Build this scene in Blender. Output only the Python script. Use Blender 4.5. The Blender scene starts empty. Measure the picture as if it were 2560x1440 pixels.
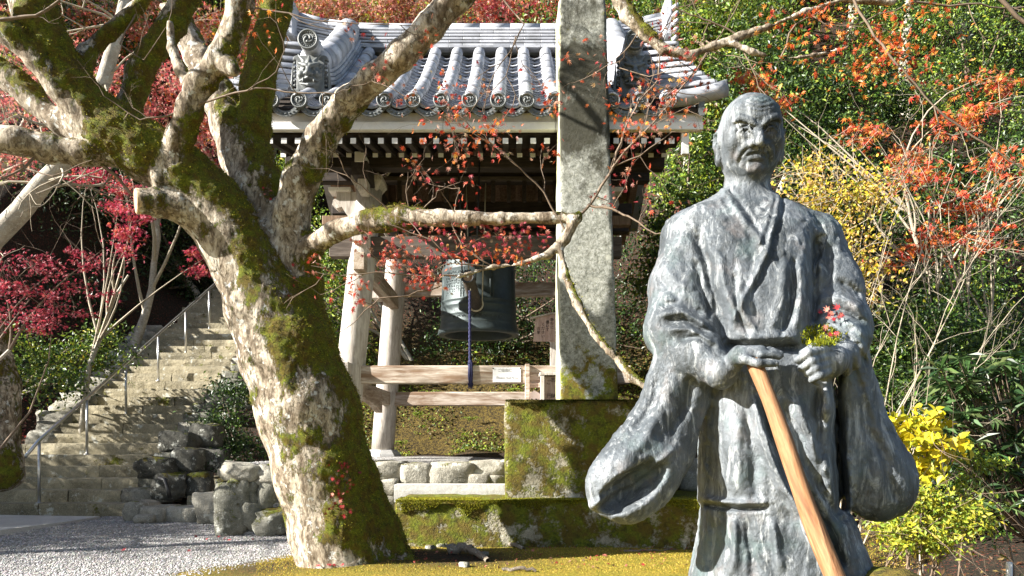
import bpy, math, random
import numpy as np
from mathutils import Vector, Matrix, Quaternion

# ------------------------------------------------------------------ camera, world, sun, exposure
SC = bpy.context.scene
COL = SC.collection
F, CX, HY, EYE = 1850.0, 1280.0, 1100.0, 1.05      # focal length and horizon of the photograph (2560 px wide), eye height in metres
cam = bpy.data.cameras.new('camera')
cam.sensor_width = 36.0
cam.lens = 36.0 * F / 2560.0
cam.shift_y = (HY - 720.0) / 2560.0
cam.clip_start, cam.clip_end = 0.05, 400.0
camo = bpy.data.objects.new('camera', cam)
camo.location = (0, 0, EYE)
camo.rotation_euler = (math.radians(90), 0, 0)
COL.objects.link(camo)
SC.camera = camo

SUN = Vector((-0.84, -0.27, 0.48)).normalized()      # towards the sun
world = bpy.data.worlds.new("World")
SC.world = world
world.use_nodes = True
wn = world.node_tree.nodes
wl = world.node_tree.links
sky = wn.new('ShaderNodeTexSky')
sky.sky_type = 'NISHITA'
sky.sun_disc = False
sky.sun_elevation = math.asin(SUN.z)
sky.sun_rotation = math.atan2(SUN.x, SUN.y)
wn['Background'].inputs['Strength'].default_value = 0.05
wl.new(sky.outputs['Color'], wn['Background'].inputs['Color'])

sl = bpy.data.lights.new('sun', 'SUN')
sl.energy = 5.0
sl.angle = math.radians(0.5)
sl.color = (1.0, 0.955, 0.885)
so = bpy.data.objects.new('sun', sl)
so.rotation_euler = SUN.to_track_quat('Z', 'Y').to_euler()
so.location = (-20, -12, 18)
COL.objects.link(so)
SC.view_settings.view_transform = 'Standard'
SC.view_settings.look = 'None'
SC.view_settings.gamma = 1.0
SC.view_settings.use_curve_mapping = False
SC.view_settings.exposure = 2.05
SC.render.engine = 'CYCLES'
SC.cycles.max_bounces = 6
SC.cycles.transparent_max_bounces = 8
SC.cycles.use_denoising = True

def P(px, py, d):
    """a point of the photograph (px, py) at distance d -> world"""
    return Vector(((px - CX) * d / F, d, EYE + (HY - py) * d / F))
def PX(px, d): return (px - CX) * d / F
def PZ(py, d): return EYE + (HY - py) * d / F

# ------------------------------------------------------------------ noise (numpy)
def _hash(ix, iy, iz, seed):
    h = (ix.astype(np.int64) * 374761393 + iy.astype(np.int64) * 668265263 + iz.astype(np.int64) * 2147483647 + seed * 144269) & 0xffffffff
    h = ((h ^ (h >> 13)) * 1274126177) & 0xffffffff
    h = (h ^ (h >> 16)) & 0xffff
    return h.astype(np.float32) / 65535.0
def vnoise(p, scale=1.0, seed=0):
    """value noise in -1..1 of (N,3) points"""
    q = np.asarray(p, np.float32) * scale
    i = np.floor(q); f = q - i
    f = f * f * (3 - 2 * f)
    i = i.astype(np.int32)
    out = 0
    for dx in (0, 1):
        wx = f[:, 0] if dx else 1 - f[:, 0]
        for dy in (0, 1):
            wy = f[:, 1] if dy else 1 - f[:, 1]
            for dz in (0, 1):
                wz = f[:, 2] if dz else 1 - f[:, 2]
                out = out + wx * wy * wz * _hash(i[:, 0] + dx, i[:, 1] + dy, i[:, 2] + dz, seed)
    return out * 2 - 1
def fbm(p, scale=1.0, octaves=3, seed=0, gain=0.5):
    a, t, s = 1.0, 0, scale
    for o in range(octaves):
        t = t + a * vnoise(p, s, seed + o * 17); a *= gain; s *= 2.03
    return t
def sstep(a, b, x):
    t = np.clip((x - a) / (b - a), 0, 1)
    return t * t * (3 - 2 * t)

# ------------------------------------------------------------------ object helpers
WORLD_LOC = {}
def thing(name, label, cat, loc=(0, 0, 0), group=None):
    o = bpy.data.objects.new(name, None)
    o.empty_display_size = 0.1
    o.location = loc
    COL.objects.link(o)
    WORLD_LOC[o.name] = Vector(loc)
    o['label'] = label; o['category'] = cat
    if group: o['group'] = group
    return o
def tag(o, label=None, cat=None, group=None, kind=None):
    if label: o['label'] = label
    if cat: o['category'] = cat
    if group: o['group'] = group
    if kind: o['kind'] = kind
    return o
def np_mesh(name, verts, loops, sizes, smooth=True):
    me = bpy.data.meshes.new(name)
    verts = np.ascontiguousarray(verts, np.float32)
    loops = np.ascontiguousarray(loops, np.int32); sizes = np.ascontiguousarray(sizes, np.int32)
    me.vertices.add(len(verts)); me.vertices.foreach_set('co', verts.ravel())
    me.loops.add(len(loops)); me.loops.foreach_set('vertex_index', loops)
    me.polygons.add(len(sizes))
    st = np.zeros(len(sizes), np.int32); st[1:] = np.cumsum(sizes)[:-1]
    me.polygons.foreach_set('loop_start', st)
    me.polygons.foreach_set('use_smooth', np.full(len(sizes), bool(smooth)))
    me.update(calc_edges=True)
    return me
def put(name, me, mat=None, parent=None, loc=(0, 0, 0), rot=None):
    """link a mesh whose coordinates are relative to loc (world)"""
    o = bpy.data.objects.new(name, me)
    if mat is not None and len(me.materials) == 0:
        for m_ in (mat if isinstance(mat, (list, tuple)) else [mat]): me.materials.append(m_)
    loc = Vector(loc)
    WORLD_LOC[o.name] = loc
    if parent is not None:
        o.parent = parent
        o.location = loc - WORLD_LOC[parent.name]
    else:
        o.location = loc
    if rot is not None: o.rotation_euler = rot
    COL.objects.link(o)
    return o
def flat(faces):
    return np.array([i for f in faces for i in f], np.int32), np.array([len(f) for f in faces], np.int32)
def obj(name, verts, faces, mat=None, parent=None, smooth=True, loc=None):
    """verts in world coordinates; the object's origin is put at its centre (or loc)"""
    v = np.array([tuple(a) for a in verts], np.float32)
    c = (v.min(0) + v.max(0)) / 2 if loc is None else np.array(loc, np.float32)
    if isinstance(faces, tuple): lo, sz = faces
    else: lo, sz = flat(faces)
    me = np_mesh(name, v - c, lo, sz, smooth)
    return put(name, me, mat, parent, Vector(c.tolist()))
def copy_tree(o, loc=None, parent=None):
    c = o.copy(); COL.objects.link(c)
    if parent is not None: c.parent = parent
    if loc is not None: c.location = loc
    WORLD_LOC[c.name] = Vector(c.location) + (WORLD_LOC[parent.name] if parent is not None else Vector())
    for ch in list(o.children):
        copy_tree(ch, None, c)
    return c
class MB:
    """collects shapes into ONE mesh"""
    def __init__(self): self.v = []; self.f = []
    def add(self, v, f):
        b = len(self.v); self.v += [tuple(a) for a in v]; self.f += [tuple(b + i for i in q) for q in f]; return self
    def box(self, c, s, rz=0.0, bev=0.0, M=None):
        c = Vector(c); hx, hy, hz = s[0] / 2, s[1] / 2, s[2] / 2
        R = M if M is not None else Matrix.Rotation(rz, 3, 'Z')
        if bev <= 0:
            vs = [Vector((x, y, z)) for x in (-hx, hx) for y in (-hy, hy) for z in (-hz, hz)]
            fs = [(0, 1, 3, 2), (4, 6, 7, 5), (0, 4, 5, 1), (2, 3, 7, 6), (0, 2, 6, 4), (1, 5, 7, 3)]
        else:
            b = min(bev, hx * .9, hy * .9, hz * .9)
            vs, idx = [], {}
            for sx in (-1, 1):
                for sy in (-1, 1):
                    for sz in (-1, 1):
                        for a in range(3):
                            q = [sx * (hx - b), sy * (hy - b), sz * (hz - b)]
                            q[a] = (sx * hx, sy * hy, sz * hz)[a]
                            idx[(sx, sy, sz, a)] = len(vs); vs.append(Vector(q))
            fs = []
            I = lambda sx, sy, sz, a: idx[(sx, sy, sz, a)]
            for s_ in (-1, 1):
                q = [I(s_, -1, -1, 0), I(s_, 1, -1, 0), I(s_, 1, 1, 0), I(s_, -1, 1, 0)]; fs.append(q if s_ > 0 else q[::-1])
                q = [I(-1, s_, -1, 1), I(1, s_, -1, 1), I(1, s_, 1, 1), I(-1, s_, 1, 1)]; fs.append(q[::-1] if s_ > 0 else q)
                q = [I(-1, -1, s_, 2), I(1, -1, s_, 2), I(1, 1, s_, 2), I(-1, 1, s_, 2)]; fs.append(q if s_ > 0 else q[::-1])
            def e(q, nrm):
                a, b_, c_ = vs[q[0]], vs[q[1]], vs[q[2]]
                fs.append(q if (b_ - a).cross(c_ - a).dot(nrm) > 0 else q[::-1])
            for s1 in (-1, 1):
                for s2 in (-1, 1):
                    e([I(s1, s2, -1, 0), I(s1, s2, 1, 0), I(s1, s2, 1, 1), I(s1, s2, -1, 1)], Vector((s1, s2, 0)))
                    e([I(s1, -1, s2, 0), I(s1, 1, s2, 0), I(s1, 1, s2, 2), I(s1, -1, s2, 2)], Vector((s1, 0, s2)))
                    e([I(-1, s1, s2, 1), I(1, s1, s2, 1), I(1, s1, s2, 2), I(-1, s1, s2, 2)], Vector((0, s1, s2)))
                    for s3 in (-1, 1):
                        e([I(s1, s2, s3, 0), I(s1, s2, s3, 1), I(s1, s2, s3, 2)], Vector((s1, s2, s3)))
        return self.add([R @ v + c for v in vs], fs)
    def beam(self, a, b, w, h, bev=0.006, up=(0, 0, 1)):
        a, b = Vector(a), Vector(b); d = b - a; L = d.length; x = d / L
        y = Vector(up).cross(x)
        if y.length < 1e-4: y = Vector((0, 1, 0)).cross(x)
        y.normalize(); z = x.cross(y)
        M = Matrix((x, y, z)).transposed()
        return self.box((a + b) / 2, (L, w, h), bev=bev, M=M)
    def tube(self, pts, r, n=8, caps=True):
        pts = [Vector(p) for p in pts]
        rs = r if isinstance(r, (list, tuple, np.ndarray)) else [r] * len(pts)
        b = len(self.v); prev = None
        for i, p in enumerate(pts):
            t = (pts[min(i + 1, len(pts) - 1)] - pts[max(i - 1, 0)]).normalized()
            if prev is None:
                u = t.cross(Vector((0, 0, 1)));
                if u.length < 1e-3: u = t.cross(Vector((1, 0, 0)))
            else:
                u = prev - t * prev.dot(t)
            u.normalize(); prev = u; w = t.cross(u)
            for k in range(n):
                a = 2 * math.pi * k / n
                self.v.append(tuple(p + (u * math.cos(a) + w * math.sin(a)) * rs[i]))
        for i in range(len(pts) - 1):
            for k in range(n):
                k2 = (k + 1) % n
                self.f.append((b + i * n + k, b + i * n + k2, b + (i + 1) * n + k2, b + (i + 1) * n + k))
        if caps:
            self.f.append(tuple(b + k for k in range(n))[::-1]); e = b + (len(pts) - 1) * n
            self.f.append(tuple(e + k for k in range(n)))
        return self
    def lathe(self, prof, c, n=32, M=None, closed=False):
        """prof: (r, z) list, around z through c (M turns it)"""
        b = len(self.v); c = Vector(c); R = M if M is not None else Matrix.Identity(3)
        for (r, z) in prof:
            for k in range(n):
                a = 2 * math.pi * k / n
                self.v.append(tuple(R @ Vector((r * math.cos(a), r * math.sin(a), z)) + c))
        for i in range(len(prof) - 1):
            for k in range(n):
                k2 = (k + 1) % n
                self.f.append((b + i * n + k, b + i * n + k2, b + (i + 1) * n + k2, b + (i + 1) * n + k))
        if closed:
            self.f.append(tuple(b + k for k in range(n))[::-1]); e = b + (len(prof) - 1) * n
            self.f.append(tuple(e + k for k in range(n)))
        return self
    def mesh(self, name, smooth=True, c=(0, 0, 0)):
        lo, sz = flat(self.f)
        return np_mesh(name, np.array(self.v, np.float32) - np.array(c, np.float32), lo, sz, smooth)
    def build(self, name, mat=None, parent=None, smooth=False, loc=None):
        return obj(name, self.v, self.f, mat, parent, smooth, loc)

# ------------------------------------------------------------------ signed distance modelling
def seg_d(p, a, b, r1, r2):
    a = np.asarray(a, np.float32); b = np.asarray(b, np.float32); ab = b - a
    pa = p - a
    t = np.clip((pa @ ab) / max(float(ab @ ab), 1e-9), 0, 1)
    q = pa - t[:, None] * ab
    return np.sqrt((q * q).sum(1)) - (r1 + (r2 - r1) * t)
def ell_d(p, c, r, R=None):
    q = p - np.asarray(c, np.float32)
    if R is not None: q = q @ np.asarray(R, np.float32)
    r = np.asarray(r, np.float32)
    k0 = np.sqrt(((q / r) ** 2).sum(1)); k1 = np.sqrt(((q / (r * r)) ** 2).sum(1))
    return np.where(k1 > 1e-6, k0 * (k0 - 1) / np.maximum(k1, 1e-6), -r.min()).astype(np.float32)
def smin(a, b, k):
    h = np.maximum(k - np.abs(a - b), 0) / k
    return np.minimum(a, b) - h * h * k * 0.25
def smax(a, b, k): return -smin(-a, -b, k)
def in_box(p, lo, hi):
    return ((p > np.asarray(lo, np.float32)) & (p < np.asarray(hi, np.float32))).all(1)
def polyline_d2(x, y, pts):
    """2-D distance of points to a polyline"""
    d = np.full(x.shape, 1e9, np.float32)
    for (x1, y1), (x2, y2) in zip(pts[:-1], pts[1:]):
        ax, ay = x2 - x1, y2 - y1
        t = np.clip(((x - x1) * ax + (y - y1) * ay) / max(ax * ax + ay * ay, 1e-9), 0, 1)
        d = np.minimum(d, (x - x1 - t * ax) ** 2 + (y - y1 - t * ay) ** 2)
    return np.sqrt(d)
def surface_nets(f, lo, hi, vox, B=8, slack=1.6):
    """sparse dual-contouring of f(points)<0 inside lo..hi; returns verts, quads"""
    lo = np.array(lo, np.float32); hi = np.array(hi, np.float32)
    nb = np.maximum(1, np.ceil((hi - lo) / (vox * B)).astype(int))
    n = nb * B + 1
    bc = np.stack(np.meshgrid(*[np.arange(k) for k in nb], indexing='ij'), -1).reshape(-1, 3)
    cen = lo + (bc + 0.5) * (vox * B)
    def ev(p):
        out = np.empty(len(p), np.float32)
        for i in range(0, len(p), 400000): out[i:i + 400000] = f(p[i:i + 400000])
        return out
    dc = ev(cen.astype(np.float32))
    near = np.abs(dc) < vox * B * 0.87 * slack + vox
    D = np.full(tuple(n), 1.0, np.float32)
    fill = np.repeat(np.repeat(np.repeat(np.sign(dc).reshape(tuple(nb)), B, 0), B, 1), B, 2)
    D[:-1, :-1, :-1] = fill
    mask = np.zeros(tuple(n), bool)
    rng = np.arange(B + 1)
    for b in bc[near] * B:
        mask[b[0]:b[0] + B + 1, b[1]:b[1] + B + 1, b[2]:b[2] + B + 1] = True
    idx = np.argwhere(mask)
    D[mask] = ev((lo + idx * vox).astype(np.float32))
    S = D < 0
    c = (S[:-1, :-1, :-1].astype(np.int8))
    cnt = np.zeros(tuple(np.array(n) - 1), np.int8)
    for dx in (0, 1):
        for dy in (0, 1):
            for dz in (0, 1):
                cnt += S[dx:n[0] - 1 + dx, dy:n[1] - 1 + dy, dz:n[2] - 1 + dz]
    act = (cnt > 0) & (cnt < 8)
    cells = np.argwhere(act)
    vid = np.full(act.shape, -1, np.int32); vid[act] = np.arange(len(cells))
    corners = [(a, b, c_) for a in (0, 1) for b in (0, 1) for c_ in (0, 1)]
    vals = np.stack([D[cells[:, 0] + a, cells[:, 1] + b, cells[:, 2] + c_] for a, b, c_ in corners], 1)
    acc = np.zeros((len(cells), 3), np.float32); num = np.zeros(len(cells), np.float32)
    for i, A in enumerate(corners):
        for j, Bc in enumerate(corners):
            if j > i and sum(abs(A[k] - Bc[k]) for k in range(3)) == 1:
                va, vb = vals[:, i], vals[:, j]
                x = (va < 0) != (vb < 0)
                t = np.where(x, va / np.where(np.abs(va - vb) < 1e-12, 1, va - vb), 0)
                t = np.clip(t, 0, 1)
                pt = np.array(A, np.float32)[None] + t[:, None] * (np.array(Bc, np.float32) - np.array(A, np.float32))[None]
                acc += np.where(x[:, None], pt, 0); num += x
    verts = lo + (cells + acc / np.maximum(num, 1)[:, None]) * vox
    quads = []
    for ax in range(3):
        sl1 = [slice(None)] * 3; sl2 = [slice(None)] * 3
        sl1[ax] = slice(0, n[ax] - 1); sl2[ax] = slice(1, n[ax])
        a, b = S[tuple(sl1)], S[tuple(sl2)]
        e = np.argwhere(a != b)
        u, w = (ax + 1) % 3, (ax + 2) % 3
        ok = (e[:, u] > 0) & (e[:, w] > 0) & (e[:, u] < n[u] - 1) & (e[:, w] < n[w] - 1)
        e = e[ok]
        ins = a[e[:, 0], e[:, 1], e[:, 2]]
        q = []
        for du, dw in ((-1, -1), (0, -1), (0, 0), (-1, 0)):
            k = e.copy(); k[:, u] += du; k[:, w] += dw
            q.append(vid[k[:, 0], k[:, 1], k[:, 2]])
        q = np.stack(q, 1)
        q[~ins] = q[~ins][:, ::-1]
        quads.append(q)
    quads = np.concatenate(quads)
    quads = quads[(quads >= 0).all(1)]
    return verts.astype(np.float32), quads
def grad(f, p, e=0.004):
    g = np.zeros_like(p)
    for k in range(3):
        d = np.zeros(3, np.float32); d[k] = e
        g[:, k] = f(p + d) - f(p - d)
    return g / np.maximum(np.linalg.norm(g, axis=1), 1e-9)[:, None]
def vattr(me, name, data):
    """a float or colour per vertex"""
    data = np.asarray(data, np.float32)
    if data.ndim == 1:
        a = me.attributes.new(name, 'FLOAT', 'POINT'); a.data.foreach_set('value', data)
    else:
        if data.shape[1] == 3: data = np.concatenate([data, np.ones((len(data), 1), np.float32)], 1)
        a = me.attributes.new(name, 'FLOAT_COLOR', 'POINT'); a.data.foreach_set('color', np.ascontiguousarray(data).ravel())
# ------------------------------------------------------------------ materials
class NT:
    def __init__(self, name):
        self.m = bpy.data.materials.new(name); self.m.use_nodes = True
        self.t = self.m.node_tree; self.n = self.t.nodes; self.l = self.t.links
        self.b = self.n['Principled BSDF']; self.out = self.n['Material Output']
        self.tc = self.n.new('ShaderNodeTexCoord')
    def co(self, scale=(1, 1, 1), kind='Object', rot=(0, 0, 0)):
        mp = self.n.new('ShaderNodeMapping'); self.l.new(self.tc.outputs[kind], mp.inputs['Vector'])
        mp.inputs['Scale'].default_value = scale; mp.inputs['Rotation'].default_value = rot
        return mp.outputs[0]
    def geo(self, scale=(1, 1, 1)):
        g = self.n.new('ShaderNodeNewGeometry'); mp = self.n.new('ShaderNodeMapping')
        self.l.new(g.outputs['Position'], mp.inputs['Vector']); mp.inputs['Scale'].default_value = scale
        return mp.outputs[0]
    def noise(self, vec, scale=5, detail=6, rough=0.6, dist=0.0):
        x = self.n.new('ShaderNodeTexNoise'); self.l.new(vec, x.inputs['Vector'])
        x.inputs['Scale'].default_value = scale; x.inputs['Detail'].default_value = detail
        x.inputs['Roughness'].default_value = rough; x.inputs['Distortion'].default_value = dist
        return x.outputs['Fac']
    def voro(self, vec, scale=5, feature='F1', out='Distance', rand=1.0):
        x = self.n.new('ShaderNodeTexVoronoi'); x.feature = feature; self.l.new(vec, x.inputs['Vector'])
        x.inputs['Scale'].default_value = scale; x.inputs['Randomness'].default_value = rand
        return x.outputs[out]
    def wave(self, vec, scale=5, dist=3, detail=3, dscale=1.5, bands='X'):
        x = self.n.new('ShaderNodeTexWave'); x.bands_direction = bands; self.l.new(vec, x.inputs['Vector'])
        x.inputs['Scale'].default_value = scale; x.inputs['Distortion'].default_value = dist
        x.inputs['Detail'].default_value = detail; x.inputs['Detail Scale'].default_value = dscale
        return x.outputs['Fac']
    def ramp(self, fac, stops, interp='LINEAR'):
        r = self.n.new('ShaderNodeValToRGB'); self.l.new(fac, r.inputs['Fac']); cr = r.color_ramp; cr.interpolation = interp
        while len(cr.elements) < len(stops): cr.elements.new(0.5)
        for e, (p, c) in zip(cr.elements, stops):
            e.position = p; e.color = (c[0], c[1], c[2], 1) if not isinstance(c, (int, float)) else (c, c, c, 1)
        return r.outputs['Color']
    def mix(self, fac, a, b, mode='MIX'):
        x = self.n.new('ShaderNodeMix'); x.data_type = 'RGBA'; x.blend_type = mode
        for k, v in ((0, fac), (6, a), (7, b)):
            if isinstance(v, (int, float)): x.inputs[k].default_value = v if k == 0 else (v, v, v, 1)
            elif isinstance(v, tuple): x.inputs[k].default_value = (v[0], v[1], v[2], 1)
            else: self.l.new(v, x.inputs[k])
        return x.outputs[2]
    def math(self, op, a, b=0.0, clamp=False):
        x = self.n.new('ShaderNodeMath'); x.operation = op; x.use_clamp = clamp
        for k, v in ((0, a), (1, b)):
            if isinstance(v, (int, float)): x.inputs[k].default_value = v
            else: self.l.new(v, x.inputs[k])
        return x.outputs[0]
    def attr(self, name, out='Color'):
        x = self.n.new('ShaderNodeAttribute'); x.attribute_name = name; return x.outputs[out]
    def objrand(self):
        x = self.n.new('ShaderNodeObjectInfo'); return x.outputs['Random']
    def normal(self, axis):
        g = self.n.new('ShaderNodeNewGeometry'); s = self.n.new('ShaderNodeSeparateXYZ')
        self.l.new(g.outputs['Normal'], s.inputs[0]); return s.outputs[axis]
    def sep(self, vec, axis):
        s = self.n.new('ShaderNodeSeparateXYZ'); self.l.new(vec, s.inputs[0]); return s.outputs[axis]
    def bump(self, h, strength=0.4, dist=0.01, prev=None):
        x = self.n.new('ShaderNodeBump'); x.inputs['Strength'].default_value = strength; x.inputs['Distance'].default_value = dist
        self.l.new(h, x.inputs['Height'])
        if prev is not None: self.l.new(prev, x.inputs['Normal'])
        return x.outputs[0]
    def done(self, color, rough=0.8, normal=None, metal=0.0, spec=0.5):
        for k, v in (('Base Color', color), ('Roughness', rough), ('Metallic', metal), ('Specular IOR Level', spec)):
            if isinstance(v, tuple): self.b.inputs[k].default_value = (v[0], v[1], v[2], 1)
            elif isinstance(v, (int, float)): self.b.inputs[k].default_value = v
            else: self.l.new(v, self.b.inputs[k])
        if normal is not None: self.l.new(normal, self.b.inputs['Normal'])
        return self.m
MOSS = ((0.035, 0.046, 0.004), (0.14, 0.16, 0.010), (0.30, 0.31, 0.022))
def mossy(t, vec, scale=60):
    n1 = t.noise(vec, scale, 4, 0.7); n2 = t.noise(vec, scale * 0.12, 3, 0.6)
    c = t.ramp(n1, [(0.25, MOSS[0]), (0.55, MOSS[1]), (0.8, MOSS[2])])
    c = t.mix(t.ramp(n2, [(0.42, 0.0), (0.58, 0.85)]), c, (0.11, 0.072, 0.012))
    n3 = t.noise(vec, scale * 0.3, 4, 0.7)
    c = t.mix(t.ramp(n3, [(0.36, 0.65), (0.47, 0.0)]), c, (0.03, 0.03, 0.007))
    c = t.mix(t.ramp(n3, [(0.60, 0.0), (0.72, 0.7)]), c, (0.30, 0.28, 0.025))
    return c, n1

def m_bronze():
    t = NT('weathered_bronze'); v = t.co()
    big = t.noise(t.co((1.0, 1.0, 0.55)), 3.2, 5, 0.58, 0.6)
    mid = t.noise(t.co((1, 1, 0.35)), 20, 7, 0.72, 1.0)
    fine = t.noise(v, 130, 4, 0.65)
    c = t.ramp(big, [(0.30, (0.026, 0.032, 0.037)), (0.43, (0.068, 0.080, 0.090)), (0.56, (0.135, 0.150, 0.165)), (0.72, (0.28, 0.302, 0.322))])
    c = t.mix(t.ramp(mid, [(0.36, 0.7), (0.50, 0.0)]), c, (0.036, 0.041, 0.043))
    c = t.mix(t.ramp(t.noise(t.co((1, 1, .28)), 30, 6, .72, .8), [(0.54, 0.0), (0.70, 0.8)]), c, (0.46, 0.48, 0.485))
    c = t.mix(t.ramp(t.noise(t.co((1, 1, .10)), 20, 5, .7, .5), [(0.34, 0.75), (0.46, 0.0)]), c, (0.028, 0.034, 0.037))
    c = t.mix(t.ramp(t.noise(t.co((1, 1, .12)), 19, 6, .75, .4), [(0.57, 0.0), (0.70, 0.75)]), c, (0.42, 0.44, 0.45))
    c = t.mix(t.ramp(t.noise(v, 6, 4), [(0.54, 0.0), (0.70, 0.45)]), c, (0.09, 0.145, 0.14))
    c = t.mix(t.ramp(t.noise(v, 10, 3), [(0.58, 0.0), (0.72, 0.35)]), c, (0.20, 0.165, 0.15))
    pits = t.ramp(fine, [(0.32, 0.0), (0.5, 1.0)])
    n = t.bump(big, 0.3, 0.02); n = t.bump(mid, 0.7, 0.010, n); n = t.bump(pits, 0.5, 0.003, n)
    return t.done(c, t.ramp(mid, [(0.3, 0.64), (0.7, 0.48)]), n, 0.15, 0.5)
def m_bark():
    t = NT('maple_bark'); v = t.co()
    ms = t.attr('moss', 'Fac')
    n0 = t.noise(t.co((1, 1, 0.55)), 8, 9, 0.72, 0.4); n1 = t.noise(v, 60, 5, 0.7); n2 = t.noise(t.co((1, 1, .38)), 32, 8, .74, .6)
    c = t.ramp(n0, [(0.30, (0.07, 0.048, 0.028)), (0.43, (0.19, 0.15, 0.105)), (0.54, (0.40, 0.345, 0.265)), (0.68, (0.64, 0.60, 0.52))])
    c = t.mix(t.ramp(n2, [(0.40, 0.85), (0.52, 0.0)]), c, (0.055, 0.038, 0.022))
    c = t.mix(t.ramp(t.noise(v, 15, 3), [(0.60, 0.0), (0.66, 0.8)]), c, (0.56, 0.57, 0.54))
    c = t.mix(t.ramp(t.noise(v, 13, 4, .7), [(0.62, 0.0), (0.68, 0.75)]), c, (0.05, 0.045, 0.03))
    mc, mn = mossy(t, v, 90)
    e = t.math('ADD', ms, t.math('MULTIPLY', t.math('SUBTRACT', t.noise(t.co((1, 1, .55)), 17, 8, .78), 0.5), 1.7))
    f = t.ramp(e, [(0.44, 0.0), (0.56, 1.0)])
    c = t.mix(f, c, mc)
    n = t.bump(n2, 0.55, 0.03); n = t.bump(n1, 0.45, 0.01, n); n = t.bump(t.math('MULTIPLY', f, t.math('ADD', mn, 0.6)), 0.8, 0.035, n)
    return t.done(c, 0.88, n, 0, 0.25)
def m_stone(name, cols, moss=0.0, scale=6, up=0.5, bump=0.5, lichen=0.0, mosscols=None):
    t = NT(name); v = t.geo()
    n0 = t.noise(v, scale, 6, 0.65, 0.4); n1 = t.noise(v, scale * 8, 5, 0.7); n2 = t.noise(v, scale * 28, 3, .6)
    c = t.ramp(n0, [(0.28, cols[0]), (0.5, cols[1]), (0.72, cols[2])])
    c = t.mix(t.ramp(n1, [(0.3, 0.55), (0.5, 0.0)]), c, cols[0])
    c = t.mix(t.ramp(n2, [(0.35, 0.35), (0.5, 0.0), (0.68, 0.0), (0.75, 0.3)]), c, tuple(min(1, a * 1.7) for a in cols[2]))
    c = t.mix(0.25, c, t.ramp(t.objrand(), [(0.0, cols[0]), (1.0, cols[2])]))
    if lichen:
        c = t.mix(t.ramp(t.noise(v, scale * 2.2, 5, .7), [(0.60 - lichen * .1, 0.0), (0.66, 0.85)]), c, (0.50, 0.50, 0.44))
    h = n1
    nn = t.bump(n0, bump * .8, 0.05); nn = t.bump(n1, bump, 0.015, nn); nn = t.bump(n2, bump * .6, 0.004, nn)
    if moss > 0:
        mc, mn = mossy(t, v, 55)
        k = t.math('ADD', t.noise(v, scale * .7, 6, 0.72), t.math('MULTIPLY', t.normal('Z'), up * 0.35))
        k = t.math('ADD', k, t.math('MULTIPLY', t.math('SUBTRACT', t.noise(v, 40, 3, .7), .5), .22))
        f = t.ramp(k, [(0.76 - moss * 0.5, 0.0), (0.84 - moss * 0.5, 1.0)])
        c = t.mix(f, c, mc)
        nn = t.bump(t.math('MULTIPLY', f, mn), 0.9, 0.03, nn)
    return t.done(c, 0.9, nn, 0, 0.3)
def m_wood(name, cols, axis='X', rough=0.8, bump=0.35, scale=1.0, stain=0.0):
    t = NT(name)
    s = {'X': (0.12, 1, 1), 'Y': (1, 0.12, 1), 'Z': (1, 1, 0.12)}[axis]
    v = t.co(tuple(a * scale for a in s))
    off = t.n.new('ShaderNodeVectorMath'); off.operation = 'ADD'; t.l.new(v, off.inputs[0])
    cb = t.n.new('ShaderNodeCombineXYZ'); r = t.math('MULTIPLY', t.objrand(), 37.0); t.l.new(r, cb.inputs[0]); t.l.new(r, cb.inputs[1])
    t.l.new(cb.outputs[0], off.inputs[1]); v = off.outputs[0]
    g = t.noise(v, 28, 5, 0.6, 1.0); g2 = t.noise(v, 110, 4, 0.6); g3 = t.noise(v, 6, 4, .6, 1.5)
    c = t.ramp(g, [(0.3, cols[0]), (0.52, cols[1]), (0.72, cols[2])])
    c = t.mix(t.ramp(g2, [(0.35, 0.45), (0.55, 0.0)]), c, cols[0])
    if stain: c = t.mix(t.ramp(g3, [(0.45, 0.0), (0.62, stain)]), c, (0.16, 0.085, 0.04))
    n = t.bump(g, bump, 0.01); n = t.bump(g2, bump, 0.004, n)
    return t.done(c, rough, n, 0, 0.3)
def m_plain(name, col, rough=0.7, var=0.12, metal=0.0, bump=0.15, scale=14, spec=0.4):
    t = NT(name); v = t.geo()
    n0 = t.noise(v, scale, 5, .65); n1 = t.noise(v, scale * 7, 3, .6)
    c = t.mix(t.ramp(n0, [(0.3, 1.0), (0.7, 0.0)]), col, tuple(a * (1 - var * 2) for a in col))
    c = t.mix(t.ramp(n1, [(0.3, var * 2), (0.55, 0.0)]), c, tuple(a * .6 for a in col))
    return t.done(c, rough, t.bump(n1, bump, 0.004), metal, spec)
def m_leaf(name, transl=0.35, rough=0.5, spec=0.4):
    t = NT(name)
    c = t.attr('tint')
    t.done(c, rough, None, 0, spec)
    tr = t.n.new('ShaderNodeBsdfTranslucent'); t.l.new(c, tr.inputs['Color'])
    mx = t.n.new('ShaderNodeMixShader'); mx.inputs[0].default_value = transl
    t.l.new(t.b.outputs[0], mx.inputs[1]); t.l.new(tr.outputs[0], mx.inputs[2]); t.l.new(mx.outputs[0], t.out.inputs['Surface'])
    return t.m
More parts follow.
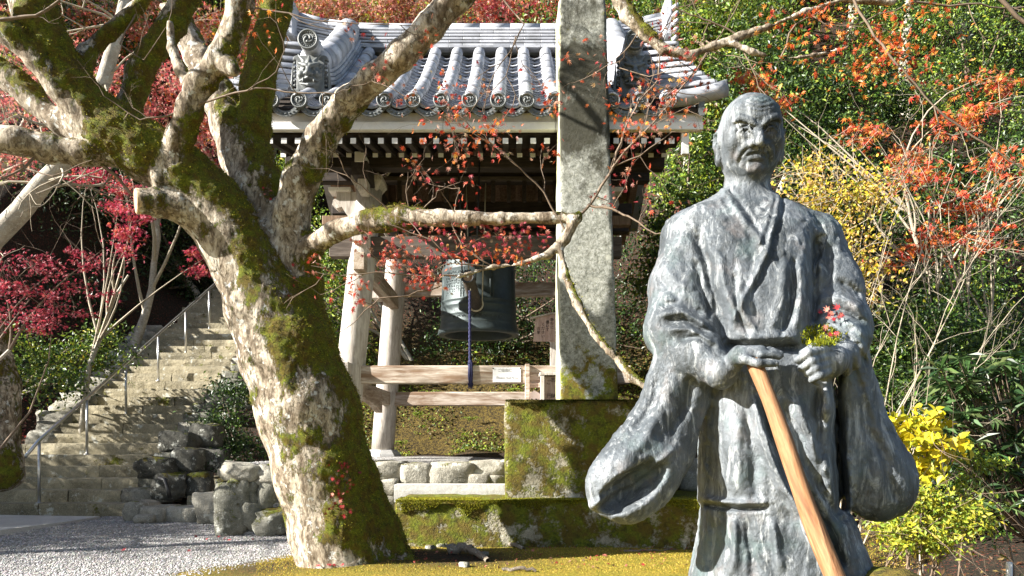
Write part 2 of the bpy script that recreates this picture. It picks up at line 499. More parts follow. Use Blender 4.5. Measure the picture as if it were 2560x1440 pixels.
def m_tile():
    t = NT('silver_grey_tile'); v = t.co(); g = t.geo()
    r = t.objrand()
    n0 = t.noise(g, 9, 5, .65); n1 = t.noise(g, 70, 3, .6)
    c = t.ramp(r, [(0.0, (0.24, 0.25, 0.275)), (0.5, (0.37, 0.38, 0.41)), (1.0, (0.48, 0.49, 0.525))])
    c = t.mix(t.ramp(n0, [(0.35, 0.55), (0.55, 0.0)]), c, (0.13, 0.135, 0.14))
    c = t.mix(t.ramp(n1, [(0.6, 0.0), (0.75, 0.35)]), c, (0.5, 0.5, 0.5))
    return t.done(c, t.ramp(n0, [(0.3, 0.62), (0.7, 0.42)]), t.bump(n1, 0.2, 0.003), 0.08, 0.5)

M = {}
M['bronze'] = m_bronze()
M['bark'] = m_bark()
M['tile'] = m_tile()
M['tile_dark'] = m_plain('dark_relief_tile', (0.16, 0.17, 0.165), 0.5, .2, .1, .2, 30)
M['twig'] = m_plain('twig_bark', (0.20, 0.145, 0.10), .85, .25, 0, .3, 30)
M['twig_pale'] = m_plain('pale_twig_bark', (0.40, 0.34, 0.25), .85, .2, 0, .3, 30)
M['trunk_grey'] = m_stone('lichened_grey_bark', ((0.16, 0.135, 0.105), (0.34, 0.30, 0.24), (0.5, 0.47, 0.40)), 0.0, 10, 0, .5, .5)
M['leaf'] = m_leaf('leaf')
M['leaf_glossy'] = m_leaf('glossy_evergreen_leaf', 0.25, 0.42, 0.4)
M['post'] = m_wood('weathered_pale_timber', ((0.27, 0.235, 0.20), (0.47, 0.43, 0.38), (0.60, 0.56, 0.51)), 'Z', .8, .25)
M['rail'] = m_wood('weathered_rail_timber', ((0.25, 0.19, 0.14), (0.47, 0.40, 0.33), (0.62, 0.56, 0.49)), 'X', .8, .25, 1, .8)
M['rail_y'] = m_wood('weathered_rail_timber_cross', ((0.25, 0.19, 0.14), (0.44, 0.37, 0.29), (0.58, 0.52, 0.44)), 'Y', .8, .25, 1, .6)
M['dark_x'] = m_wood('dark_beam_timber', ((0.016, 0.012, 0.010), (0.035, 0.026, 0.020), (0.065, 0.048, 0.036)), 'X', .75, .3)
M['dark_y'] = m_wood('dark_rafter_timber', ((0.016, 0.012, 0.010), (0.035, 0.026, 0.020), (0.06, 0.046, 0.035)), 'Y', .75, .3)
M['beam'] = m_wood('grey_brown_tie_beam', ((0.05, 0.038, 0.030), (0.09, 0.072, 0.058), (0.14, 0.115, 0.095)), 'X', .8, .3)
M['gable'] = m_wood('brown_gable_boards', ((0.10, 0.06, 0.035), (0.19, 0.125, 0.08), (0.28, 0.20, 0.135)), 'Z', .8, .3)
M['white'] = m_plain('white_painted_end_grain', (0.78, 0.77, 0.74), .7, .06, 0, .1)
M['fascia'] = m_plain('white_fascia_board', (0.70, 0.67, 0.62), .75, .07, 0, .15, 6)
M['bell'] = m_plain('dark_bronze_bell', (0.058, 0.076, 0.078), .5, .2, .35, .25, 12)
M['log'] = m_wood('dark_striker_log', ((0.02, 0.016, 0.012), (0.05, 0.04, 0.03), (0.09, 0.07, 0.055)), 'Y', .7, .3)
M['rope_blue'] = m_plain('blue_cord', (0.013, 0.015, 0.075), .75, .2, 0, .5, 120)
M['rope_pale'] = m_plain('straw_rope', (0.5, 0.46, 0.36), .9, .2, 0, .5, 90)
M['iron'] = m_plain('dark_iron', (0.05, 0.05, 0.05), .5, .2, .6, .2)
M['steel'] = m_plain('stainless_steel', (0.62, 0.62, 0.61), .36, .04, 1.0, .02)
M['staff'] = m_wood('new_orange_wood', ((0.13, 0.055, 0.022), (0.27, 0.135, 0.060), (0.36, 0.205, 0.105)), 'Z', .75, .4, 1.6, .35)
M['sign_wood'] = m_wood('pinkish_sign_board', ((0.32, 0.22, 0.19), (0.47, 0.35, 0.30), (0.56, 0.44, 0.39)), 'Z', .8, .12)
M['paper'] = m_plain('laminated_white_paper', (0.80, 0.80, 0.82), .35, .02, 0, .02)
M['ink'] = m_plain('black_ink', (0.02, 0.017, 0.015), .7, .05, 0, 0)
M['ink_pale'] = m_plain('faded_grey_ink', (0.42, 0.42, 0.44), .7, .05, 0, 0)
M['pillar'] = m_stone('lichened_granite_pillar', ((0.055, 0.055, 0.035), (0.165, 0.16, 0.12), (0.31, 0.30, 0.245)), 0.40, 2.6, .15, .5, .35)
def m_pillar():
    t = NT('lichened_granite_pillar'); v = t.geo()
    n0 = t.noise(t.geo((1, 1, .6)), 4, 7, 0.7, 0.4); n1 = t.noise(v, 22, 5, 0.7); n2 = t.noise(v, 75, 3, .6)
    c = t.ramp(n1, [(0.3, (0.105, 0.110, 0.085)), (0.5, (0.275, 0.28, 0.24)), (0.7, (0.46, 0.465, 0.42))])
    c = t.mix(t.ramp(n2, [(0.3, .7), (0.5, 0.0)]), c, (0.05, 0.05, 0.032))
    c = t.mix(t.ramp(t.noise(v, 9, 5, .7), [(0.56, 0.0), (0.66, 0.7)]), c, (0.42, 0.42, 0.35))
    z = t.sep(v, 2)
    up_ = t.ramp(t.math('MULTIPLY', z, 0.2), [(0.68, 0.0), (0.82, .30), (0.98, .34), (1.02, 0.12)])
    st = t.math('ADD', n0, up_)
    c = t.mix(t.ramp(st, [(0.56, 0.0), (0.74, 0.92)]), c, (0.024, 0.022, 0.011))
    lo = t.ramp(t.math('MULTIPLY', z, 0.2), [(0.28, .30), (0.36, .12), (0.42, 0.0)])
    mc, mn = mossy(t, v, 55)
    f = t.ramp(t.math('ADD', t.noise(v, 5, 6, .72), lo), [(0.66, 0.0), (0.74, 1.0)])
    c = t.mix(f, c, mc)
    # yellow green flank facing the stairs, its sunlit brightness painted into the colour
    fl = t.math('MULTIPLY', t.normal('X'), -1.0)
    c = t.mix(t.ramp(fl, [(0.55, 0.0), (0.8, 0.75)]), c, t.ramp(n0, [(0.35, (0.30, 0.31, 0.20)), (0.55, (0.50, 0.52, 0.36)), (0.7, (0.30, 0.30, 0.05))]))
    n = t.bump(n1, .5, .012); n = t.bump(n2, .4, .004, n)
    return t.done(c, .9, n, 0, .3)
M['pillar'] = m_pillar()
M['block'] = m_stone('mossy_granite_block', ((0.10, 0.085, 0.05), (0.22, 0.19, 0.12), (0.42, 0.40, 0.33)), 0.72, 4.6, .55, .6, .25)
M['rock'] = m_stone('grey_wall_rock', ((0.08, 0.075, 0.06), (0.22, 0.205, 0.165), (0.40, 0.38, 0.32)), 0.2, 3, .35, .8, .3)
M['rock_mid'] = m_stone('olive_grey_boulder', ((0.045, 0.045, 0.035), (0.12, 0.118, 0.09), (0.28, 0.27, 0.225)), 0.30, 4, .4, .9, .3)
M['rock_shaded'] = m_stone('shade_darkened_rock', ((0.016, 0.016, 0.013), (0.04, 0.04, 0.032), (0.13, 0.125, 0.105)), 0.22, 4, .4, .9, .3)  # flank rocks: colour darkened to paint in the shade beside the stairs
M['step'] = m_stone('ochre_grey_step_slab', ((0.080, 0.072, 0.048), (0.235, 0.205, 0.135), (0.42, 0.37, 0.255)), 0.34, 3, -.35, .7, .15)
M['slab'] = m_stone('pale_concrete_slab', ((0.32, 0.31, 0.29), (0.42, 0.41, 0.39), (0.5, 0.49, 0.46)), 0.05, 3, .1, .3)
M['mossrock'] = m_stone('moss_topped_boulder', ((0.10, 0.09, 0.07), (0.24, 0.21, 0.16), (0.40, 0.36, 0.28)), 0.50, 4, 1.0, .8, .2)
# ------------------------------------------------------------------ ground: one sheet, gravel court, moss garden, platform and hillside
def ground_h(x, y):
    x = np.asarray(x, np.float32); y = np.asarray(y, np.float32)
    p3 = np.stack([x, y, np.zeros_like(x)], 1)
    h = 0.0 * x
    h += 0.06 * sstep(-2.2, -0.4, x) * sstep(8.0, 6.5, y)
    h += 0.10 * np.exp(-((x + 1.25) ** 2 + (y - 6.0) ** 2) / 0.5)
    # right-hand planting rises gently
    h += sstep(2.1, 4.5, x) * np.maximum(0, y - 4.0) * 0.16
    # stair flank and the hill on the left
    hl = np.maximum(0, y - 10.3) * 0.55 + sstep(-8.0, -11, x) * (0.5 + np.maximum(0, y - 8.0) * 0.42) - 0.05
    hg = np.maximum(0, y - 10.6) * 0.62
    left = np.where(x < -5.6, np.where(x < -7.7, hl, hl - 0.40), hg)
    # platform of the bell tower and the bank behind it
    plat = 0.79 * sstep(8.15, 8.4, y) + np.maximum(0, y - 11.9) * 1.15
    wl = sstep(-3.35, -3.0, x); wr = sstep(3.4, 3.0, x)
    right = np.maximum(0, y - 7.5) * 0.52 + np.maximum(0, y - 11) * 0.45
    h = h + left * (1 - wl) + plat * wl * wr + right * (1 - wr)
    far = np.maximum(0, y - 20) * 0.35
    h = h + far + sstep(11.5, 15, y) * (0.35 * vnoise(p3, 0.45, 5)) + sstep(9.5, 12, y) * 0.1 * vnoise(p3, 1.6, 9)
    h += 0.025 * vnoise(p3, 1.1, 3) * sstep(9, 6, y) * sstep(-1.8, 0, x)
    return h
def gh(x, y): return float(ground_h(np.array([x]), np.array([y]))[0])
def axis(parts):
    out = []
    for a, b, s in parts: out += list(np.arange(a, b - 1e-6, s))
    return np.array(out + [parts[-1][1]], np.float32)
gx = axis([(-40, -16, 2.0), (-16, -9, .4), (-9, 4.4, .1), (4.4, 12, .3), (12, 40, 2.0)])
gy = axis([(-12, 2, 1.0), (2, 4.5, .3), (4.5, 12.6, .1), (12.6, 22, .35), (22, 60, 2.0)])
GX, GY = np.meshgrid(gx, gy, indexing='ij')
gz = ground_h(GX.ravel(), GY.ravel())
gv = np.stack([GX.ravel(), GY.ravel(), gz], 1)
nx, ny = len(gx), len(gy)
ii = (np.arange(nx - 1)[:, None] * ny + np.arange(ny - 1)[None]).ravel()
gq = np.stack([ii, ii + ny, ii + ny + 1, ii + 1], 1)
gme = np_mesh('ground', gv, gq.ravel(), np.full(len(gq), 4))
pn = gv.copy(); pn[:, 2] = 0
x, y = gv[:, 0], gv[:, 1]
nz = 0.30 * vnoise(pn, 1.3, 21) + .15 * vnoise(pn, 4.0, 22)
# gravel lies left of a line running from the tree's foot towards the near left corner
edge = (x + 1.75) + (6.9 - y) * 0.95
gravel = sstep(0.25, -0.25, edge + nz) * sstep(10.9, 10.5, y) * sstep(-9.5, -9.0, x)
gravel = np.maximum(gravel, sstep(-1.75, -2.1, x + .3 * nz) * sstep(6.6, 6.9, y) * sstep(10.9, 10.5, y))
moss = np.clip(sstep(-0.2, 0.35, edge + nz * 1.5) * sstep(8.2, 7.6, y) * sstep(2.9, 2.3, x + nz), 0, 1)
dirt = np.exp(-(((x + 0.55) / .75) ** 2 + ((y - 6.05) / .5) ** 2)) + .8 * np.exp(-(((x + 1.9) / .6) ** 2 + ((y - 5.9) / .5) ** 2))
moss = np.clip(moss - 1.15 * dirt - .25 * np.maximum(0, nz), 0, 1)
bank = sstep(11.4, 12.0, y) * sstep(14.5, 13, y) * sstep(-3.6, -3, x) * sstep(4, 3, x)
vattr(gme, 'gravel', gravel); vattr(gme, 'moss', moss); vattr(gme, 'bank', bank)
def m_ground():
    t = NT('ground_soil_gravel_moss'); v = t.geo()
    n0 = t.noise(v, 3.5, 6, .65); n1 = t.noise(v, 30, 5, .7); n2 = t.noise(v, 120, 3, .7)
    soil = t.ramp(n1, [(0.3, (0.008, 0.007, 0.005)), (0.52, (0.024, 0.019, 0.012)), (0.72, (0.06, 0.043, 0.026))])
    soil = t.mix(t.ramp(t.noise(v, 45, 2, .5), [(0.60, 0.0), (0.66, 0.7)]), soil, (0.20, 0.05, 0.03))
    g = t.ramp(t.voro(v, 48, 'F1', 'Color'), [(0.2, (0.16, 0.155, 0.148)), (0.5, (0.30, 0.292, 0.28)), (0.8, (0.45, 0.44, 0.425))])
    g = t.mix(t.ramp(n0, [(0.4, 0.0), (0.65, 0.35)]), g, (0.20, 0.175, 0.14))
    gd = t.voro(v, 48, 'F1', 'Distance')
    gn = t.noise(v, 6, 4, .6)
    mo = t.ramp(n2, [(0.28, (0.10, 0.080, 0.012)), (0.5, (0.29, 0.215, 0.028)), (0.74, (0.48, 0.36, 0.055))])
    mo = t.mix(t.ramp(gn, [(0.44, 0.0), (0.64, 0.7)]), mo, (0.17, 0.16, 0.015))
    mo = t.mix(t.ramp(n1, [(0.30, .6), (0.45, 0.0)]), mo, (0.07, 0.048, 0.012))
    bk = t.mix(t.ramp(n1, [(0.4, 0.0), (0.6, 1.0)]), (0.022, 0.016, 0.008), (0.12, 0.085, 0.02))
    c = t.mix(t.attr('bank', 'Fac'), soil, bk)
    c = t.mix(t.attr('gravel', 'Fac'), c, g)
    c = t.mix(t.attr('moss', 'Fac'), c, mo)
    n = t.bump(n1, .5, .03); n = t.bump(gd, .6, .012, n); n = t.bump(n2, .6, .01, n)
    return t.done(c, .95, n, 0, .2)
tag(put('ground', gme, m_ground()), kind='structure')

# pebbles of the gravel court (real stones, uncountable) and tufts of the moss
def scatter_tris(base_v, base_f, pos, scale, rot, tilt=None):
    """numpy scatter of one small shape: base_v (k,3), base_f (m,3)"""
    n = len(pos); k = len(base_v)
    c, s = np.cos(rot), np.sin(rot)
    v = base_v[None] * scale[:, None, :]
    X = v[:, :, 0] * c[:, None] - v[:, :, 1] * s[:, None]; Y = v[:, :, 0] * s[:, None] + v[:, :, 1] * c[:, None]
    v = np.stack([X, Y, v[:, :, 2]], 2)
    if tilt is not None: v[:, :, 0] += v[:, :, 2] * tilt[:, 0:1]; v[:, :, 1] += v[:, :, 2] * tilt[:, 1:2]
    v = v + pos[:, None, :]
    f = base_f[None] + (np.arange(n) * k)[:, None, None]
    return v.reshape(-1, 3).astype(np.float32), f.reshape(-1, base_f.shape[1])
R = np.random.default_rng(7)
OCT_V = np.array([(1, 0, 0), (0, 1, 0), (-1, 0, 0), (0, -1, 0), (0, 0, 1), (0, 0, -1)], np.float32)
OCT_F = np.array([(0, 1, 4), (1, 2, 4), (2, 3, 4), (3, 0, 4), (1, 0, 5), (2, 1, 5), (3, 2, 5), (0, 3, 5)])
n = 40000
d_ = 5.55 + (R.random(n) ** 1.6) * 4.6
x_ = PX(-60 + R.random(n) * 900, d_)
p_ = np.stack([x_, d_, np.zeros(n)], 1).astype(np.float32)
e_ = (x_ + 1.75) + (6.9 - d_) * 0.95 + .3 * vnoise(p_, 1.3, 21)
keep = (e_ < 0.1 + .5 * R.random(n) ** 3) | ((x_ < -2.0) & (d_ > 6.8))
p_ = p_[keep]; n = len(p_)
s_ = (0.0045 + 0.008 * R.random(n) ** 2)[:, None] * (0.7 + .6 * R.random((n, 3))); s_[:, 2] *= .7
p_[:, 2] = ground_h(p_[:, 0], p_[:, 1]) + s_[:, 2] * .35
pv, pf = scatter_tris(OCT_V, OCT_F, p_, s_, R.random(n) * 6.28)
pme = np_mesh('gravel', pv, pf.ravel(), np.full(len(pf), 3), True)
g_ = 0.20 + .38 * R.random(n) ** 1.4; g_ = g_[:, None] * np.array([1.0, .97, .94]) * (1 + .05 * R.standard_normal((n, 3)))
vattr(pme, 'tint', np.repeat(g_, 6, 0))
def m_tint(name, rough=.85):
    t = NT(name); v = t.geo(); c = t.attr('tint')
    nn = t.noise(v, 160, 3, .6)
    return t.done(t.mix(t.ramp(nn, [(0.3, .5), (.55, 0.0)]), c, (0.06, .055, .05)), rough, t.bump(nn, .3, .003), 0, .3)
M['pebble'] = m_tint('grey_pebble')
tag(put('gravel', pme, M['pebble']), kind='stuff')

def blades(name, pos, nrm, h, cols, mat, w=0.35, jitter=.8, parent=None, loc=None):
    """many small two-triangle blades growing out of pos along nrm"""
    n = len(pos)
    r = np.random.default_rng(n)
    up = nrm + jitter * r.standard_normal((n, 3)) * .5; up /= np.linalg.norm(up, axis=1)[:, None]
    sd = np.cross(up, r.standard_normal((n, 3))); sd /= np.maximum(np.linalg.norm(sd, axis=1), 1e-6)[:, None]
    h = h[:, None]
    v = np.stack([pos - sd * h * w * .5, pos + sd * h * w * .5, pos + up * h + sd * h * .1], 1).reshape(-1, 3)
    me = np_mesh(name, v if loc is None else v - np.array(loc, np.float32), np.arange(3 * n), np.full(n, 3), False)
    vattr(me, 'tint', np.repeat(cols, 3, 0))
    return put(name, me, mat, parent, loc if loc is not None else (0, 0, 0))
def palette(r, n, cols, w=None, jit=.12):
    cols = np.array(cols, np.float32)
    i = r.choice(len(cols), n, p=None if w is None else np.array(w) / np.sum(w))
    c = cols[i] * (1 + jit * r.standard_normal((n, 1))) * (1 + jit * .4 * r.standard_normal((n, 3)))
    return np.clip(c, 0.003, .9).astype(np.float32)
n = 80000
d_ = 5.4 + R.random(n) * 1.5; x_ = PX(640 + R.random(n) * 1700, d_)
p_ = np.stack([x_, d_, np.zeros(n)], 1).astype(np.float32)
e_ = (x_ + 1.75) + (6.9 - d_) * 0.95 + .45 * vnoise(p_, 1.3, 21)
dd = np.exp(-(((x_ + 0.55) / .75) ** 2 + ((d_ - 6.05) / .5) ** 2))
keep = (e_ > 0.05) & (R.random(n) > dd * 1.4) & (R.random(n) > .25 + .5 * vnoise(p_, 2.2, 4)) & (d_ < 6.8)
p_ = p_[keep]; p_[:, 2] = ground_h(p_[:, 0], p_[:, 1]) - .004
n = len(p_)
gcol = palette(R, n, [(0.44, .32, .05), (0.32, .25, .03), (.54, .42, .09), (.20, .20, .02), (.22, .13, .03)], [4, 4, 2.4, 2.2, 1.2])
M['moss_blade'] = m_leaf('moss_blade', .3, .8, .2)
tag(blades('moss_carpet', p_, np.tile(np.array([0, 0, 1.0]), (n, 1)), .006 + .012 * R.random(n), gcol, M['moss_blade'], .5, .9), kind='stuff')

# ------------------------------------------------------------------ rocks
def rock_mesh(name, seed, size=(1, 1, 1), box=.55, amp=.16, n=4, flat_top=False):
    """an angular stone: a subdivided cube pulled between box and ball, cut by noise"""
    vs, fs, key = [], [], {}
    def V_(p):
        k = tuple(np.round(p, 5))
        if k not in key: key[k] = len(vs); vs.append(p)
        return key[k]
    for ax in range(3):
        for s in (-1, 1):
            for i in range(n):
                for j in range(n):
                    q = []
                    for a, b in ((0, 0), (1, 0), (1, 1), (0, 1)):
                        p = [0, 0, 0]; p[ax] = s; p[(ax + 1) % 3] = -1 + 2 * (i + a) / n; p[(ax + 2) % 3] = -1 + 2 * (j + b) / n
                        q.append(V_(p))
                    fs.append(tuple(q if s > 0 else q[::-1]))
    v = np.array(vs, np.float32)
    ball = v / np.linalg.norm(v, axis=1)[:, None]
    p = v * box + ball * (1.12 - box)
    off = np.array([seed * 3.7, seed * 1.3, -seed * 2.1], np.float32)
    d = fbm(ball * 1.0 + off, 1.4, 3, seed)
    d2 = np.abs(vnoise(v + off, 2.1, seed + 5))
    p = p * (1 + amp * d - amp * .6 * d2)[:, None]
    if flat_top: p[:, 2] = np.minimum(p[:, 2], .78 + .05 * vnoise(v + off, 3, 1))
    p *= np.array(size, np.float32) / 2
    lo, sz = flat(fs)
    return np_mesh(name, p, lo, sz, True)
def rock(name, c, size, seed, mat, parent=None, rot=(0, 0, 0), box=.6, amp=.16, n=4, flat_top=False):
    return put(name, rock_mesh(name, seed, size, box, amp, n, flat_top), mat, parent, c, rot)
def rough_slab(name, x0, x1, y0, y1, z0, z1, seed, mat, parent, nx=8, amp=.011, chip=.012):
    """a hewn stone block with an uneven front, worn arrises and a slightly dished top"""
    ny_, nz_ = 3, 3
    mb_v, mb_f, key = [], [], {}
    xs = np.linspace(0, 1, nx + 1); 
    def V_(i, j, k):
        q = (i, j, k)
        if q not in key:
            key[q] = len(mb_v)
            fx, fy, fz = i / nx, j / ny_, k / nz_
            mb_v.append((x0 + (x1 - x0) * fx, y0 + (y1 - y0) * (fy if 0 < j < ny_ else fy), z0 + (z1 - z0) * fz))
        return key[q]
    for i in range(nx):
        for j in range(ny_):
            mb_f.append((V_(i, j, nz_), V_(i + 1, j, nz_), V_(i + 1, j + 1, nz_), V_(i, j + 1, nz_)))
        for k in range(nz_):
            mb_f.append((V_(i, 0, k), V_(i + 1, 0, k), V_(i + 1, 0, k + 1), V_(i, 0, k + 1)))
    for k in range(nz_):
        for j in range(ny_):
            mb_f.append((V_(0, j, k), V_(0, j, k + 1), V_(0, j + 1, k + 1), V_(0, j + 1, k)))
            mb_f.append((V_(nx, j, k), V_(nx, j + 1, k), V_(nx, j + 1, k + 1), V_(nx, j, k + 1)))
    v = np.array(mb_v, np.float32)
    off = np.array([seed * 2.3, 0, seed * 1.1], np.float32)
    nf = vnoise(v + off, 5, seed); n2 = vnoise(v + off, 13, seed + 3)
    front = np.abs(v[:, 1] - y0) < 1e-4; top = np.abs(v[:, 2] - z1) < 1e-4
    v[:, 1] += np.where(front, amp * (nf + .5 * n2), 0)
    v[:, 2] += np.where(top, amp * .3 * nf, 0)
    edge = front & top
    v[edge, 1] += chip * (.6 + .6 * np.abs(n2[edge])); v[edge, 2] -= chip * .5 * np.abs(nf[edge])
    ends = (np.abs(v[:, 0] - x0) < 1e-4) | (np.abs(v[:, 0] - x1) < 1e-4)
    v[:, 0] += np.where(ends, amp * n2, 0)
    return obj(name, v, mb_f, mat, parent, False)

# ------------------------------------------------------------------ stone stairs with side stones
stairs = thing('stone_staircase', 'long flight of rough ochre stone steps climbing the dark hillside at left', 'stairs', (-6.5, 10.2, 0))
rr = random.Random(4)
RISE, GO, Y0 = 0.165, 0.29, 10.2
for k in range(1, 31):
    yk = Y0 + GO * (k - 1); zt = RISE * k
    xr = -5.5 + rr.uniform(-.07, .07) - (0.0 if k > 1 else -.2)
    xl = (-8.9 if k <= 6 else -7.38 + rr.uniform(-.08, .08))
    if k >= 16: xl -= .2
    cuts = [xl]
    while cuts[-1] < xr - 1.4: cuts.append(cuts[-1] + rr.uniform(1.0, 1.75))
    if xr - cuts[-1] < .4: cuts[-1] = xr
    else: cuts.append(xr)
    for a, b in zip(cuts[:-1], cuts[1:]):
        rough_slab('step_slab', a + .006, b - .006, yk + rr.uniform(-.012, .012), yk + GO + .06, zt - .19, zt + rr.uniform(-.008, .008), k * 7 + len(cuts), M['step'], stairs)
    if k >= 2 and k <= 20:      # side stones, right and left
        w = rr.uniform(.45, .75) if k < 9 else rr.uniform(.3, .5)
        rock('side_stone', (xr + w / 2 + .02, yk + .2, zt - .07), (w, .42, .2), k * 3 + 1, M[rr.choice(('rock', 'rock_mid'))], stairs, (rr.uniform(-.03, .03), rr.uniform(-.03, .03), rr.uniform(-.08, .08)), .92, .08)
        if k > 8 and rr.random() < .8:
            w2 = rr.uniform(.3, .45)
            rock('side_stone', (xr + w + w2 / 2, yk + .25, zt - .1), (w2, .4, .24), k * 3 + 2, M['rock_mid'], stairs, (0, 0, rr.uniform(-.3, .3)), .7, .16)
    if k >= 6 and k <= 21:
        w = rr.uniform(.38, .75)
        rock('side_stone', (xl - w / 2 - .01, yk + .18, zt - .06), (w, .42, .25), k * 5 + 100, M['rock'], stairs, (0, rr.uniform(-.08, .08), rr.uniform(-.15, .15)), .7, .15)
# retaining wall of dark rocks down the right flank of the stairs
flank = thing('dry_stone_retaining_wall', 'dark dry stone wall propping up the right flank of the staircase', 'stone wall', (-5.0, 10.6, 0))
for i in range(15):
    y = 10.45 + i * .36; top = RISE * (1 + (y - Y0) / GO) - .38
    z = gh(-4.8, y) - .05 + .1; j = 0
    while z < top:
        s = rr.uniform(.24, .4)
        rock('stone', (-4.96 + rr.uniform(-.07, .09), y + rr.uniform(-.06, .06), z + s * .4), (rr.uniform(.4, .6), rr.uniform(.34, .48), s), i * 11 + j, M['rock_shaded'], flank, (rr.uniform(-.2, .2), rr.uniform(-.2, .2), rr.uniform(-.4, .4)), .62, .2)
        z += s * .8; j += 1
for (px, w, py, h, d, s) in ((395, 90, 1170, 50, 10.35, 1), (430, 80, 1215, 60, 10.3, 2), (470, 70, 1150, 60, 10.5, 3), (500, 60, 1215, 70, 10.4, 4), (455, 80, 1105, 50, 10.8, 5), (520, 70, 1090, 60, 11.0, 6), (540, 60, 1150, 60, 10.8, 7)):
    rock('stone', P(px, py, d), (w * d / F, .35, h * d / F), s + 60, M['rock_shaded'], flank, (0, 0, rr.uniform(-.3, .3)), .66, .2)
# handrail
rail = thing('steel_handrail', 'slim stainless steel handrail running up the middle of the stone steps', 'handrail', (-6.6, 10.33, .165))
pts = []
for k in (1, 5, 9, 13, 17, 21):
    y = Y0 + GO * (k - 1) + .13; z = RISE * k
    MB().tube([(-6.6, y, z - .01), (-6.6, y, z + .86)], .021, 12).build('post', M['steel'], rail, True)
    MB().lathe([(.05, 0), (.05, .008), (.03, .012)], (-6.6, y, z), 14, closed=True).build('base_flange', M['steel'], rail, True)
y0r = Y0 - .17
MB().tube([(-6.6, y0r, .165 + .86 - RISE * .3 / GO - .03), (-6.6, Y0 + .13, 1.045), (-6.6, Y0 + GO * 24 + .13, RISE * 25 + .88)], .024, 12).build('rail', M['steel'], rail, True)
# drain pipe poking from the flank
MB().tube([P(398, 1195, 10.05), P(412, 1200, 10.0), P(420, 1222, 9.95), P(424, 1245, 9.95)], .028, 10).build('pipe', M['iron'], None, True)
tag(bpy.data.objects['pipe'], 'thin curved grey drain pipe at the foot of the stair wall', 'pipe')
# kerb stones in front of the recess and small steps in it
kerb = thing('kerb_stones', 'row of low pale stones edging the gravel at the foot of the stairs', 'kerb', tuple(P(440, 1290, 9.9)))
for (x0, x1, y0, y1, d, s) in ((330, 382, 1258, 1306, 9.75, 1), (374, 428, 1268, 1306, 9.6, 2), (415, 512, 1268, 1304, 9.65, 3), (500, 566, 1238, 1304, 9.4, 4), (355, 400, 1285, 1308, 9.5, 5)):
    c = P((x0 + x1) / 2, (y0 + y1) / 2, d)
    rock('stone', c, ((x1 - x0) * d / F * 1.08, .42, (y1 - y0) * d / F * 1.15), s + 200, M['rock'], kerb, (0, 0, rr.uniform(-.2, .2)), .7, .15)
small = thing('small_side_steps', 'two short stone steps in the dark recess beside the long staircase', 'steps', tuple(P(525, 1240, 10.3)))
for (y0, y1, d, s) in ((1192, 1210, 10.9, 1), (1213, 1236, 10.55, 2), (1238, 1262, 10.2, 3)):
    rough_slab('step_slab', PX(468, d), PX(600, d), d, d + .4, PZ(y1, d) - .06, PZ(y0, d), s + 40, M['step'], small, 6)
# paved slab at the left of the court
pv = [((250, 1291)), ((180, 1302)), ((-10, 1327)), ((-400, 1327)), ((-400, 1287)), ((-10, 1287))]
def gp(px, py, z=0.0):
    d = (EYE - z) * F / (py - HY); return Vector((PX(px, d), d, z))
mb = MB(); top = [gp(*q, .03) for q in pv]; k = len(top)
mb.add(top + [v - Vector((0, 0, .06)) for v in top], [tuple(range(k))] + [(i, i + k, (i + 1) % k + k, (i + 1) % k) for i in range(k)])
tag(mb.build('paving_slab', M['slab']), kind='structure')

# ------------------------------------------------------------------ platform wall of the bell tower
wall = thing('platform_stone_wall', 'low wall of pale rough boulders holding up the bell tower platform', 'stone wall', (-.8, 8.1, 0))
for i, (x0, x1, y0, y1, d) in enumerate(((938, 1012, 1156, 1198, 8.1), (936, 1000, 1196, 1240, 8.05), (1008, 1082, 1160, 1214, 8.08), (1078, 1182, 1158, 1212, 8.06), (1176, 1262, 1153, 1190, 8.1),
        (1172, 1222, 1184, 1214, 8.05), (1218, 1268, 1188, 1216, 8.08), (1255, 1330, 1150, 1200, 8.15), (860, 945, 1158, 1205, 8.1), (850, 940, 1200, 1262, 8.05), (780, 865, 1160, 1215, 8.15), (770, 860, 1210, 1290, 8.1),
        (1330, 1420, 1155, 1215, 8.15), (1420, 1500, 1152, 1210, 8.15), (1500, 1590, 1156, 1215, 8.15), (1590, 1670, 1150, 1200, 8.15), (1660, 1720, 1152, 1190, 8.1), (1700, 1775, 1148, 1182, 8.1), (1690, 1765, 1178, 1225, 8.05),
        (940, 1000, 1236, 1290, 8.0), (1000, 1090, 1210, 1262, 8.1), (1090, 1180, 1210, 1262, 8.1), (1180, 1260, 1212, 1262, 8.1), (1770, 1850, 1150, 1215, 8.15), (1850, 1930, 1150, 1215, 8.15))):
    rock('stone', P((x0 + x1) / 2, (y0 + y1) / 2, d + .1), ((x1 - x0) * d / F * 1.06, .46, (y1 - y0) * d / F * 1.08), i + 300, M['rock'], wall, (0, 0, rr.uniform(-.1, .1)), .72, .13, 5)
corner = thing('rock_corner_wall', 'corner of big grey boulders with flat capstones left of the mossy trunk', 'stone wall', tuple(P(640, 1325, 8.3)))
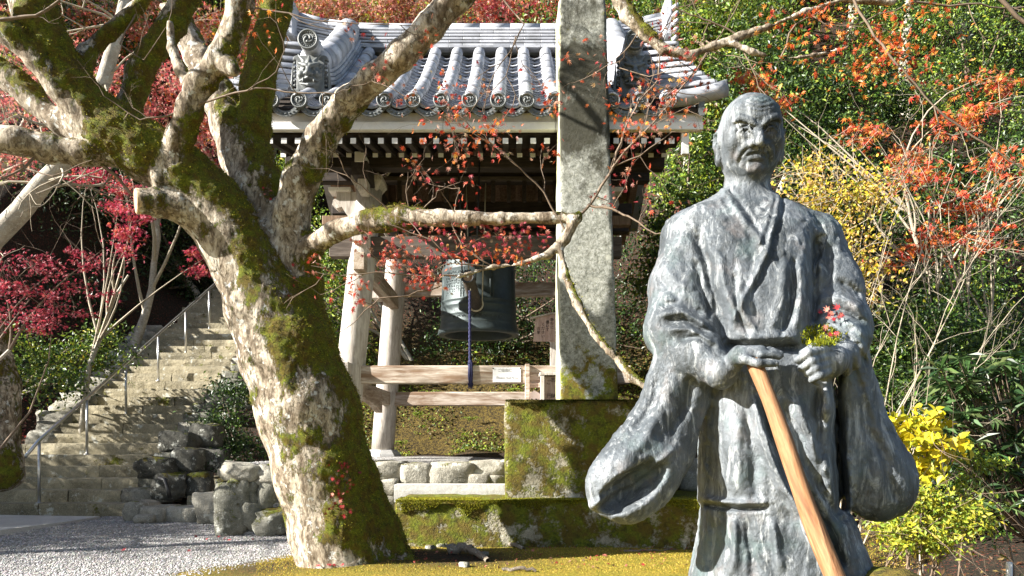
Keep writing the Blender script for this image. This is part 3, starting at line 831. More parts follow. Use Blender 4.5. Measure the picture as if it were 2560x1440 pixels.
for i, (x0, x1, y0, y1, d, fl) in enumerate(((572, 668, 1160, 1202, 8.25, 1), (655, 735, 1158, 1208, 8.3, 1), (552, 632, 1195, 1328, 8.2, 0), (615, 668, 1200, 1262, 8.3, 0), (660, 730, 1200, 1275, 8.35, 0), (612, 672, 1255, 1322, 8.25, 0), (650, 735, 1270, 1332, 8.15, 0), (725, 800, 1160, 1240, 8.3, 0), (725, 810, 1235, 1330, 8.2, 0))):
    rock('capstone' if fl else 'boulder', P((x0 + x1) / 2, (y0 + y1) / 2, d + .15), ((x1 - x0) * d / F * 1.1, .55, (y1 - y0) * d / F * 1.08), i + 400, M['rock'] if fl else M['rock_mid'], corner, (0, rr.uniform(-.1, .1), rr.uniform(-.2, .2)), .62, .2, 6)
rough = rough_slab('granite_kerb', PX(985, 7.5), PX(1262, 7.5), 7.5, 7.72, .42, PZ(1212, 7.5), 77, M['slab'], None, 10, .004, .008)
tag(rough, 'long pale granite kerbstone lying between the boulder wall and the mossy slab', 'kerbstone')

# ------------------------------------------------------------------ stone pillar on two mossy blocks
def worn_block(name, x0, x1, y0, y1, z0, z1, vox, mat, parent=None, taper=None, r=.03, amp=.012, seed=0, peak=0.0):
    c = np.array([(x0 + x1) / 2, (y0 + y1) / 2, (z0 + z1) / 2], np.float32); h = np.array([x1 - x0, y1 - y0, z1 - z0], np.float32) / 2
    def f(p):
        q = p - c
        if taper is not None:
            t = np.clip((p[:, 2] - z0) / (z1 - z0), 0, 1)
            hx = h[0] + (taper[0] - h[0]) * t; q = q.copy(); q[:, 0] -= taper[1] * t; hy = h[1] + (taper[2] - h[1]) * t
        else: hx, hy = h[0], h[1]
        a = np.abs(q); dx = a[:, 0] - hx + r; dy = a[:, 1] - hy + r; dz = a[:, 2] - h[2] + r
        if peak: dz = dz + np.maximum(np.maximum(a[:, 0] / np.maximum(hx, .01), a[:, 1] / np.maximum(hy, .01)) - .55, 0) * peak
        o = np.sqrt(np.maximum(dx, 0) ** 2 + np.maximum(dy, 0) ** 2 + np.maximum(dz, 0) ** 2) + np.minimum(np.maximum(np.maximum(dx, dy), dz), 0) - r
        return o + amp * fbm(p, 5, 3, seed)
    v, q = surface_nets(f, (x0 - .1, y0 - .1, z0 - .1), (x1 + .1, y1 + .1, z1 + .1), vox)
    return obj(name, v, (q.ravel(), np.full(len(q), 4)), mat, parent, True, (float(c[0]), float(c[1]), z0))
monument = thing('stone_pillar_monument', 'tall lichened granite pillar standing on a mossy block in front of the bell tower', 'stone pillar', (.75, 7.6, 0))
worn_block('pillar', .466, 1.05, 7.3, 7.86, 1.40, 5.47, .024, M['pillar'], monument, (.235, -.06, .235), .02, .006, 3, .06)
def moss_top(name, x0, x1, y0, y1, z, n, parent, hang=.1, hmax=.03, cols=None):
    """thick moss on the top of a block and over its front edge"""
    r = np.random.default_rng(int(n + x0 * 100))
    a = np.stack([x0 + (x1 - x0) * r.random(n), y0 + (y1 - y0) * r.random(n), np.full(n, z)], 1)
    m = n
    bx_ = x0 + (x1 - x0) * r.random(m); hv = np.clip(.55 + .75 * vnoise(np.stack([bx_, 0 * bx_, 0 * bx_], 1), 5, 3) + .3 * vnoise(np.stack([bx_, 0 * bx_, 0 * bx_], 1), 17, 4), .12, 1.4)
    b = np.stack([bx_, np.full(m, y0 - .004), z + .006 - hang * hv * r.random(m) ** 1.8], 1)
    p = np.concatenate([a, b]); nr = np.concatenate([np.tile([0, -.2, 1.0], (n, 1)), np.tile([0, -.9, -.2], (m, 1))])
    cols = cols or [(.10, .10, .008), (.17, .16, .012), (.25, .22, .02), (.06, .06, .006)]
    return tag(blades(name, p, nr, .006 + hmax * .38 * r.random(n + m), palette(r, n + m, cols), M['moss_blade'], .55, .8, parent, (float(x0 + x1) / 2, y0, z)), kind='stuff')
worn_block('upper_block', PX(1262, 7.0), 1.53, 7.0, 8.0, .45, 1.43, .03, M['block'], monument, None, .03, .012, 5)
worn_block('lower_block', PX(985, 6.8), 2.45, 6.8, 8.02, -.15, .50, .03, M['block'], monument, None, .05, .016, 8)
moss_top('moss_cover', PX(1264, 7.0), 1.51, 6.99, 7.5, 1.425, 5000, monument, .10, .03, [(.05, .055, .006), (.10, .10, .01), (.03, .035, .004)])
moss_top('moss_cover', PX(990, 6.8), 2.4, 6.79, 7.1, .495, 17000, monument, .10, .035, [(.20, .20, .012), (.30, .29, .02), (.38, .35, .03), (.12, .12, .01)])
# ------------------------------------------------------------------ bell tower
CT = Vector((-.42, 9.75, .79))
tower = thing('bell_tower', 'open timber bell tower with a silvery tiled gable roof and white rafter ends', 'bell tower', tuple(CT))
tx = CT.x
def part(mb, name, mat, smooth=False, parent=None): return mb.build(name, mat, parent or tower, smooth)
# posts lean inwards; stone bases
for sx in (-1, 1):
    for (yb, yt) in ((8.42, 8.66), (11.08, 10.84)):
        b = Vector((tx + sx * 1.515, yb, .90)); t = Vector((tx + sx * 1.25, yt, 3.97))
        n = 7; pts = [b.lerp(t, i / n) for i in range(n + 1)]
        part(MB().tube(pts, [.168 - .018 * i / n for i in range(n + 1)], 20), 'post', M['post'], True)
        m = MB().lathe([(.30, -.15), (.30, .0), (.27, .05), (.21, .115)], (b.x, b.y, .79), 8, closed=True); part(m, 'base_stone', M['slab'])
        # capital block and bracket pieces on each post
        m = MB(); m.box((t.x, t.y, 4.06), (.36, .36, .075), bev=.012)
        m.lathe([(.14, -.10), (.17, -.08), (.21, -.03), (.235, 0)], (t.x, t.y, 4.025), 4, Matrix.Rotation(math.pi / 4, 3, 'Z'), True); part(m, 'capital', M['post'])
        part(MB().box((t.x, t.y, 4.125), (.15, .5, .05), bev=.008), 'bearing_block', M['post'])
def sxy(px, d): return PX(px, d)
# tie beams (kashira), lower beams and low rails
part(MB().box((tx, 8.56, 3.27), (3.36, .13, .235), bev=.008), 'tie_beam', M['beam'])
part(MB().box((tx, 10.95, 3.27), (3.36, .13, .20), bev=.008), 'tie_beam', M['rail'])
for sx in (-1, 1):
    part(MB().box((tx + sx * 1.30, 9.75, 3.06), (.13, 2.9, .2), bev=.008), 'tie_beam', M['rail_y'])
    part(MB().box((tx + sx * 1.43, 9.75, 1.66), (.12, 2.75, .19), bev=.008), 'low_rail', M['rail_y'])
part(MB().box((tx + .20, 8.47, 1.795), (3.15, .12, .205), bev=.01), 'low_rail', M['rail'])
part(MB().box((tx, 11.0, 1.66), (2.95, .12, .205), bev=.01), 'low_rail', M['rail'])
# curved knee braces under the front low rail
m = MB()
pl = [(-1.68, 1.69), (-1.40, 1.69), (-1.40, 1.42), (-1.46, 1.52), (-1.55, 1.60), (-1.68, 1.63)]
k = len(pl); va = [Vector((tx + a + .06, 8.55 + 1.0 * (a + 1.68) / .28, b - .02)) for a, b in pl]; vb = [v + Vector((.09, -.02, 0)) for v in va]
m.add(va + vb, [tuple(range(k)), tuple(range(2 * k - 1, k - 1, -1))] + [(i, k + i, k + (i + 1) % k, (i + 1) % k) for i in range(k)]); part(m, 'knee_brace', M['rail_y'])
# little posts and crossbar by the offering box
part(MB().box((PX(1318.5, 8.38), 8.38, 1.30), (.055, .055, 1.22), bev=.006), 'small_post', M['rail'])
part(MB().box((PX(1338, 8.40), 8.41, PZ(963, 8.4)), (.16, .05, .055), bev=.005), 'crossbar', M['rail'])
# wedges driven through the posts
for (x0, x1, y0, y1, d) in ((882, 907, 560, 605, 8.36), (850, 873, 905, 940, 8.22), (930, 950, 725, 747, 10.75)):
    part(MB().box((PX((x0 + x1) / 2, d), d + .1, PZ((y0 + y1) / 2, d)), ((x1 - x0) * d / F, .3, (y1 - y0) * d / F), bev=.006), 'wedge', M['post'])
# purlin beams under the rafters, ridge beams, ceiling
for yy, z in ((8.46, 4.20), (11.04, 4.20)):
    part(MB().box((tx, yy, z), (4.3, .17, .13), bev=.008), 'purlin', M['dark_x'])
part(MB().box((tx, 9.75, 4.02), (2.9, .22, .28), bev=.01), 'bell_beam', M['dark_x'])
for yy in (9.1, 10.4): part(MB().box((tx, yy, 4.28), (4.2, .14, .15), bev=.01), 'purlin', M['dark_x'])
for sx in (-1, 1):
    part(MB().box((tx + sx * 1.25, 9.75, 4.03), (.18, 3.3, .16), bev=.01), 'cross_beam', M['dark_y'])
# front nosings: the white faced block ends over the left and right posts
for sx in (-1, 1):
    t = Vector((tx + sx * 1.25, 8.66, 0))
    part(MB().box((t.x + sx * -.005, 8.32, 3.955), (.10, .22, .27), bev=.008), 'beam_nose', M['post'])
    part(MB().box((t.x, 8.25, 4.15), (.105, .32, .115), bev=.006), 'beam_nose', M['fascia'])
    # scrolled side bracket
    sc = [(0.12, .12), (.36, .12), (.36, .05), (.40, .03), (.41, -.03), (.36, -.07), (.30, -.05), (.27, -.10), (.23, -.16), (.16, -.19), (.12, -.20)]
    sc = [(-a if a != .12 else -a, b) for a, b in sc]
    k = len(sc); m = MB()
    va = [Vector((t.x + (a if sx < 0 else -a), 8.56, 3.80 + b)) for a, b in sc]; vb = [v + Vector((0, .14, 0)) for v in va]
    m.add(va + vb, [tuple(range(k)), tuple(range(2 * k - 1, k - 1, -1))] + [(i, (i + 1) % k, k + (i + 1) % k, k + i) for i in range(k)]); part(m, 'scroll_bracket', M['post'])
    m = MB().box((t.x + sx * .32, 8.63, 3.945), (.26, .2, .05), bev=.006); part(m, 'bracket_cap', M['fascia'])
    part(MB().box((t.x + sx * .32, 8.75, 3.63), (.48, .13, .11), bev=.006), 'bracket_beam', M['gable'])
# lattice of the ceiling edge seen behind the beam
for i in range(11):
    part(MB().box((tx - .95 + i * .19, 9.02, 4.08), (.05, .05, .26), bev=.004), 'ceiling_slat', M['dark_y'])
part(MB().box((tx, 9.02, 4.23), (2.3, .06, .05), bev=.004), 'ceiling_rail', M['beam'])
for (px, py) in ((945, 435), (975, 425)):
    c = P(px, py, 8.9)
    part(MB().tube([c + Vector((0, 0, .1)), c + Vector((.0, 0, -.02)), c + Vector((-.03, 0, -.06)), c + Vector((-.06, 0, -.05))], .012, 8), 'iron_hook', M['rope_pale'], True)

# ---- roof surfaces
YE, YR = 7.40, 9.60
def zt(y):
    """top of the tile bed on the front slope"""
    t = (y - YE) / 2.35
    return 4.39 + 1.78 * (.75 * t + .25 * t * t)
HW = 2.50
def slab(name, ys, zf, x0, x1, th, mat):
    v, f = [], []
    for y in ys:
        for x in (x0, x1): v.append((x, y, zf(y))); v.append((x, y, zf(y) - th))
    for i in range(len(ys) - 1):
        a = i * 4
        f += [(a, a + 2, a + 6, a + 4), (a + 1, a + 5, a + 7, a + 3), (a, a + 4, a + 5, a + 1), (a + 2, a + 3, a + 7, a + 6)]
    f += [(0, 1, 3, 2), (len(v) - 4, len(v) - 2, len(v) - 1, len(v) - 3)]
    return obj(name, v, f, mat, tower, False)
ys = list(np.linspace(7.5, 9.75, 9))
slab('roof_deck', ys, lambda y: zt(y) - .035, tx - 2.32, tx + 2.32, .05, M['dark_x'])
slab('roof_deck', [19.5 - y for y in ys][::-1], lambda y: zt(19.5 - y) - .035, tx - 2.32, tx + 2.32, .05, M['gable'])
slab('rear_tiles', [19.5 - y for y in ys][::-1], lambda y: zt(19.5 - y) + .05, tx - 2.45, tx + 2.45, .07, M['tile'])
# rafters with white ends, two tiers, front and (brown) rear
raf1 = raf2 = None
def rafter(x, y0, z0, y1, z1, s, mat, cap=True):
    o = part(MB().beam((x, y0, z0), (x, y1, z1), s, s, .003), 'rafter', mat)
    if cap:
        d = Vector((0, y1 - y0, z1 - z0)).normalized()
        c = Vector((x, y0, z0)) - d * .004
        part(MB().box(c, (s * .98, .006, s * .98), bev=.001), 'white_end', M['white'], parent=o)
    return o
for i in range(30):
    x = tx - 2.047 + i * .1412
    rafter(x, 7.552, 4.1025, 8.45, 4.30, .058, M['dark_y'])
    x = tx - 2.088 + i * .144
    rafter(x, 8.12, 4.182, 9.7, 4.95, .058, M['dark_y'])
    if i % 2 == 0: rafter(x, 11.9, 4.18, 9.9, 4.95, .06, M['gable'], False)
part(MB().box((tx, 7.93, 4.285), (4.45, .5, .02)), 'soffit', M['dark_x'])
part(MB().box((tx, 7.66, 4.225), (4.42, .06, .05), bev=.004), 'eave_batten', M['dark_x'])
# white fascia in lengths, with joints
fx = [tx - 2.36, tx - 1.35, tx - .28, tx + .86, tx + 1.55, tx + 2.36]
for a, b in zip(fx[:-1], fx[1:]):
    part(MB().box(((a + b) / 2, 7.56, 4.335), (b - a - .004, .06, .115), bev=.003), 'fascia_board', M['fascia'])
    part(MB().box(((a + b) / 2, 7.535, 4.235), (b - a - .004, .08, .078), bev=.003), 'fascia_board', M['white'])
# gable barge boards with white ends
for sx in (-1, 1):
    for sgn, m_ in ((1, M['gable']), (-1, M['gable'])):
        v, f = [], []
        yy = np.linspace(7.62, 9.75, 8)
        for y in yy:
            Y = y if sgn > 0 else 19.5 - y
            for x in (tx + sx * 2.18, tx + sx * 2.23):
                v.append((x, Y, zt(y) - .09)); v.append((x, Y, zt(y) - .34))
        for i in range(7):
            a = i * 4
            f += [(a, a + 2, a + 6, a + 4), (a + 1, a + 5, a + 7, a + 3), (a, a + 4, a + 5, a + 1), (a + 2, a + 3, a + 7, a + 6)]
        f += [(0, 1, 3, 2), (28, 30, 31, 29)]
        obj('barge_board', v, f, m_, tower, False)
    part(MB().box((tx + sx * 2.19, 7.58, 4.09), (.075, .06, .24), bev=.004), 'barge_end', M['white'])
    # king-post gable wall boards, seen from below
    for j in range(9):
        y = 8.75 + j * .25
        top = zt(min(y, 19.5 - y)) - .15
        part(MB().box((tx + sx * 1.30, y, (4.15 + top) / 2), (.03, .235, max(.1, top - 4.15)), bev=.003), 'gable_board', M['gable'])
# ---- tiles
def arc_strip(r, a0, a1, n, L, th, taper=0.0, up=True):
    """a curved tile along +Y, open side down; outer radius r"""
    v, f = [], []
    for j, y in enumerate((0, L)):
        rr_ = r * (1 - taper * j)
        for i in range(n + 1):
            a = a0 + (a1 - a0) * i / n
            v.append((rr_ * math.cos(a), y, rr_ * math.sin(a)))
        for i in range(n + 1):
            a = a0 + (a1 - a0) * i / n
            v.append(((rr_ - th) * math.cos(a), y, (rr_ - th) * math.sin(a)))
    k = n + 1
    for i in range(n):
        f.append((i, i + 1, 2 * k + i + 1, 2 * k + i)); f.append((k + i, 3 * k + i, 3 * k + i + 1, k + i + 1))
        f.append((i, k + i, k + i + 1, i + 1))
    f.append((0, 2 * k, 3 * k, k)); f.append((n, k + n, 3 * k + n, 2 * k + n))
    return v, f
m = MB(); m.add(*arc_strip(.077, math.pi, 0, 12, .262, .02, .05)); ROUND = m.mesh('round_tile', True); ROUND.materials.append(M['tile'])
m = MB()
v, f = arc_strip(.155, math.radians(212), math.radians(328), 6, .155, .016)
m.add([(a, b, c + .10) for a, b, c in v], f); PAN = m.mesh('pan_tile', False); PAN.materials.append(M['tile'])
def tomoe(r):
    """round eave disc facing -Y: rim, ring of beads, three comma swirl"""
    Mx = Matrix.Rotation(math.pi / 2, 3, 'X')      # local z -> -y
    m = MB().lathe([(r * .96, -.03), (r, .006), (r * .96, .016), (r * .82, .016), (r * .78, .002), (r * .3, .002), (.001, .002)], (0, 0, 0), 28, Mx)
    for k in range(20):
        a = 2 * math.pi * k / 20
        c = Mx @ Vector((r * .68 * math.cos(a), r * .68 * math.sin(a), .004))
        m.lathe([(r * .062, 0), (r * .05, .006), (.0005, .008)], c, 6, Mx)
    for k in range(3):
        a0 = 2 * math.pi * k / 3; pts = []; rs = []
        for i in range(12):
            t = i / 11
            a = a0 + t * 3.4; q = r * (.20 + .33 * min(1, t * 1.3))
            pts.append(Mx @ Vector((q * math.cos(a), q * math.sin(a), .004))); rs.append(r * (.15 * (1 - t) ** .8 + .015))
        m.tube(pts, rs, 6)
    me = m.mesh('eave_disc', True); me.materials.append(M['tile_dark']); return me
DISC = tomoe(.083)
m = MB()
nseg = 8
for j, (ra, rb, y) in enumerate(((.155, .098, 0.0),)):
    v, f = [], []
    for i in range(nseg + 1):
        a = math.radians(205 + 130 * i / nseg)
        for rq, yy in ((.168, 0), (.115, 0), (.168, .03), (.115, .03)):
            v.append((rq * math.cos(a), yy, rq * math.sin(a) * 1.0 + .10))
    for i in range(nseg):
        b = i * 4; c = b + 4
        f += [(b, b + 1, c + 1, c), (b + 2, c + 2, c + 3, b + 3), (b, c, c + 2, b + 2), (b + 1, b + 3, c + 3, c + 1)]
    m.add(v, f)
    for i in range(7):
        a = math.radians(222 + 96 * i / 6)
        m.box((.142 * math.cos(a), -.004, .142 * math.sin(a) + .10), (.02, .012, .016), bev=.004)
LIP = m.mesh('eave_pan_end', False); LIP.materials.append(M['tile_dark'])
def inst(name, me, loc, rot=(0, 0, 0), parent=None, scale=None):
    o = put(name, me, None, parent or tower, loc, rot)
    if scale: o.scale = scale
    return o
rq = random.Random(12)
PITCH = .284
NT_ = 9
for i in range(-7, 8):
    x = tx + i * PITCH
    hidden = abs(i) == 6
    for k in range(NT_):
        y0 = YE + k * (YR - YE) / NT_; y1 = y0 + (YR - YE) / NT_
        if (hidden and k > 1) or (abs(i) == 7 and k > 1): continue
        sl = math.atan2(zt(y1) - zt(y0), y1 - y0)
        inst('round_tile', ROUND, (x + rq.uniform(-.003, .003), y0, zt(y0) + .055), (sl + .012, 0, rq.uniform(-.006, .006)))
    inst('eave_disc', DISC, (x, YE - .012, zt(YE) + .055), (0, rq.uniform(0, 6), 0))
for i in range(-7, 7):
    x = tx + (i + .5) * PITCH
    inst('eave_pan_end', LIP, (x, YE + .01, zt(YE) - .03))
    if abs(i + .5) > 6: continue
    nc = 20
    for k in range(nc):
        y0 = YE + .03 + k * (YR - YE) / nc
        sl = math.atan2(zt(y0 + .1) - zt(y0), .1)
        inst('pan_tile', PAN, (x, y0, zt(y0) + .028), (sl - .10, 0, 0))
# verge rolls at both gable edges, pointing sideways
v, f = arc_strip(.085, math.pi, 0, 10, .62, .02)
m = MB(); m.add(v, f); VERGE = m.mesh('verge_roll', True); VERGE.materials.append(M['tile'])
for sx in (-1, 1):
    for k in range(9):
        y0 = YE + .06 + k * .255
        if k == 0:
            m = MB(); pts = []
            for t in np.linspace(0, 1, 6): pts.append((tx + sx * (1.96 + .62 * t), y0 + .02, zt(y0) + .07 + .11 * t * t))
            m.tube(pts, [.082] * 6, 14); part(m, 'verge_roll', M['tile'], True)
            inst('eave_disc', DISC, (tx + sx * 2.585, y0 + .02, zt(y0) + .182), (0, 0, sx * math.radians(90 - 22)))
        else:
            inst('verge_roll', VERGE, (tx + sx * 1.90, y0, zt(y0) + .085), (0.10, 0, -sx * math.pi / 2))
            inst('eave_disc', DISC, (tx + sx * 2.53, y0, zt(y0) + .14), (0, 0, sx * math.radians(90)))
    # verge edge trim below the rolls
    v, f = [], []
    yy = np.linspace(7.45, 9.6, 8)
    for y in yy:
        for x in (tx + sx * 2.30, tx + sx * 2.36): v.append((x, y, zt(y) + .05)); v.append((x, y, zt(y) - .1))
    for i in range(7):
        a = i * 4; f += [(a, a + 2, a + 6, a + 4), (a + 1, a + 5, a + 7, a + 3), (a, a + 4, a + 5, a + 1), (a + 2, a + 3, a + 7, a + 6)]
    f += [(0, 1, 3, 2), (28, 30, 31, 29)]
    obj('verge_trim', v, f, M['tile_dark'], tower, False)
# main ridge: seven courses of flat tiles and a round capping, ends swept up
def lift(x):
    a = max(0, (abs(x - tx) - 1.35) / 1.05); return .15 * a * a
xs = np.linspace(tx - 2.38, tx + 2.38, 13)
for c in range(7):
    z0 = 6.125 + c * .047
    off = (c % 2) * .18
    cx_ = [xs[0]] + [x + off for x in xs[1:-1]] + [xs[-1]]
    for a, b in zip(cx_[:-1], cx_[1:]):
        w = .36 - .02 * c if c > 0 else .42
        part(MB().beam((a + .002, 9.75, z0 + lift(a)), (b - .002, 9.75, z0 + lift(b)), w + rq.uniform(-.004, .004), .029, .004), 'ridge_tile', M['tile'])
core = []
m = MB().tube([(x, 9.75, 6.20 + lift(x)) for x in xs], .13, 10); part(m, 'ridge_core', M['tile_dark'], True)
for a, b in zip(xs[:-1], xs[1:]):
    part(MB().tube([(a + .003, 9.75, 6.455 + lift(a)), (b - .003, 9.75, 6.455 + lift(b))], .075, 14), 'ridge_roll', M['tile'], True)
# ridge end ornaments
for sx in (-1, 1):
    x = tx + sx * 2.42
    m = MB().box((x, 9.75, 6.30 + .15), (.10, .62, .46), bev=.02)
    part(m, 'ridge_end_tile', M['tile'])
    m = MB()
    for k in range(5):
        z = 6.16 + k * .10
        m.tube([(x + sx * .05, 9.46, z), (x + sx * .10, 9.42, z + .03), (x + sx * .12, 9.47, z + .07), (x + sx * .07, 9.50, z + .06)], [.03, .026, .02, .012], 6)
    m.tube([(x, 9.75, 6.62), (x + sx * .03, 9.72, 6.70), (x + sx * .02, 9.70, 6.78)], [.06, .045, .02], 8)
    part(m, 'ridge_scroll', M['tile'], True)
# two descending ridges with demon mask end tiles
def f_mask(p):
    """guardian mask plate: x across, y depth (front at -y), z up; about .40 x .42"""
    x, y, z = np.abs(p[:, 0]), p[:, 1], p[:, 2]
    qx = x - (.165 + .02 * np.clip(-z / .2, -1, 1)); dz = np.maximum(z - .16, -z - .21); 
    dx = np.maximum(qx, 0); dzz = np.maximum(dz, 0)
    d2 = np.sqrt(dx * dx + dzz * dzz) + np.minimum(np.maximum(qx, dz), 0) - .035
    plate = np.maximum(d2, np.abs(y - .03) - .03)
    grv = np.maximum(np.abs(x - .165) - .020, np.abs(z + .02) - .165); plate = np.maximum(plate, -np.maximum(grv, -y + -.02))
    q = np.stack([x, y, z], 1)
    zz = (z + .165) / .047; k = np.clip(np.round(zz), 0, 6)
    bead = np.sqrt((x - .165) ** 2 + (y - .012) ** 2 + (z + .165 - k * .047) ** 2) - .016
    d = np.minimum(plate, bead)
    face = ell_d(q, (0, 0, -.01), (.115, .075, .155)); d = smin(d, face, .03)
    d = smin(d, seg_d(q, (.02, -.075, .045), (.10, -.05, .085), .026, .014), .02)      # brows
    d = smin(d, seg_d(q, (.05, -.045, .10), (.12, -.03, .185), .026, .007), .015)      # horns
    d = smin(d, seg_d(q, (0, -.06, .09), (0, -.04, .16), .03, .012), .02)
    d = smax(d, -ell_d(q, (.053, -.088, .018), (.034, .03, .020)), .008)
    d = np.minimum(d, ell_d(q, (.052, -.062, .016), (.017, .017, .015)))
    d = smin(d, seg_d(q, (0, -.08, .03), (0, -.105, -.035), .018, .030), .015)         # nose
    d = smin(d, ell_d(q, (.030, -.092, -.04), (.022, .02, .018)), .01)
    d = smin(d, ell_d(q, (.085, -.05, -.03), (.035, .03, .035)), .02)                  # cheeks
    d = smax(d, -ell_d(q, (0, -.085, -.105), (.085, .045, .030)), .008)                # mouth
    d = np.minimum(d, seg_d(q, (.055, -.07, -.085), (.058, -.085, -.125), .014, .004)) # fangs
    d = smin(d, seg_d(q, (.0, -.082, -.072), (.10, -.045, -.10), .014, .010), .008)
    d = smin(d, seg_d(q, (.0, -.075, -.148), (.085, -.045, -.125), .016, .010), .01)
    for k in range(3):
        d = smin(d, seg_d(q, (.105, -.02, .06 - .05 * k), (.135, -.03, .09 - .05 * k), .018, .006), .01)
    return d
v, q = surface_nets(f_mask, (-.24, -.16, -.28), (.24, .09, .24), .0065)
MASK = np_mesh('demon_mask_tile', v, q.ravel(), np.full(len(q), 4)); MASK.materials.append(M['tile_dark'])
BIGDISC = tomoe(.108)
for sx in (-1, 1):
    x = tx + sx * 1.70
    inst('demon_mask_tile', MASK, (x, 7.78, 4.90))
    part(MB().tube([(x, 7.70, 5.215), (x, 8.2, 5.22)], .104, 20), 'horn_roll', M['tile'], True)
    inst('eave_disc', BIGDISC, (x, 7.692, 5.215))
    for s2 in (-1, 1): part(MB().box((x + s2 * .16, 7.80, 4.70), (.12, .06, .10), bev=.02), 'mask_foot', M['tile_dark'])
    for c in range(4):
        w = .40 - .04 * c
        yy = np.linspace(7.86, 9.6, 7)
        for a, b in zip(yy[:-1], yy[1:]):
            h = lambda y: zt(y) + .10 + .045 * c + .07 * max(0, (8.5 - y) / .64) ** 2
            part(MB().beam((x, a + .002, h(a)), (x, b - .002, h(b)), w, .034, .004), 'ridge_tile', M['tile'])
    yy = np.linspace(7.9, 9.62, 8)
    for a, b in zip(yy[:-1], yy[1:]):
        h = lambda y: zt(y) + .33 + .07 * max(0, (8.5 - y) / .64) ** 2
        part(MB().tube([(x, a, h(a)), (x, b + .02, h(b) + .01)], [.150, .142], 18), 'ridge_roll', M['tile'], True)
    # side rolls filling beside the ridge, inner side
    yy = np.linspace(8.0, 9.55, 9)
    for a, b in zip(yy[:-1], yy[1:]):
        part(MB().tube([(x - sx * .245, a, zt(a) + .06), (x - sx * .245, b + .015, zt(b) + .065)], [.062, .058], 12), 'round_tile', M['tile'], True)

# ------------------------------------------------------------------ bell, striker, cord
bz = 2.42
bell = thing('temple_bell', 'big dark green bronze temple bell hanging under the tower roof', 'bell', (tx - .02, 9.75, bz))
prof = [(.44, .0), (.525, .0), (.535, .02), (.528, .05), (.512, .09), (.505, .12), (.507, .13), (.507, .14), (.502, .15), (.498, .22), (.502, .23), (.502, .245), (.496, .255), (.492, .33), (.497, .34), (.497, .36), (.491, .37), (.489, .40), (.495, .41), (.495, .425), (.488, .435),
        (.482, .60), (.478, .80), (.482, .81), (.482, .83), (.476, .84), (.472, .95), (.462, 1.05), (.43, 1.14), (.36, 1.21), (.25, 1.25), (.10, 1.265), (.001, 1.268)]
m = MB().lathe(prof, (tx - .02, 9.75, bz), 56)
m.lathe([(.44, .0), (.42, .06), (.41, .4), (.39, .9), (.30, 1.15), (.001, 1.18)], (tx - .02, 9.75, bz), 40); m.build('bell_body', M['bell'], bell, True)
m = MB()
for k in range(8):
    a = 2 * math.pi * (k + .5) / 8
    for dz in np.linspace(.44, .80, 2):
        pass
    for s_ in (-.02, .02):
        aa = a + s_ * 2
        m.tube([(tx - .02 + r_ * math.cos(aa), 9.75 + r_ * math.sin(aa), bz + z_) for r_, z_ in ((.489, .43), (.482, .6), (.478, .81))], .006, 5)
m.build('raised_band', M['bell'], bell, True)
m = MB()
for k in range(40):
    a = 2 * math.pi * k / 40
    if k % 10 in (0, 9): continue
    for r_ in range(4):
        z_ = bz + .88 + r_ * .05; rad = .478 - r_ * .008
        c = Vector((tx - .02 + rad * math.cos(a), 9.75 + rad * math.sin(a), z_))
        m.tube([c - Vector((math.cos(a), math.sin(a), 0)) * .01, c + Vector((math.cos(a), math.sin(a), 0)) * .022], [.014, .007], 6)
m.build('boss', M['bell'], bell, True)
m = MB().tube([(tx - .16, 9.75, bz + 1.24), (tx - .15, 9.75, bz + 1.38), (tx - .02, 9.75, bz + 1.47), (tx + .11, 9.75, bz + 1.38), (tx + .12, 9.75, bz + 1.24)], [.05, .045, .05, .045, .05], 10); m.build('hanging_loop', M['bell'], bell, True)
m = MB()
# raised scroll ornament on the lower belt and columns of cast characters (relief)
rb_ = random.Random(3)
for k in range(10):
    a = -math.pi / 2 + (k - 4.5) * .14
    pts = []
    for t in np.linspace(0, 4.2, 9):
        aa = a + .045 * math.cos(t) * (1 - t / 6); z_ = bz + .185 + .022 * math.sin(t) * (1 - t / 6)
        pts.append((tx - .02 + .503 * math.cos(aa), 9.75 + .503 * math.sin(aa), z_))
    m.tube(pts, .005, 4)
m.build('scroll_relief', M['bell'], bell, True)
m = MB()
for col in range(13):
    a = -math.pi / 2 - .95 + col * .062
    for r_ in range(9):
        z_ = bz + .76 - r_ * .036
        for s_ in range(3):
            aa = a + rb_.uniform(-.018, .018); zz = z_ + rb_.uniform(-.011, .011); hz = rb_.random() < .5
            p = Vector((tx - .02 + .4845 * math.cos(aa), 9.75 + .4845 * math.sin(aa), zz)); u = Vector((-math.sin(aa), math.cos(aa), 0))
            m.beam(p - (u * .009 if hz else Vector((0, 0, .010))), p + (u * .009 if hz else Vector((0, 0, .010))), .004, .005, 0)
m.build('cast_inscription', M['bell'], bell)
log = thing('bell_striker', 'dark round striker log slung end-on in front of the bell', 'bell striker', (-.48, 8.6, 2.75))
a = Vector((-.493, 8.25, 2.87)); b = Vector((-.436, 9.19, 2.70))
m = MB().tube([a, a.lerp(b, .5), b], [.071, .074, .076], 20); m.build('log', M['log'], log, True)
dr = (b - a).normalized(); Q = dr.to_track_quat('Z', 'Y').to_matrix()
m = MB().lathe([(.074, 0), (.078, -.006), (.070, -.010), (.058, -.010), (.055, -.004)], a, 24, Q); m.build('end_ring', M['iron'], log, True)
m = MB().lathe([(.054, -.003), (.001, -.004)], a, 20, Q); m.build('end_face', M['gable'], log)
m = MB().lathe([(.012, -.004), (.010, -.014), (.001, -.016)], a, 10, Q); m.build('end_bolt', M['white'], log, True)
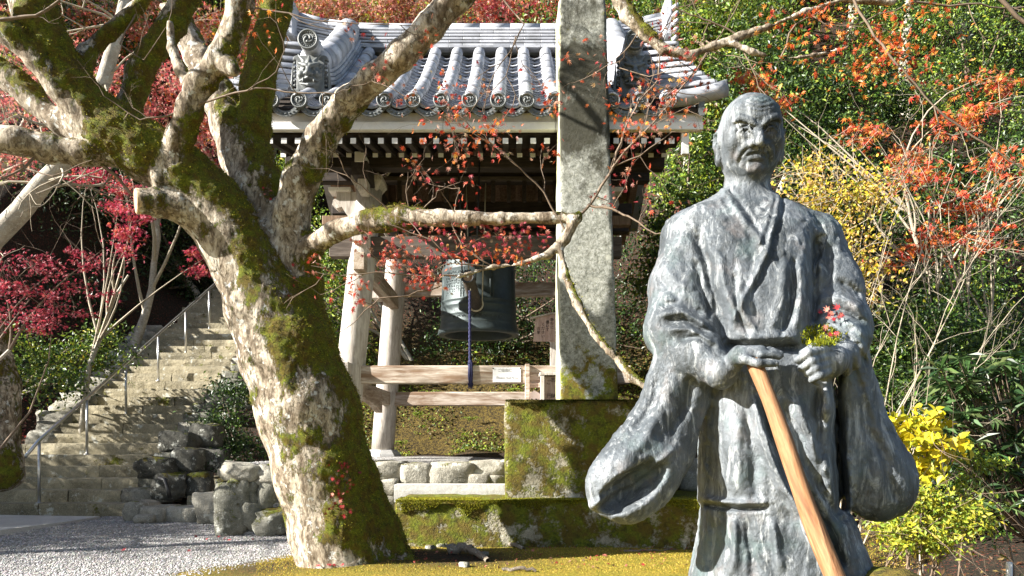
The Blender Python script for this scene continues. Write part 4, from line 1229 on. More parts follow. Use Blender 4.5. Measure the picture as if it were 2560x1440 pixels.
for t in (.90, .955):
    c = a.lerp(b, t)
    m = MB(); m.tube([c + Q @ Vector((.084 * math.cos(x_), .084 * math.sin(x_), 0)) for x_ in np.linspace(0, 2 * math.pi, 20)], .013, 6); m.build('rope_band', M['rope_pale'] if t < .93 else M['iron'], log, True)
for t in (.12, .88):
    c = a.lerp(b, t)
    for sx in (-1, 1):
        m = MB().tube([c + Vector((sx * .075, 0, .0)), Vector((c.x + sx * .12, c.y, 4.2))], .009, 6); m.build('sling_rope', M['rope_pale'] if t > .5 else M['iron'], log, True)
c0 = a + Vector((.02, .16, -.075))
cord = thing('pull_cord', 'blue twisted pull cord with a tassel hanging from the bell striker', 'pull cord', tuple(c0))
zb = PZ(905, c0.y)
for ph in (0, math.pi):
    n = 60; pts = [(c0.x - .006 + .006 * math.cos(ph + i * .9), c0.y + .006 * math.sin(ph + i * .9), c0.z - .05 + (zb - c0.z + .05) * i / n) for i in range(n + 1)]
    MB().tube(pts, .0125, 6).build('cord_strand', M['rope_blue'], cord, True)
m = MB().tube([c0, c0 + Vector((0, 0, -.06))], .007, 6); m.build('hook', M['steel'], cord, True)
m = MB().tube([(c0.x, c0.y, zb + .02), (c0.x, c0.y, zb - .02)], [.022, .03], 12); m.build('tassel_knot', M['rope_blue'], cord, True)
m = MB()
for k in range(34):
    a_ = rb_.uniform(0, 6.28); r_ = .026 * math.sqrt(rb_.random())
    r2 = r_ * 1.2
    m.tube([(c0.x + r_ * math.cos(a_), c0.y + r_ * math.sin(a_), zb), (c0.x + r2 * math.cos(a_) * 1.15, c0.y + r2 * math.sin(a_), zb - .15), (c0.x + r2 * math.cos(a_) + rb_.uniform(-.006, .006), c0.y + r2 * math.sin(a_), zb - .28 + rb_.uniform(-.03, .02))], [.007, .007, .003], 4)
m.build('tassel', M['rope_blue'], cord, True)

# ------------------------------------------------------------------ signs and offering box (lettering as on the originals)
def text(name, s, loc, size, mat, parent, rot=(math.pi / 2, 0, 0), align='CENTER', ext=.0008):
    cu = bpy.data.curves.new(name, 'FONT'); cu.body = s; cu.size = size; cu.align_x = align; cu.align_y = 'CENTER'; cu.extrude = ext
    cu.space_line = .95
    cu.materials.append(mat)
    tmp = bpy.data.objects.new(name, cu); COL.objects.link(tmp)
    me = bpy.data.meshes.new_from_object(tmp.evaluated_get(bpy.context.evaluated_depsgraph_get()))
    bpy.data.objects.remove(tmp); me.name = name
    o = bpy.data.objects.new(name, me); COL.objects.link(o); o.parent = parent
    o.location = Vector(loc) - WORLD_LOC[parent.name]; o.rotation_euler = rot; WORLD_LOC[o.name] = Vector(loc)
    return o
ds = 9.0
sign = thing('wooden_notice_board', 'small roofed wooden notice board with brushed vertical writing beside the bell', 'notice board', (PX(1383, ds), ds, .79))
zc = PZ(820, ds)
pl = [(-.245, -.165), (.245, -.165), (.215, .12), (0, .165), (-.215, .12)]
k = len(pl); va = [Vector((PX(1383, ds) + a, ds - .02, zc + b)) for a, b in pl]; vb = [v + Vector((0, .03, 0)) for v in va]
m = MB().add(va + vb, [tuple(range(k)), tuple(range(2 * k - 1, k - 1, -1))] + [(i, k + i, k + (i + 1) % k, (i + 1) % k) for i in range(k)]); m.build('board', M['sign_wood'], sign)
for sx in (-1, 1):
    m = MB().beam((PX(1383, ds), ds, zc + .178), (PX(1383, ds) + sx * .28, ds, zc + .115), .09, .02, .003); m.build('roof_strip', M['post'], sign)
MB().box((PX(1383, ds), ds + .02, (zc - .16 + .79) / 2), (.075, .045, zc - .16 - .79), bev=.004).build('post', M['post'], sign)
for i, s in enumerate(("落ち着いて", "静かに", "撞いて", "ください", "合掌")):
    x = PX(1391 - i * 11.2, ds)
    top = PZ((803, 800, 806, 812, 822)[i], ds) + .028
    for j, ch in enumerate(s):
        text('lettering', ch, (x, ds - .022, top - .03 - j * .047), .044, M['ink'], sign)
wd = 8.40
ws = thing('white_rail_notice', 'white laminated notice with rounded corners tacked to the low rail', 'notice', (PX(1267, wd), wd, PZ(937, wd)))
MB().box((PX(1267, wd), wd + .003, PZ(937, wd)), (70 * wd / F, .004, 37 * wd / F), bev=.002).build('sheet', M['paper'], ws)
text('lettering', "ご自由に", (PX(1262, wd), wd - .0015, PZ(926, wd)), .042, M['ink_pale'], ws)
text('lettering', "Please feel free", (PX(1267, wd), wd - .0015, PZ(944, wd)), .040, M['ink_pale'], ws)
for px, py in ((1233, 921), (1301, 921)):
    MB().lathe([(.008, 0), (.006, -.006), (.001, -.008)], (PX(px, wd), wd - .002, PZ(py, wd)), 10, Matrix.Rotation(-math.pi / 2, 3, 'X')).build('tack', M['iron'], ws, True)
db = 8.15
bx = thing('offering_box', 'upright wooden offering box with a lettered front between the rail and the pillar', 'offering box', (PX(1386, db), db + .12, .79))
X0, X1, ZT = PX(1351, db), PX(1424, db), PZ(930, db)
MB().box(((X0 + X1) / 2, db + .12, ZT - .02), (X1 - X0 + .02, .30, .035), bev=.004).build('lid', M['post'], bx)
for x in (X0 + .022, X1 - .022): MB().box((x, db, (ZT - .04 + .79) / 2), (.044, .05, ZT - .04 - .79), bev=.004).build('frame_stile', M['post'], bx)
MB().box(((X0 + X1) / 2, db + .13, (ZT - .045 + .79) / 2), (X1 - X0 - .09, .22, ZT - .045 - .79), bev=.003).build('panel', M['sign_wood'], bx)
for i, s in enumerate(("志 納", "ご 自 由", "百 円")):
    pass
for x, ss, zz in ((1383, "志", PZ(950, db)), (1384, "納", PZ(990, db)), (1372, "ご", PZ(956, db)), (1373, "円", PZ(990, db))):
    text('lettering', ss, (PX(x, db), db + .0185, zz), .055, M['ink'], bx)
dm = 8.3
mk = thing('white_marker_plate', 'little white pointed plate with two dark dots below the crossbar', 'marker plate', (PX(1337, dm), dm + .1, .79))
pl = [(-.07, -.2), (.07, -.2), (.065, .03), (0, .07), (-.065, .03)]
k = 5; va = [Vector((PX(1337, dm) + a, dm + .1, PZ(990, dm) + b)) for a, b in pl]; vb = [v + Vector((0, .015, 0)) for v in va]
m = MB().add(va + vb, [tuple(range(k)), tuple(range(2 * k - 1, k - 1, -1))] + [(i, k + i, k + (i + 1) % k, (i + 1) % k) for i in range(k)]); m.build('plate', M['white'], mk)
MB().box((PX(1337, dm), dm + .11, (.79 + PZ(1010, dm)) / 2), (.03, .03, PZ(1010, dm) - .79), bev=.003).build('stake', M['post'], mk)
for px in (1330, 1341):
    MB().lathe([(.009, 0), (.001, -.003)], (PX(px, dm), dm + .099, PZ(997, dm)), 8, Matrix.Rotation(-math.pi / 2, 3, 'X')).build('dot', M['ink'], mk)
# ------------------------------------------------------------------ bronze statue of a standing monk
SD = 2.30
def W(px, py, d=SD): return np.array([(px - CX) * d / F, d, EYE + (HY - py) * d / F], np.float32)
PXM = SD / F
prof_rows = [  # py, centre px, half width px, centre depth, half depth
    (462, 1880, 66, 2.385, .072), (482, 1880, 100, 2.385, .085), (505, 1880, 150, 2.38, .100), (530, 1879, 190, 2.375, .115), (560, 1878, 203, 2.365, .130), (620, 1878, 196, 2.35, .150),
    (700, 1884, 180, 2.335, .165), (780, 1892, 168, 2.325, .175), (850, 1900, 160, 2.32, .180), (880, 1905, 155, 2.325, .172), (930, 1912, 158, 2.32, .178), (1000, 1920, 165, 2.315, .190),
    (1100, 1925, 172, 2.31, .200), (1255, 1932, 178, 2.31, .212), (1275, 1933, 174, 2.31, .206), (1350, 1945, 192, 2.31, .222), (1440, 1958, 222, 2.31, .245), (1600, 1966, 246, 2.31, .26)]
pr = np.array(prof_rows, np.float32)
pz = EYE + (HY - pr[:, 0]) * PXM; pcx = (pr[:, 1] - CX) * PXM; phw = pr[:, 2] * PXM
o_ = np.argsort(pz)
def f_core(p):
    z = p[:, 2]
    cx_ = np.interp(z, pz[o_], pcx[o_]); hw = np.interp(z, pz[o_], phw[o_]); cy = np.interp(z, pz[o_], pr[o_, 3]); hd = np.interp(z, pz[o_], pr[o_, 4])
    q = (np.abs((p[:, 0] - cx_) / hw) ** 2.35 + np.abs((p[:, 1] - cy) / hd) ** 2.35) ** (1 / 2.35)
    d = (q - 1) * np.minimum(hw, hd) * .82
    d = np.maximum(d, (z - pz.max()))
    return np.maximum(d, .52 - z)
def chain(p, pts, flat_k=1.0):
    d = None
    for (a, b) in zip(pts[:-1], pts[1:]):
        A, B = W(a[0], a[1], a[2]), W(b[0], b[1], b[2]); ra, rb = a[3] * a[2] / F, b[3] * b[2] / F
        if flat_k != 1:
            q = p.copy(); ym = A[1]
            t = np.clip((p - A) @ (B - A) / max(float((B - A) @ (B - A)), 1e-9), 0, 1)
            yc = A[1] + t * (B[1] - A[1]); q[:, 1] = yc + (p[:, 1] - yc) * flat_k
            e = seg_d(q, A, B, ra, rb) * (.78 if flat_k < 2 else .6)
        else: e = seg_d(p, A, B, ra, rb)
        d = e if d is None else smin(d, e, .03)
    return d
LARM = [(1722, 602, 2.37, 62), (1700, 720, 2.33, 74), (1692, 825, 2.27, 78), (1745, 890, 2.19, 62), (1800, 930, 2.12, 42)]
RARM = [(2043, 602, 2.37, 62), (2072, 720, 2.33, 76), (2092, 825, 2.27, 78), (2095, 880, 2.19, 60), (2090, 905, 2.14, 44)]
LSL = [(1715, 890, 2.24, 78), (1690, 990, 2.24, 76), (1652, 1085, 2.22, 86), (1602, 1165, 2.18, 96), (1560, 1212, 2.15, 98)]
RSL = [(2112, 880, 2.27, 60), (2128, 1000, 2.29, 68), (2148, 1100, 2.29, 80), (2180, 1180, 2.28, 92), (2200, 1212, 2.28, 92)]
# relief drawn on the front: (polyline in photo px, width px, depth m: >0 ridge, <0 groove)
CREASE = [
    ([(1812, 468), (1832, 512), (1880, 575), (1930, 650)], 9, .007), ([(1824, 468), (1846, 512), (1892, 570)], 6, -.006),
    ([(1948, 478), (1940, 560), (1912, 650), (1872, 735), (1832, 815)], 8, .007), ([(1958, 480), (1951, 565), (1924, 655), (1884, 740)], 6, -.006),
    ([(1930, 478), (1918, 560), (1890, 620)], 7, .005),
    ([(1742, 565), (1772, 680), (1800, 780), (1828, 858)], 15, -.015), ([(1730, 640), (1752, 720), (1782, 800)], 9, -.008),
    ([(2046, 575), (2038, 690), (2040, 780), (2030, 830)], 15, -.016), ([(2075, 600), (2072, 680), (2060, 750)], 12, -.010),
    ([(1790, 610), (1812, 700), (1846, 800)], 14, .008), ([(1850, 690), (1862, 760), (1880, 840)], 12, .008), ([(1836, 680), (1850, 760), (1866, 850)], 6, -.006),
    ([(1965, 640), (1955, 740), (1925, 840)], 14, .009), ([(1990, 640), (1985, 740), (1950, 850)], 7, -.008), ([(2005, 650), (2005, 740), (1985, 830)], 10, .008),
    ([(1640, 765), (1700, 758), (1762, 792)], 10, -.012), ([(1642, 785), (1705, 778), (1775, 818)], 10, .010), ([(1655, 806), (1710, 798), (1782, 842)], 9, -.013), ([(1665, 826), (1720, 820), (1790, 862)], 9, .010), ([(1690, 850), (1745, 842), (1798, 880)], 8, -.011),
    ([(1640, 640), (1690, 700), (1740, 730)], 10, .005), ([(1636, 690), (1690, 735), (1745, 770)], 8, -.006),
    ([(2085, 700), (2125, 718), (2160, 745)], 9, -.010), ([(2075, 735), (2120, 752), (2165, 780)], 10, .010), ([(2070, 765), (2120, 780), (2168, 812)], 8, -.012), ([(2100, 800), (2140, 812), (2172, 850)], 9, .009), ([(2110, 835), (2145, 860), (2168, 920)], 7, -.009), ([(2130, 880), (2150, 980), (2190, 1080)], 8, -.008),
    ([(1815, 856), (1870, 868), (1930, 872), (2000, 866)], 9, -.022), ([(1830, 838), (1890, 846), (1950, 838)], 12, .012), ([(1925, 852), (1962, 838), (2000, 852)], 10, .013),
    ([(1886, 985), (1902, 1080), (1950, 1190), (2012, 1295), (2090, 1445)], 15, .030), ([(1908, 985), (1932, 1085), (1982, 1180), (2040, 1280), (2110, 1430)], 15, -.030),
    ([(1955, 1000), (2000, 1110), (2050, 1220), (2095, 1300)], 13, -.014), ([(1985, 990), (2030, 1100), (2072, 1200)], 13, .012),
    ([(1845, 1010), (1838, 1120), (1842, 1250)], 22, .014), ([(1790, 1000), (1780, 1130), (1778, 1250)], 14, -.006), ([(1872, 1000), (1884, 1160), (1900, 1262)], 14, -.007),
    ([(1752, 1262), (1850, 1272), (1932, 1270)], 7, -.014), ([(1752, 1248), (1850, 1258), (1925, 1256)], 7, .008),
    ([(1785, 1290), (1776, 1470)], 12, -.006), ([(1830, 1285), (1832, 1445)], 12, .012), ([(1868, 1285), (1884, 1470)], 12, -.008), ([(1925, 1290), (1950, 1445)], 12, .012), ([(1915, 1290), (1945, 1470)], 10, -.006),
    ([(2094, 900), (2094, 1000), (2098, 1120), (2104, 1290)], 13, -.030), ([(2060, 950), (2070, 1010), (2062, 1060)], 14, .020), ([(2045, 960), (2045, 1100), (2060, 1230)], 10, -.012),
    ([(2168, 1060), (2212, 1150), (2236, 1262)], 12, -.014), ([(2150, 960), (2185, 1060), (2205, 1110)], 12, .008),
    ([(1690, 930), (1660, 1020), (1610, 1100), (1540, 1180)], 20, .010), ([(1660, 920), (1640, 1000), (1590, 1085)], 12, -.009), ([(1735, 930), (1715, 1010), (1670, 1100)], 12, -.010),
    ([(1470, 1275), (1545, 1225), (1625, 1175), (1700, 1110)], 9, .010)]
HC = W(1875, 340, 2.335)
YAW = math.radians(-4)
PITCH_H = math.radians(13)
HR = np.array([math.cos(YAW), math.sin(YAW), 0], np.float32); HF = np.array([math.sin(YAW), -math.cos(YAW), 0], np.float32)
def head_base(l):
    s = l.copy(); s[:, 0] = np.abs(s[:, 0])
    d = ell_d(l, (0, -.012, .032), (.0905, .112, .095))
    d = smin(d, ell_d(l, (0, .018, -.035), (.077, .078, .090)), .07)
    d = smin(d, ell_d(l, (0, .052, -.098), (.040, .036, .034)), .035)                        # chin
    d = smin(d, ell_d(s, (.057, .010, -.078), (.022, .042, .034)), .04)                      # jaw
    d = smin(d, ell_d(s, (.054, .060, -.022), (.026, .024, .020)), .03)                      # cheekbones
    d = smin(d, ell_d(l, (0, .068, .060), (.060, .030, .030)), .04)                          # forehead
    return d
def ysurf(pts):
    out = []
    for x, z in pts:
        ys_ = np.linspace(.16, 0, 120); q = np.stack([np.full(120, x), ys_, np.full(120, z)], 1).astype(np.float32)
        k = np.argmax(head_base(q) < 0); out.append(float(ys_[k]))
    return out
def on_face(pts, off=0.0):
    return [(x, y + off, z) for (x, z), y in zip(pts, ysurf(pts))]
FACE = []
def stroke(kind, pts, r, off=0.0, k=.004, mirror=True):
    q = on_face(pts, off); n = len(q)
    rs = r if isinstance(r, (list, tuple)) else [r] * n
    FACE.append((kind, q, rs, k, mirror))
# sockets first, then what stands proud in them
stroke('cut', [(.020, .000), (.038, .002), (.054, -.002)], [.011, .014, .010], .000, .009)
stroke('add', [(.012, .014), (.030, .026), (.052, .036), (.072, .030)], [.009, .010, .010, .006], .000, .007)      # frowning brow
stroke('add', [(.014, .018), (.032, .032), (.054, .043)], [.006, .007, .005], .002, .006)
stroke('cut', [(.012, .008), (.030, .017), (.050, .026), (.066, .022)], [.003, .004, .004, .003], .002, .003)      # crease under the brow
stroke('add', [(.031, -.004), (.043, -.004)], [.0125, .0125], -.0125, .002)                                      # eyeball
stroke('add', [(.019, -.006), (.030, .007), (.043, .009), (.060, -.005)], [.0034, .0044, .0044, .003], .001, .002)   # upper lid
stroke('add', [(.020, -.008), (.034, -.015), (.048, -.014), (.060, -.008)], [.003, .0034, .0034, .003], -.002, .002)  # lower lid
stroke('cut', [(.0375, -.002)], [.0042], -.001, .0015)                                                           # pupil
stroke('cut', [(.022, -.022), (.038, -.027), (.054, -.022)], [.0028, .0032, .0026], .001, .004)                  # bag under the eye
stroke('cut', [(.006, .012), (.008, .030)], [.0032, .0026], .001, .003)                                          # frown lines
for z, w in ((.052, .034), (.064, .046), (.077, .036), (.088, .024)):
    stroke('cut', [(-w, z + .008), (-w * .5, z + .001), (0, z - .002), (w * .5, z + .001), (w, z + .008)], [.0018, .0032, .0034, .0032, .0018], .0012, .003, False)
    stroke('add', [(-w * .8, z + .010), (0, z + .004), (w * .8, z + .010)], [.0028, .0034, .0028], -.001, .004, False)
NOSE = [(0, .100, .016), (0, .113, -.012), (0, .124, -.036)]
stroke('add', [(.0, -.056), (.020, -.058), (.034, -.068)], [.011, .010, .006], -.006, .012)                      # mouth mound
stroke('add', [(.0, -.077), (.018, -.080)], [.006, .005], .000, .006)                                           # lower lip
stroke('cut', [(.0, -.065), (.014, -.065), (.026, -.071), (.038, -.084)], [.0036, .0036, .0038, .0034], .004, .003)   # turned-down mouth
stroke('cut', [(.022, -.038), (.036, -.052), (.046, -.074), (.046, -.098)], [.0044, .0056, .0054, .003], .0015, .006)  # folds beside the mouth
stroke('add', [(.030, -.040), (.045, -.055), (.054, -.078)], [.007, .008, .006], -.001, .008)
stroke('cut', [(.060, -.045), (.064, -.066), (.060, -.090)], [.0026, .0034, .0024], .001, .006)
stroke('cut', [(.0, -.090), (.016, -.091)], [.005, .004], .003, .005)
stroke('add', [(.0, -.108), (.012, -.108)], [.015, .012], -.003, .010)                                           # chin pad
stroke('cut', [(.070, .010), (.078, .004)], [.002, .002], .001, .003); stroke('cut', [(.068, -.006), (.078, -.012)], [.002, .002], .001, .003)
def f_head(p):
    q = p - HC
    fy, fz = q @ HF, q[:, 2]
    l = np.stack([q @ HR, fy * math.cos(PITCH_H) - fz * math.sin(PITCH_H), fz * math.cos(PITCH_H) + fy * math.sin(PITCH_H)], 1).astype(np.float32)
    s = l.copy(); s[:, 0] = np.abs(s[:, 0])
    d = head_base(l)
    front = (l[:, 1] > .02) & (np.abs(d) < .06)
    if front.any():
        lf, sf, df = l[front], s[front], d[front]
        for n_, (kind, pts, rs, k, mir) in enumerate(FACE):
            t = sf if mir else lf
            e = None
            if len(pts) == 1: e = np.linalg.norm(t - np.array(pts[0], np.float32), axis=1) - rs[0]
            for a in range(len(pts) - 1):
                g = seg_d(t, pts[a], pts[a + 1], rs[a], rs[a + 1]); e = g if e is None else np.minimum(e, g)
            df = smin(df, e, k) if kind == 'add' else smax(df, -e, k)
        # nose
        nz_ = smin(seg_d(lf, NOSE[0], NOSE[1], .0095, .0115), seg_d(lf, NOSE[1], NOSE[2], .0115, .0155), .006)
        df = smin(df, nz_, .010)
        df = smin(df, ell_d(sf, (.0185, .104, -.040), (.0125, .014, .0105)), .006)
        df = smax(df, -ell_d(sf, (.0105, .113, -.0515), (.0070, .011, .0065)), .003)
        d[front] = df
    # ears with rim and long lobe
    e = ell_d(s, (.096, -.004, -.018), (.015, .027, .042))
    e = smin(e, ell_d(s, (.093, .006, -.070), (.014, .016, .022)), .014)
    e = smax(e, -ell_d(s, (.112, .004, -.014), (.014, .016, .026)), .003)
    e = np.minimum(e, smin(seg_d(s, (.106, -.016, .006), (.107, -.022, -.030), .006, .005), seg_d(s, (.106, -.016, .006), (.103, .010, .012), .006, .005), .004))
    e = smin(e, seg_d(s, (.104, .0, -.02), (.104, -.008, -.042), .004, .004), .004)
    d = smin(d, e, .008)
    # neck with cords
    nk = seg_d(p, HC + np.array([.004, .035, -.075], np.float32), HC + np.array([.004, .05, -.215], np.float32), .066, .080)
    nk = smin(nk, seg_d(s, (.050, -.005, -.085), (.018, .030, -.185), .013, .012), .02)
    nk = smin(nk, ell_d(l, (0, .040, -.140), (.013, .016, .018)), .02)
    d = smin(d, nk, .022)
    return d + .0012 * vnoise(p, 45, 3) + .0009 * vnoise(p, 95, 4)
def hand_pts(p):
    """both hands; small radii so the fingers stay apart"""
    k = 2.05 / F
    R_ = lambda r: r * k
    d = None
    # hand lying flat over the top of the staff
    palm = seg_d(p, W(1846, 889, 2.05), W(1902, 880, 2.045), R_(21), R_(17)); palm2 = seg_d(p, W(1858, 884, 2.095), W(1902, 878, 2.09), R_(20), R_(16))
    d = smin(palm, palm2, .03)
    d = smin(d, seg_d(p, W(1812, 935, 2.12), W(1846, 888, 2.07), R_(31), R_(22)), .02)
    for i, (dx, dy, dd) in enumerate(((0, 6, 2.025), (6, 2, 2.055), (4, -2, 2.085), (-4, -5, 2.112))):
        a, b, c = W(1902, 884 + dy * .6, dd), W(1928 + dx, 880 + dy, dd), W(1948 + dx, 886 + dy, dd)
        f = smin(seg_d(p, a, b, R_(10.5), R_(9)), seg_d(p, b, c, R_(9), R_(7.5)), .006)
        d = smin(d, f, .008)
    th = smin(seg_d(p, W(1856, 898, 2.03), W(1898, 908, 2.005), R_(13), R_(10.5)), seg_d(p, W(1898, 908, 2.005), W(1940, 909, 2.01), R_(10.5), R_(8.5)), .006)
    d = smin(d, th, .008)
    # closed hand at the sash
    g = ell_d(p, W(2078, 905, 2.095), (.040, .034, .046))
    g = smin(g, seg_d(p, W(2110, 885, 2.15), W(2085, 900, 2.10), R_(34), R_(28)), .03)
    for (a, b, c) in (((2062, 874), (2022, 882), (1994, 900)), ((2064, 892), (2030, 903), (2004, 920)), ((2066, 911), (2040, 921), (2019, 933)), ((2068, 929), (2048, 938), (2030, 949))):
        A, B, Cc, Dd = W(*a, 2.065), W(*b, 2.035), W(*c, 2.05), W(c[0] + 14, c[1] + 8, 2.085)
        f = smin(smin(seg_d(p, A, B, R_(11.5), R_(10.5)), seg_d(p, B, Cc, R_(10.5), R_(9)), .005), seg_d(p, Cc, Dd, R_(9), R_(8)), .004)
        g = smin(g, f, .005)
    g = smin(g, smin(seg_d(p, W(2070, 868, 2.08), W(2030, 868, 2.07), R_(12), R_(10)), seg_d(p, W(2030, 868, 2.07), W(2004, 882, 2.075), R_(10), R_(8)), .005), .006)
    return np.minimum(d, g)
def f_statue(p):
    d = f_core(p)
    px = CX + p[:, 0] * F / SD; py = HY - (p[:, 2] - EYE) * F / SD
    arms = np.minimum(chain(p, LARM), chain(p, RARM)); d = smin(d, arms, .035)
    ls = chain(p, LSL, 1.55); ls = smin(ls, chain(p, [(1610, 1195, 2.16, 62), (1675, 1140, 2.20, 42)], 1.4), .05)
    u = W(1700, 1128, 2.07) - W(1482, 1282, 2.07); u /= np.linalg.norm(u); v_ = np.array([0, 1, 0], np.float32); w_ = np.cross(u, v_)
    Rm = np.stack([u, v_, w_], 1)
    cav = ell_d(p, W(1590, 1222, 2.045), (.142, .13, .054), Rm)
    ls = smax(ls, -cav, .012)
    d = smin(d, ls, .018)
    rs = smin(chain(p, RSL, 1.5), chain(p, [(2085, 1000, 2.36, 40), (2100, 1230, 2.37, 44)]), .03); d = smin(d, rs, .018)
    # drawn folds on the visible side
    near = (np.abs(d) < .06) & (p[:, 1] < 2.42)
    if near.any():
        pq = p[near]; pxn = CX + pq[:, 0] * F / pq[:, 1]; pyn = HY - (pq[:, 2] - EYE) * F / pq[:, 1]
        pq2 = fbm(pq, 14, 2, 5); pxn = pxn + 7 * pq2
        acc = np.zeros(len(pq), np.float32)
        for pts, w, a in CREASE:
            xs_ = [q[0] for q in pts]; ys_ = [q[1] for q in pts]
            m = (pxn > min(xs_) - 3 * w) & (pxn < max(xs_) + 3 * w) & (pyn > min(ys_) - 3 * w) & (pyn < max(ys_) + 3 * w)
            if m.any():
                e = polyline_d2(pxn[m], pyn[m], pts)
                en = np.minimum(np.hypot(pxn[m] - xs_[0], pyn[m] - ys_[0]) , np.hypot(pxn[m] - xs_[-1], pyn[m] - ys_[-1]))
                acc[m] += 1.25 * a * np.exp(-(e / w) ** 2) * sstep(0, 3.2 * w, en + .4 * w)
        d[near] -= acc
    sc = np.array([1, 1, .35], np.float32)
    d = d + .0036 * fbm(p * sc, 14, 2, 31) + .0030 * np.abs(vnoise(p * sc, 38, 8)) + .0016 * vnoise(p, 90, 12) - .001
    hb = in_box(p, W(1770, 990, 1.9) - .06, W(2150, 830, 2.2) + np.array([.06, .1, .06], np.float32))
    if hb.any(): d[hb] = smin(d[hb], hand_pts(p[hb]) + .0012 * vnoise(p[hb], 70, 2), .006)
    hm = p[:, 2] > HC[2] - .24
    if hm.any(): d[hm] = smin(d[hm], f_head(p[hm]), .016)
    return d.astype(np.float32)
statue = thing('monk_statue', 'large grey weathered bronze statue of a stern bald monk in wide sleeved robes', 'statue', (.82, 2.31, .55))
sv, sq = surface_nets(f_statue, (.16, 1.94, .50), (1.34, 2.66, 2.19), .0042)
body = obj('body', sv, (sq.ravel(), np.full(len(sq), 4)), M['bronze'], statue, True, (.82, 2.31, 1.3))
# rock under it and the wooden staff
def f_rock(p):
    d = ell_d(p, (1.00, 2.05, .06), (.50, .78, .60))
    d = smin(d, ell_d(p, (1.16, 2.45, .30), (.28, .35, .33)), .1)
    return d + .045 * fbm(p, 4.5, 4, 77) + .02 * np.abs(vnoise(p, 9, 5))
rv, rq_ = surface_nets(f_rock, (.3, 1.1, -.1), (1.7, 3.0, .85), .018)
boulder = obj('mossy_boulder', rv, (rq_.ravel(), np.full(len(rq_), 4)), M['mossrock'], None, True, (1.0, 2.05, 0))
tag(boulder, 'moss topped boulder on which the bronze monk statue stands', 'boulder')
a, b = Vector(W(1884, 904, 2.045).tolist()), Vector(W(2086, 1440, 1.78).tolist())
dr = b - a; b2 = a + dr * ((a.z - .50) / (a.z - b.z))
n = 22; pts = []; rs = []
rn = random.Random(2)
for i in range(n + 1):
    t = i / n
    p_ = a.lerp(b2, t); p_.x += .004 * math.sin(t * 9) ; pts.append(p_); rs.append((.0200 + .0065 * t) * (1 + .035 * math.sin(t * 23 + 1) + rn.uniform(-.012, .012)))
m = MB().tube(pts, rs, 14)
ax_ = (b2 - a).normalized(); Qm = ax_.to_track_quat('Z', 'Y').to_matrix()
loc = Vector(a); me = np_mesh('wooden_staff', np.array([tuple(Qm.transposed() @ (Vector(v) - loc)) for v in m.v], np.float32), *flat(m.f))
staff = put('wooden_staff', me, M['staff'], None, loc, Qm.to_euler())
tag(staff, 'new orange wooden staff slanting down from under the flat bronze hand', 'walking staff')
# ------------------------------------------------------------------ the big mossy maple in front
TREE_AT = Vector((PX(880, 5.95), 5.95, .05))
maple = thing('maple_tree', 'massive old leaning maple with a forked trunk wrapped in green moss', 'maple tree', tuple(TREE_AT))
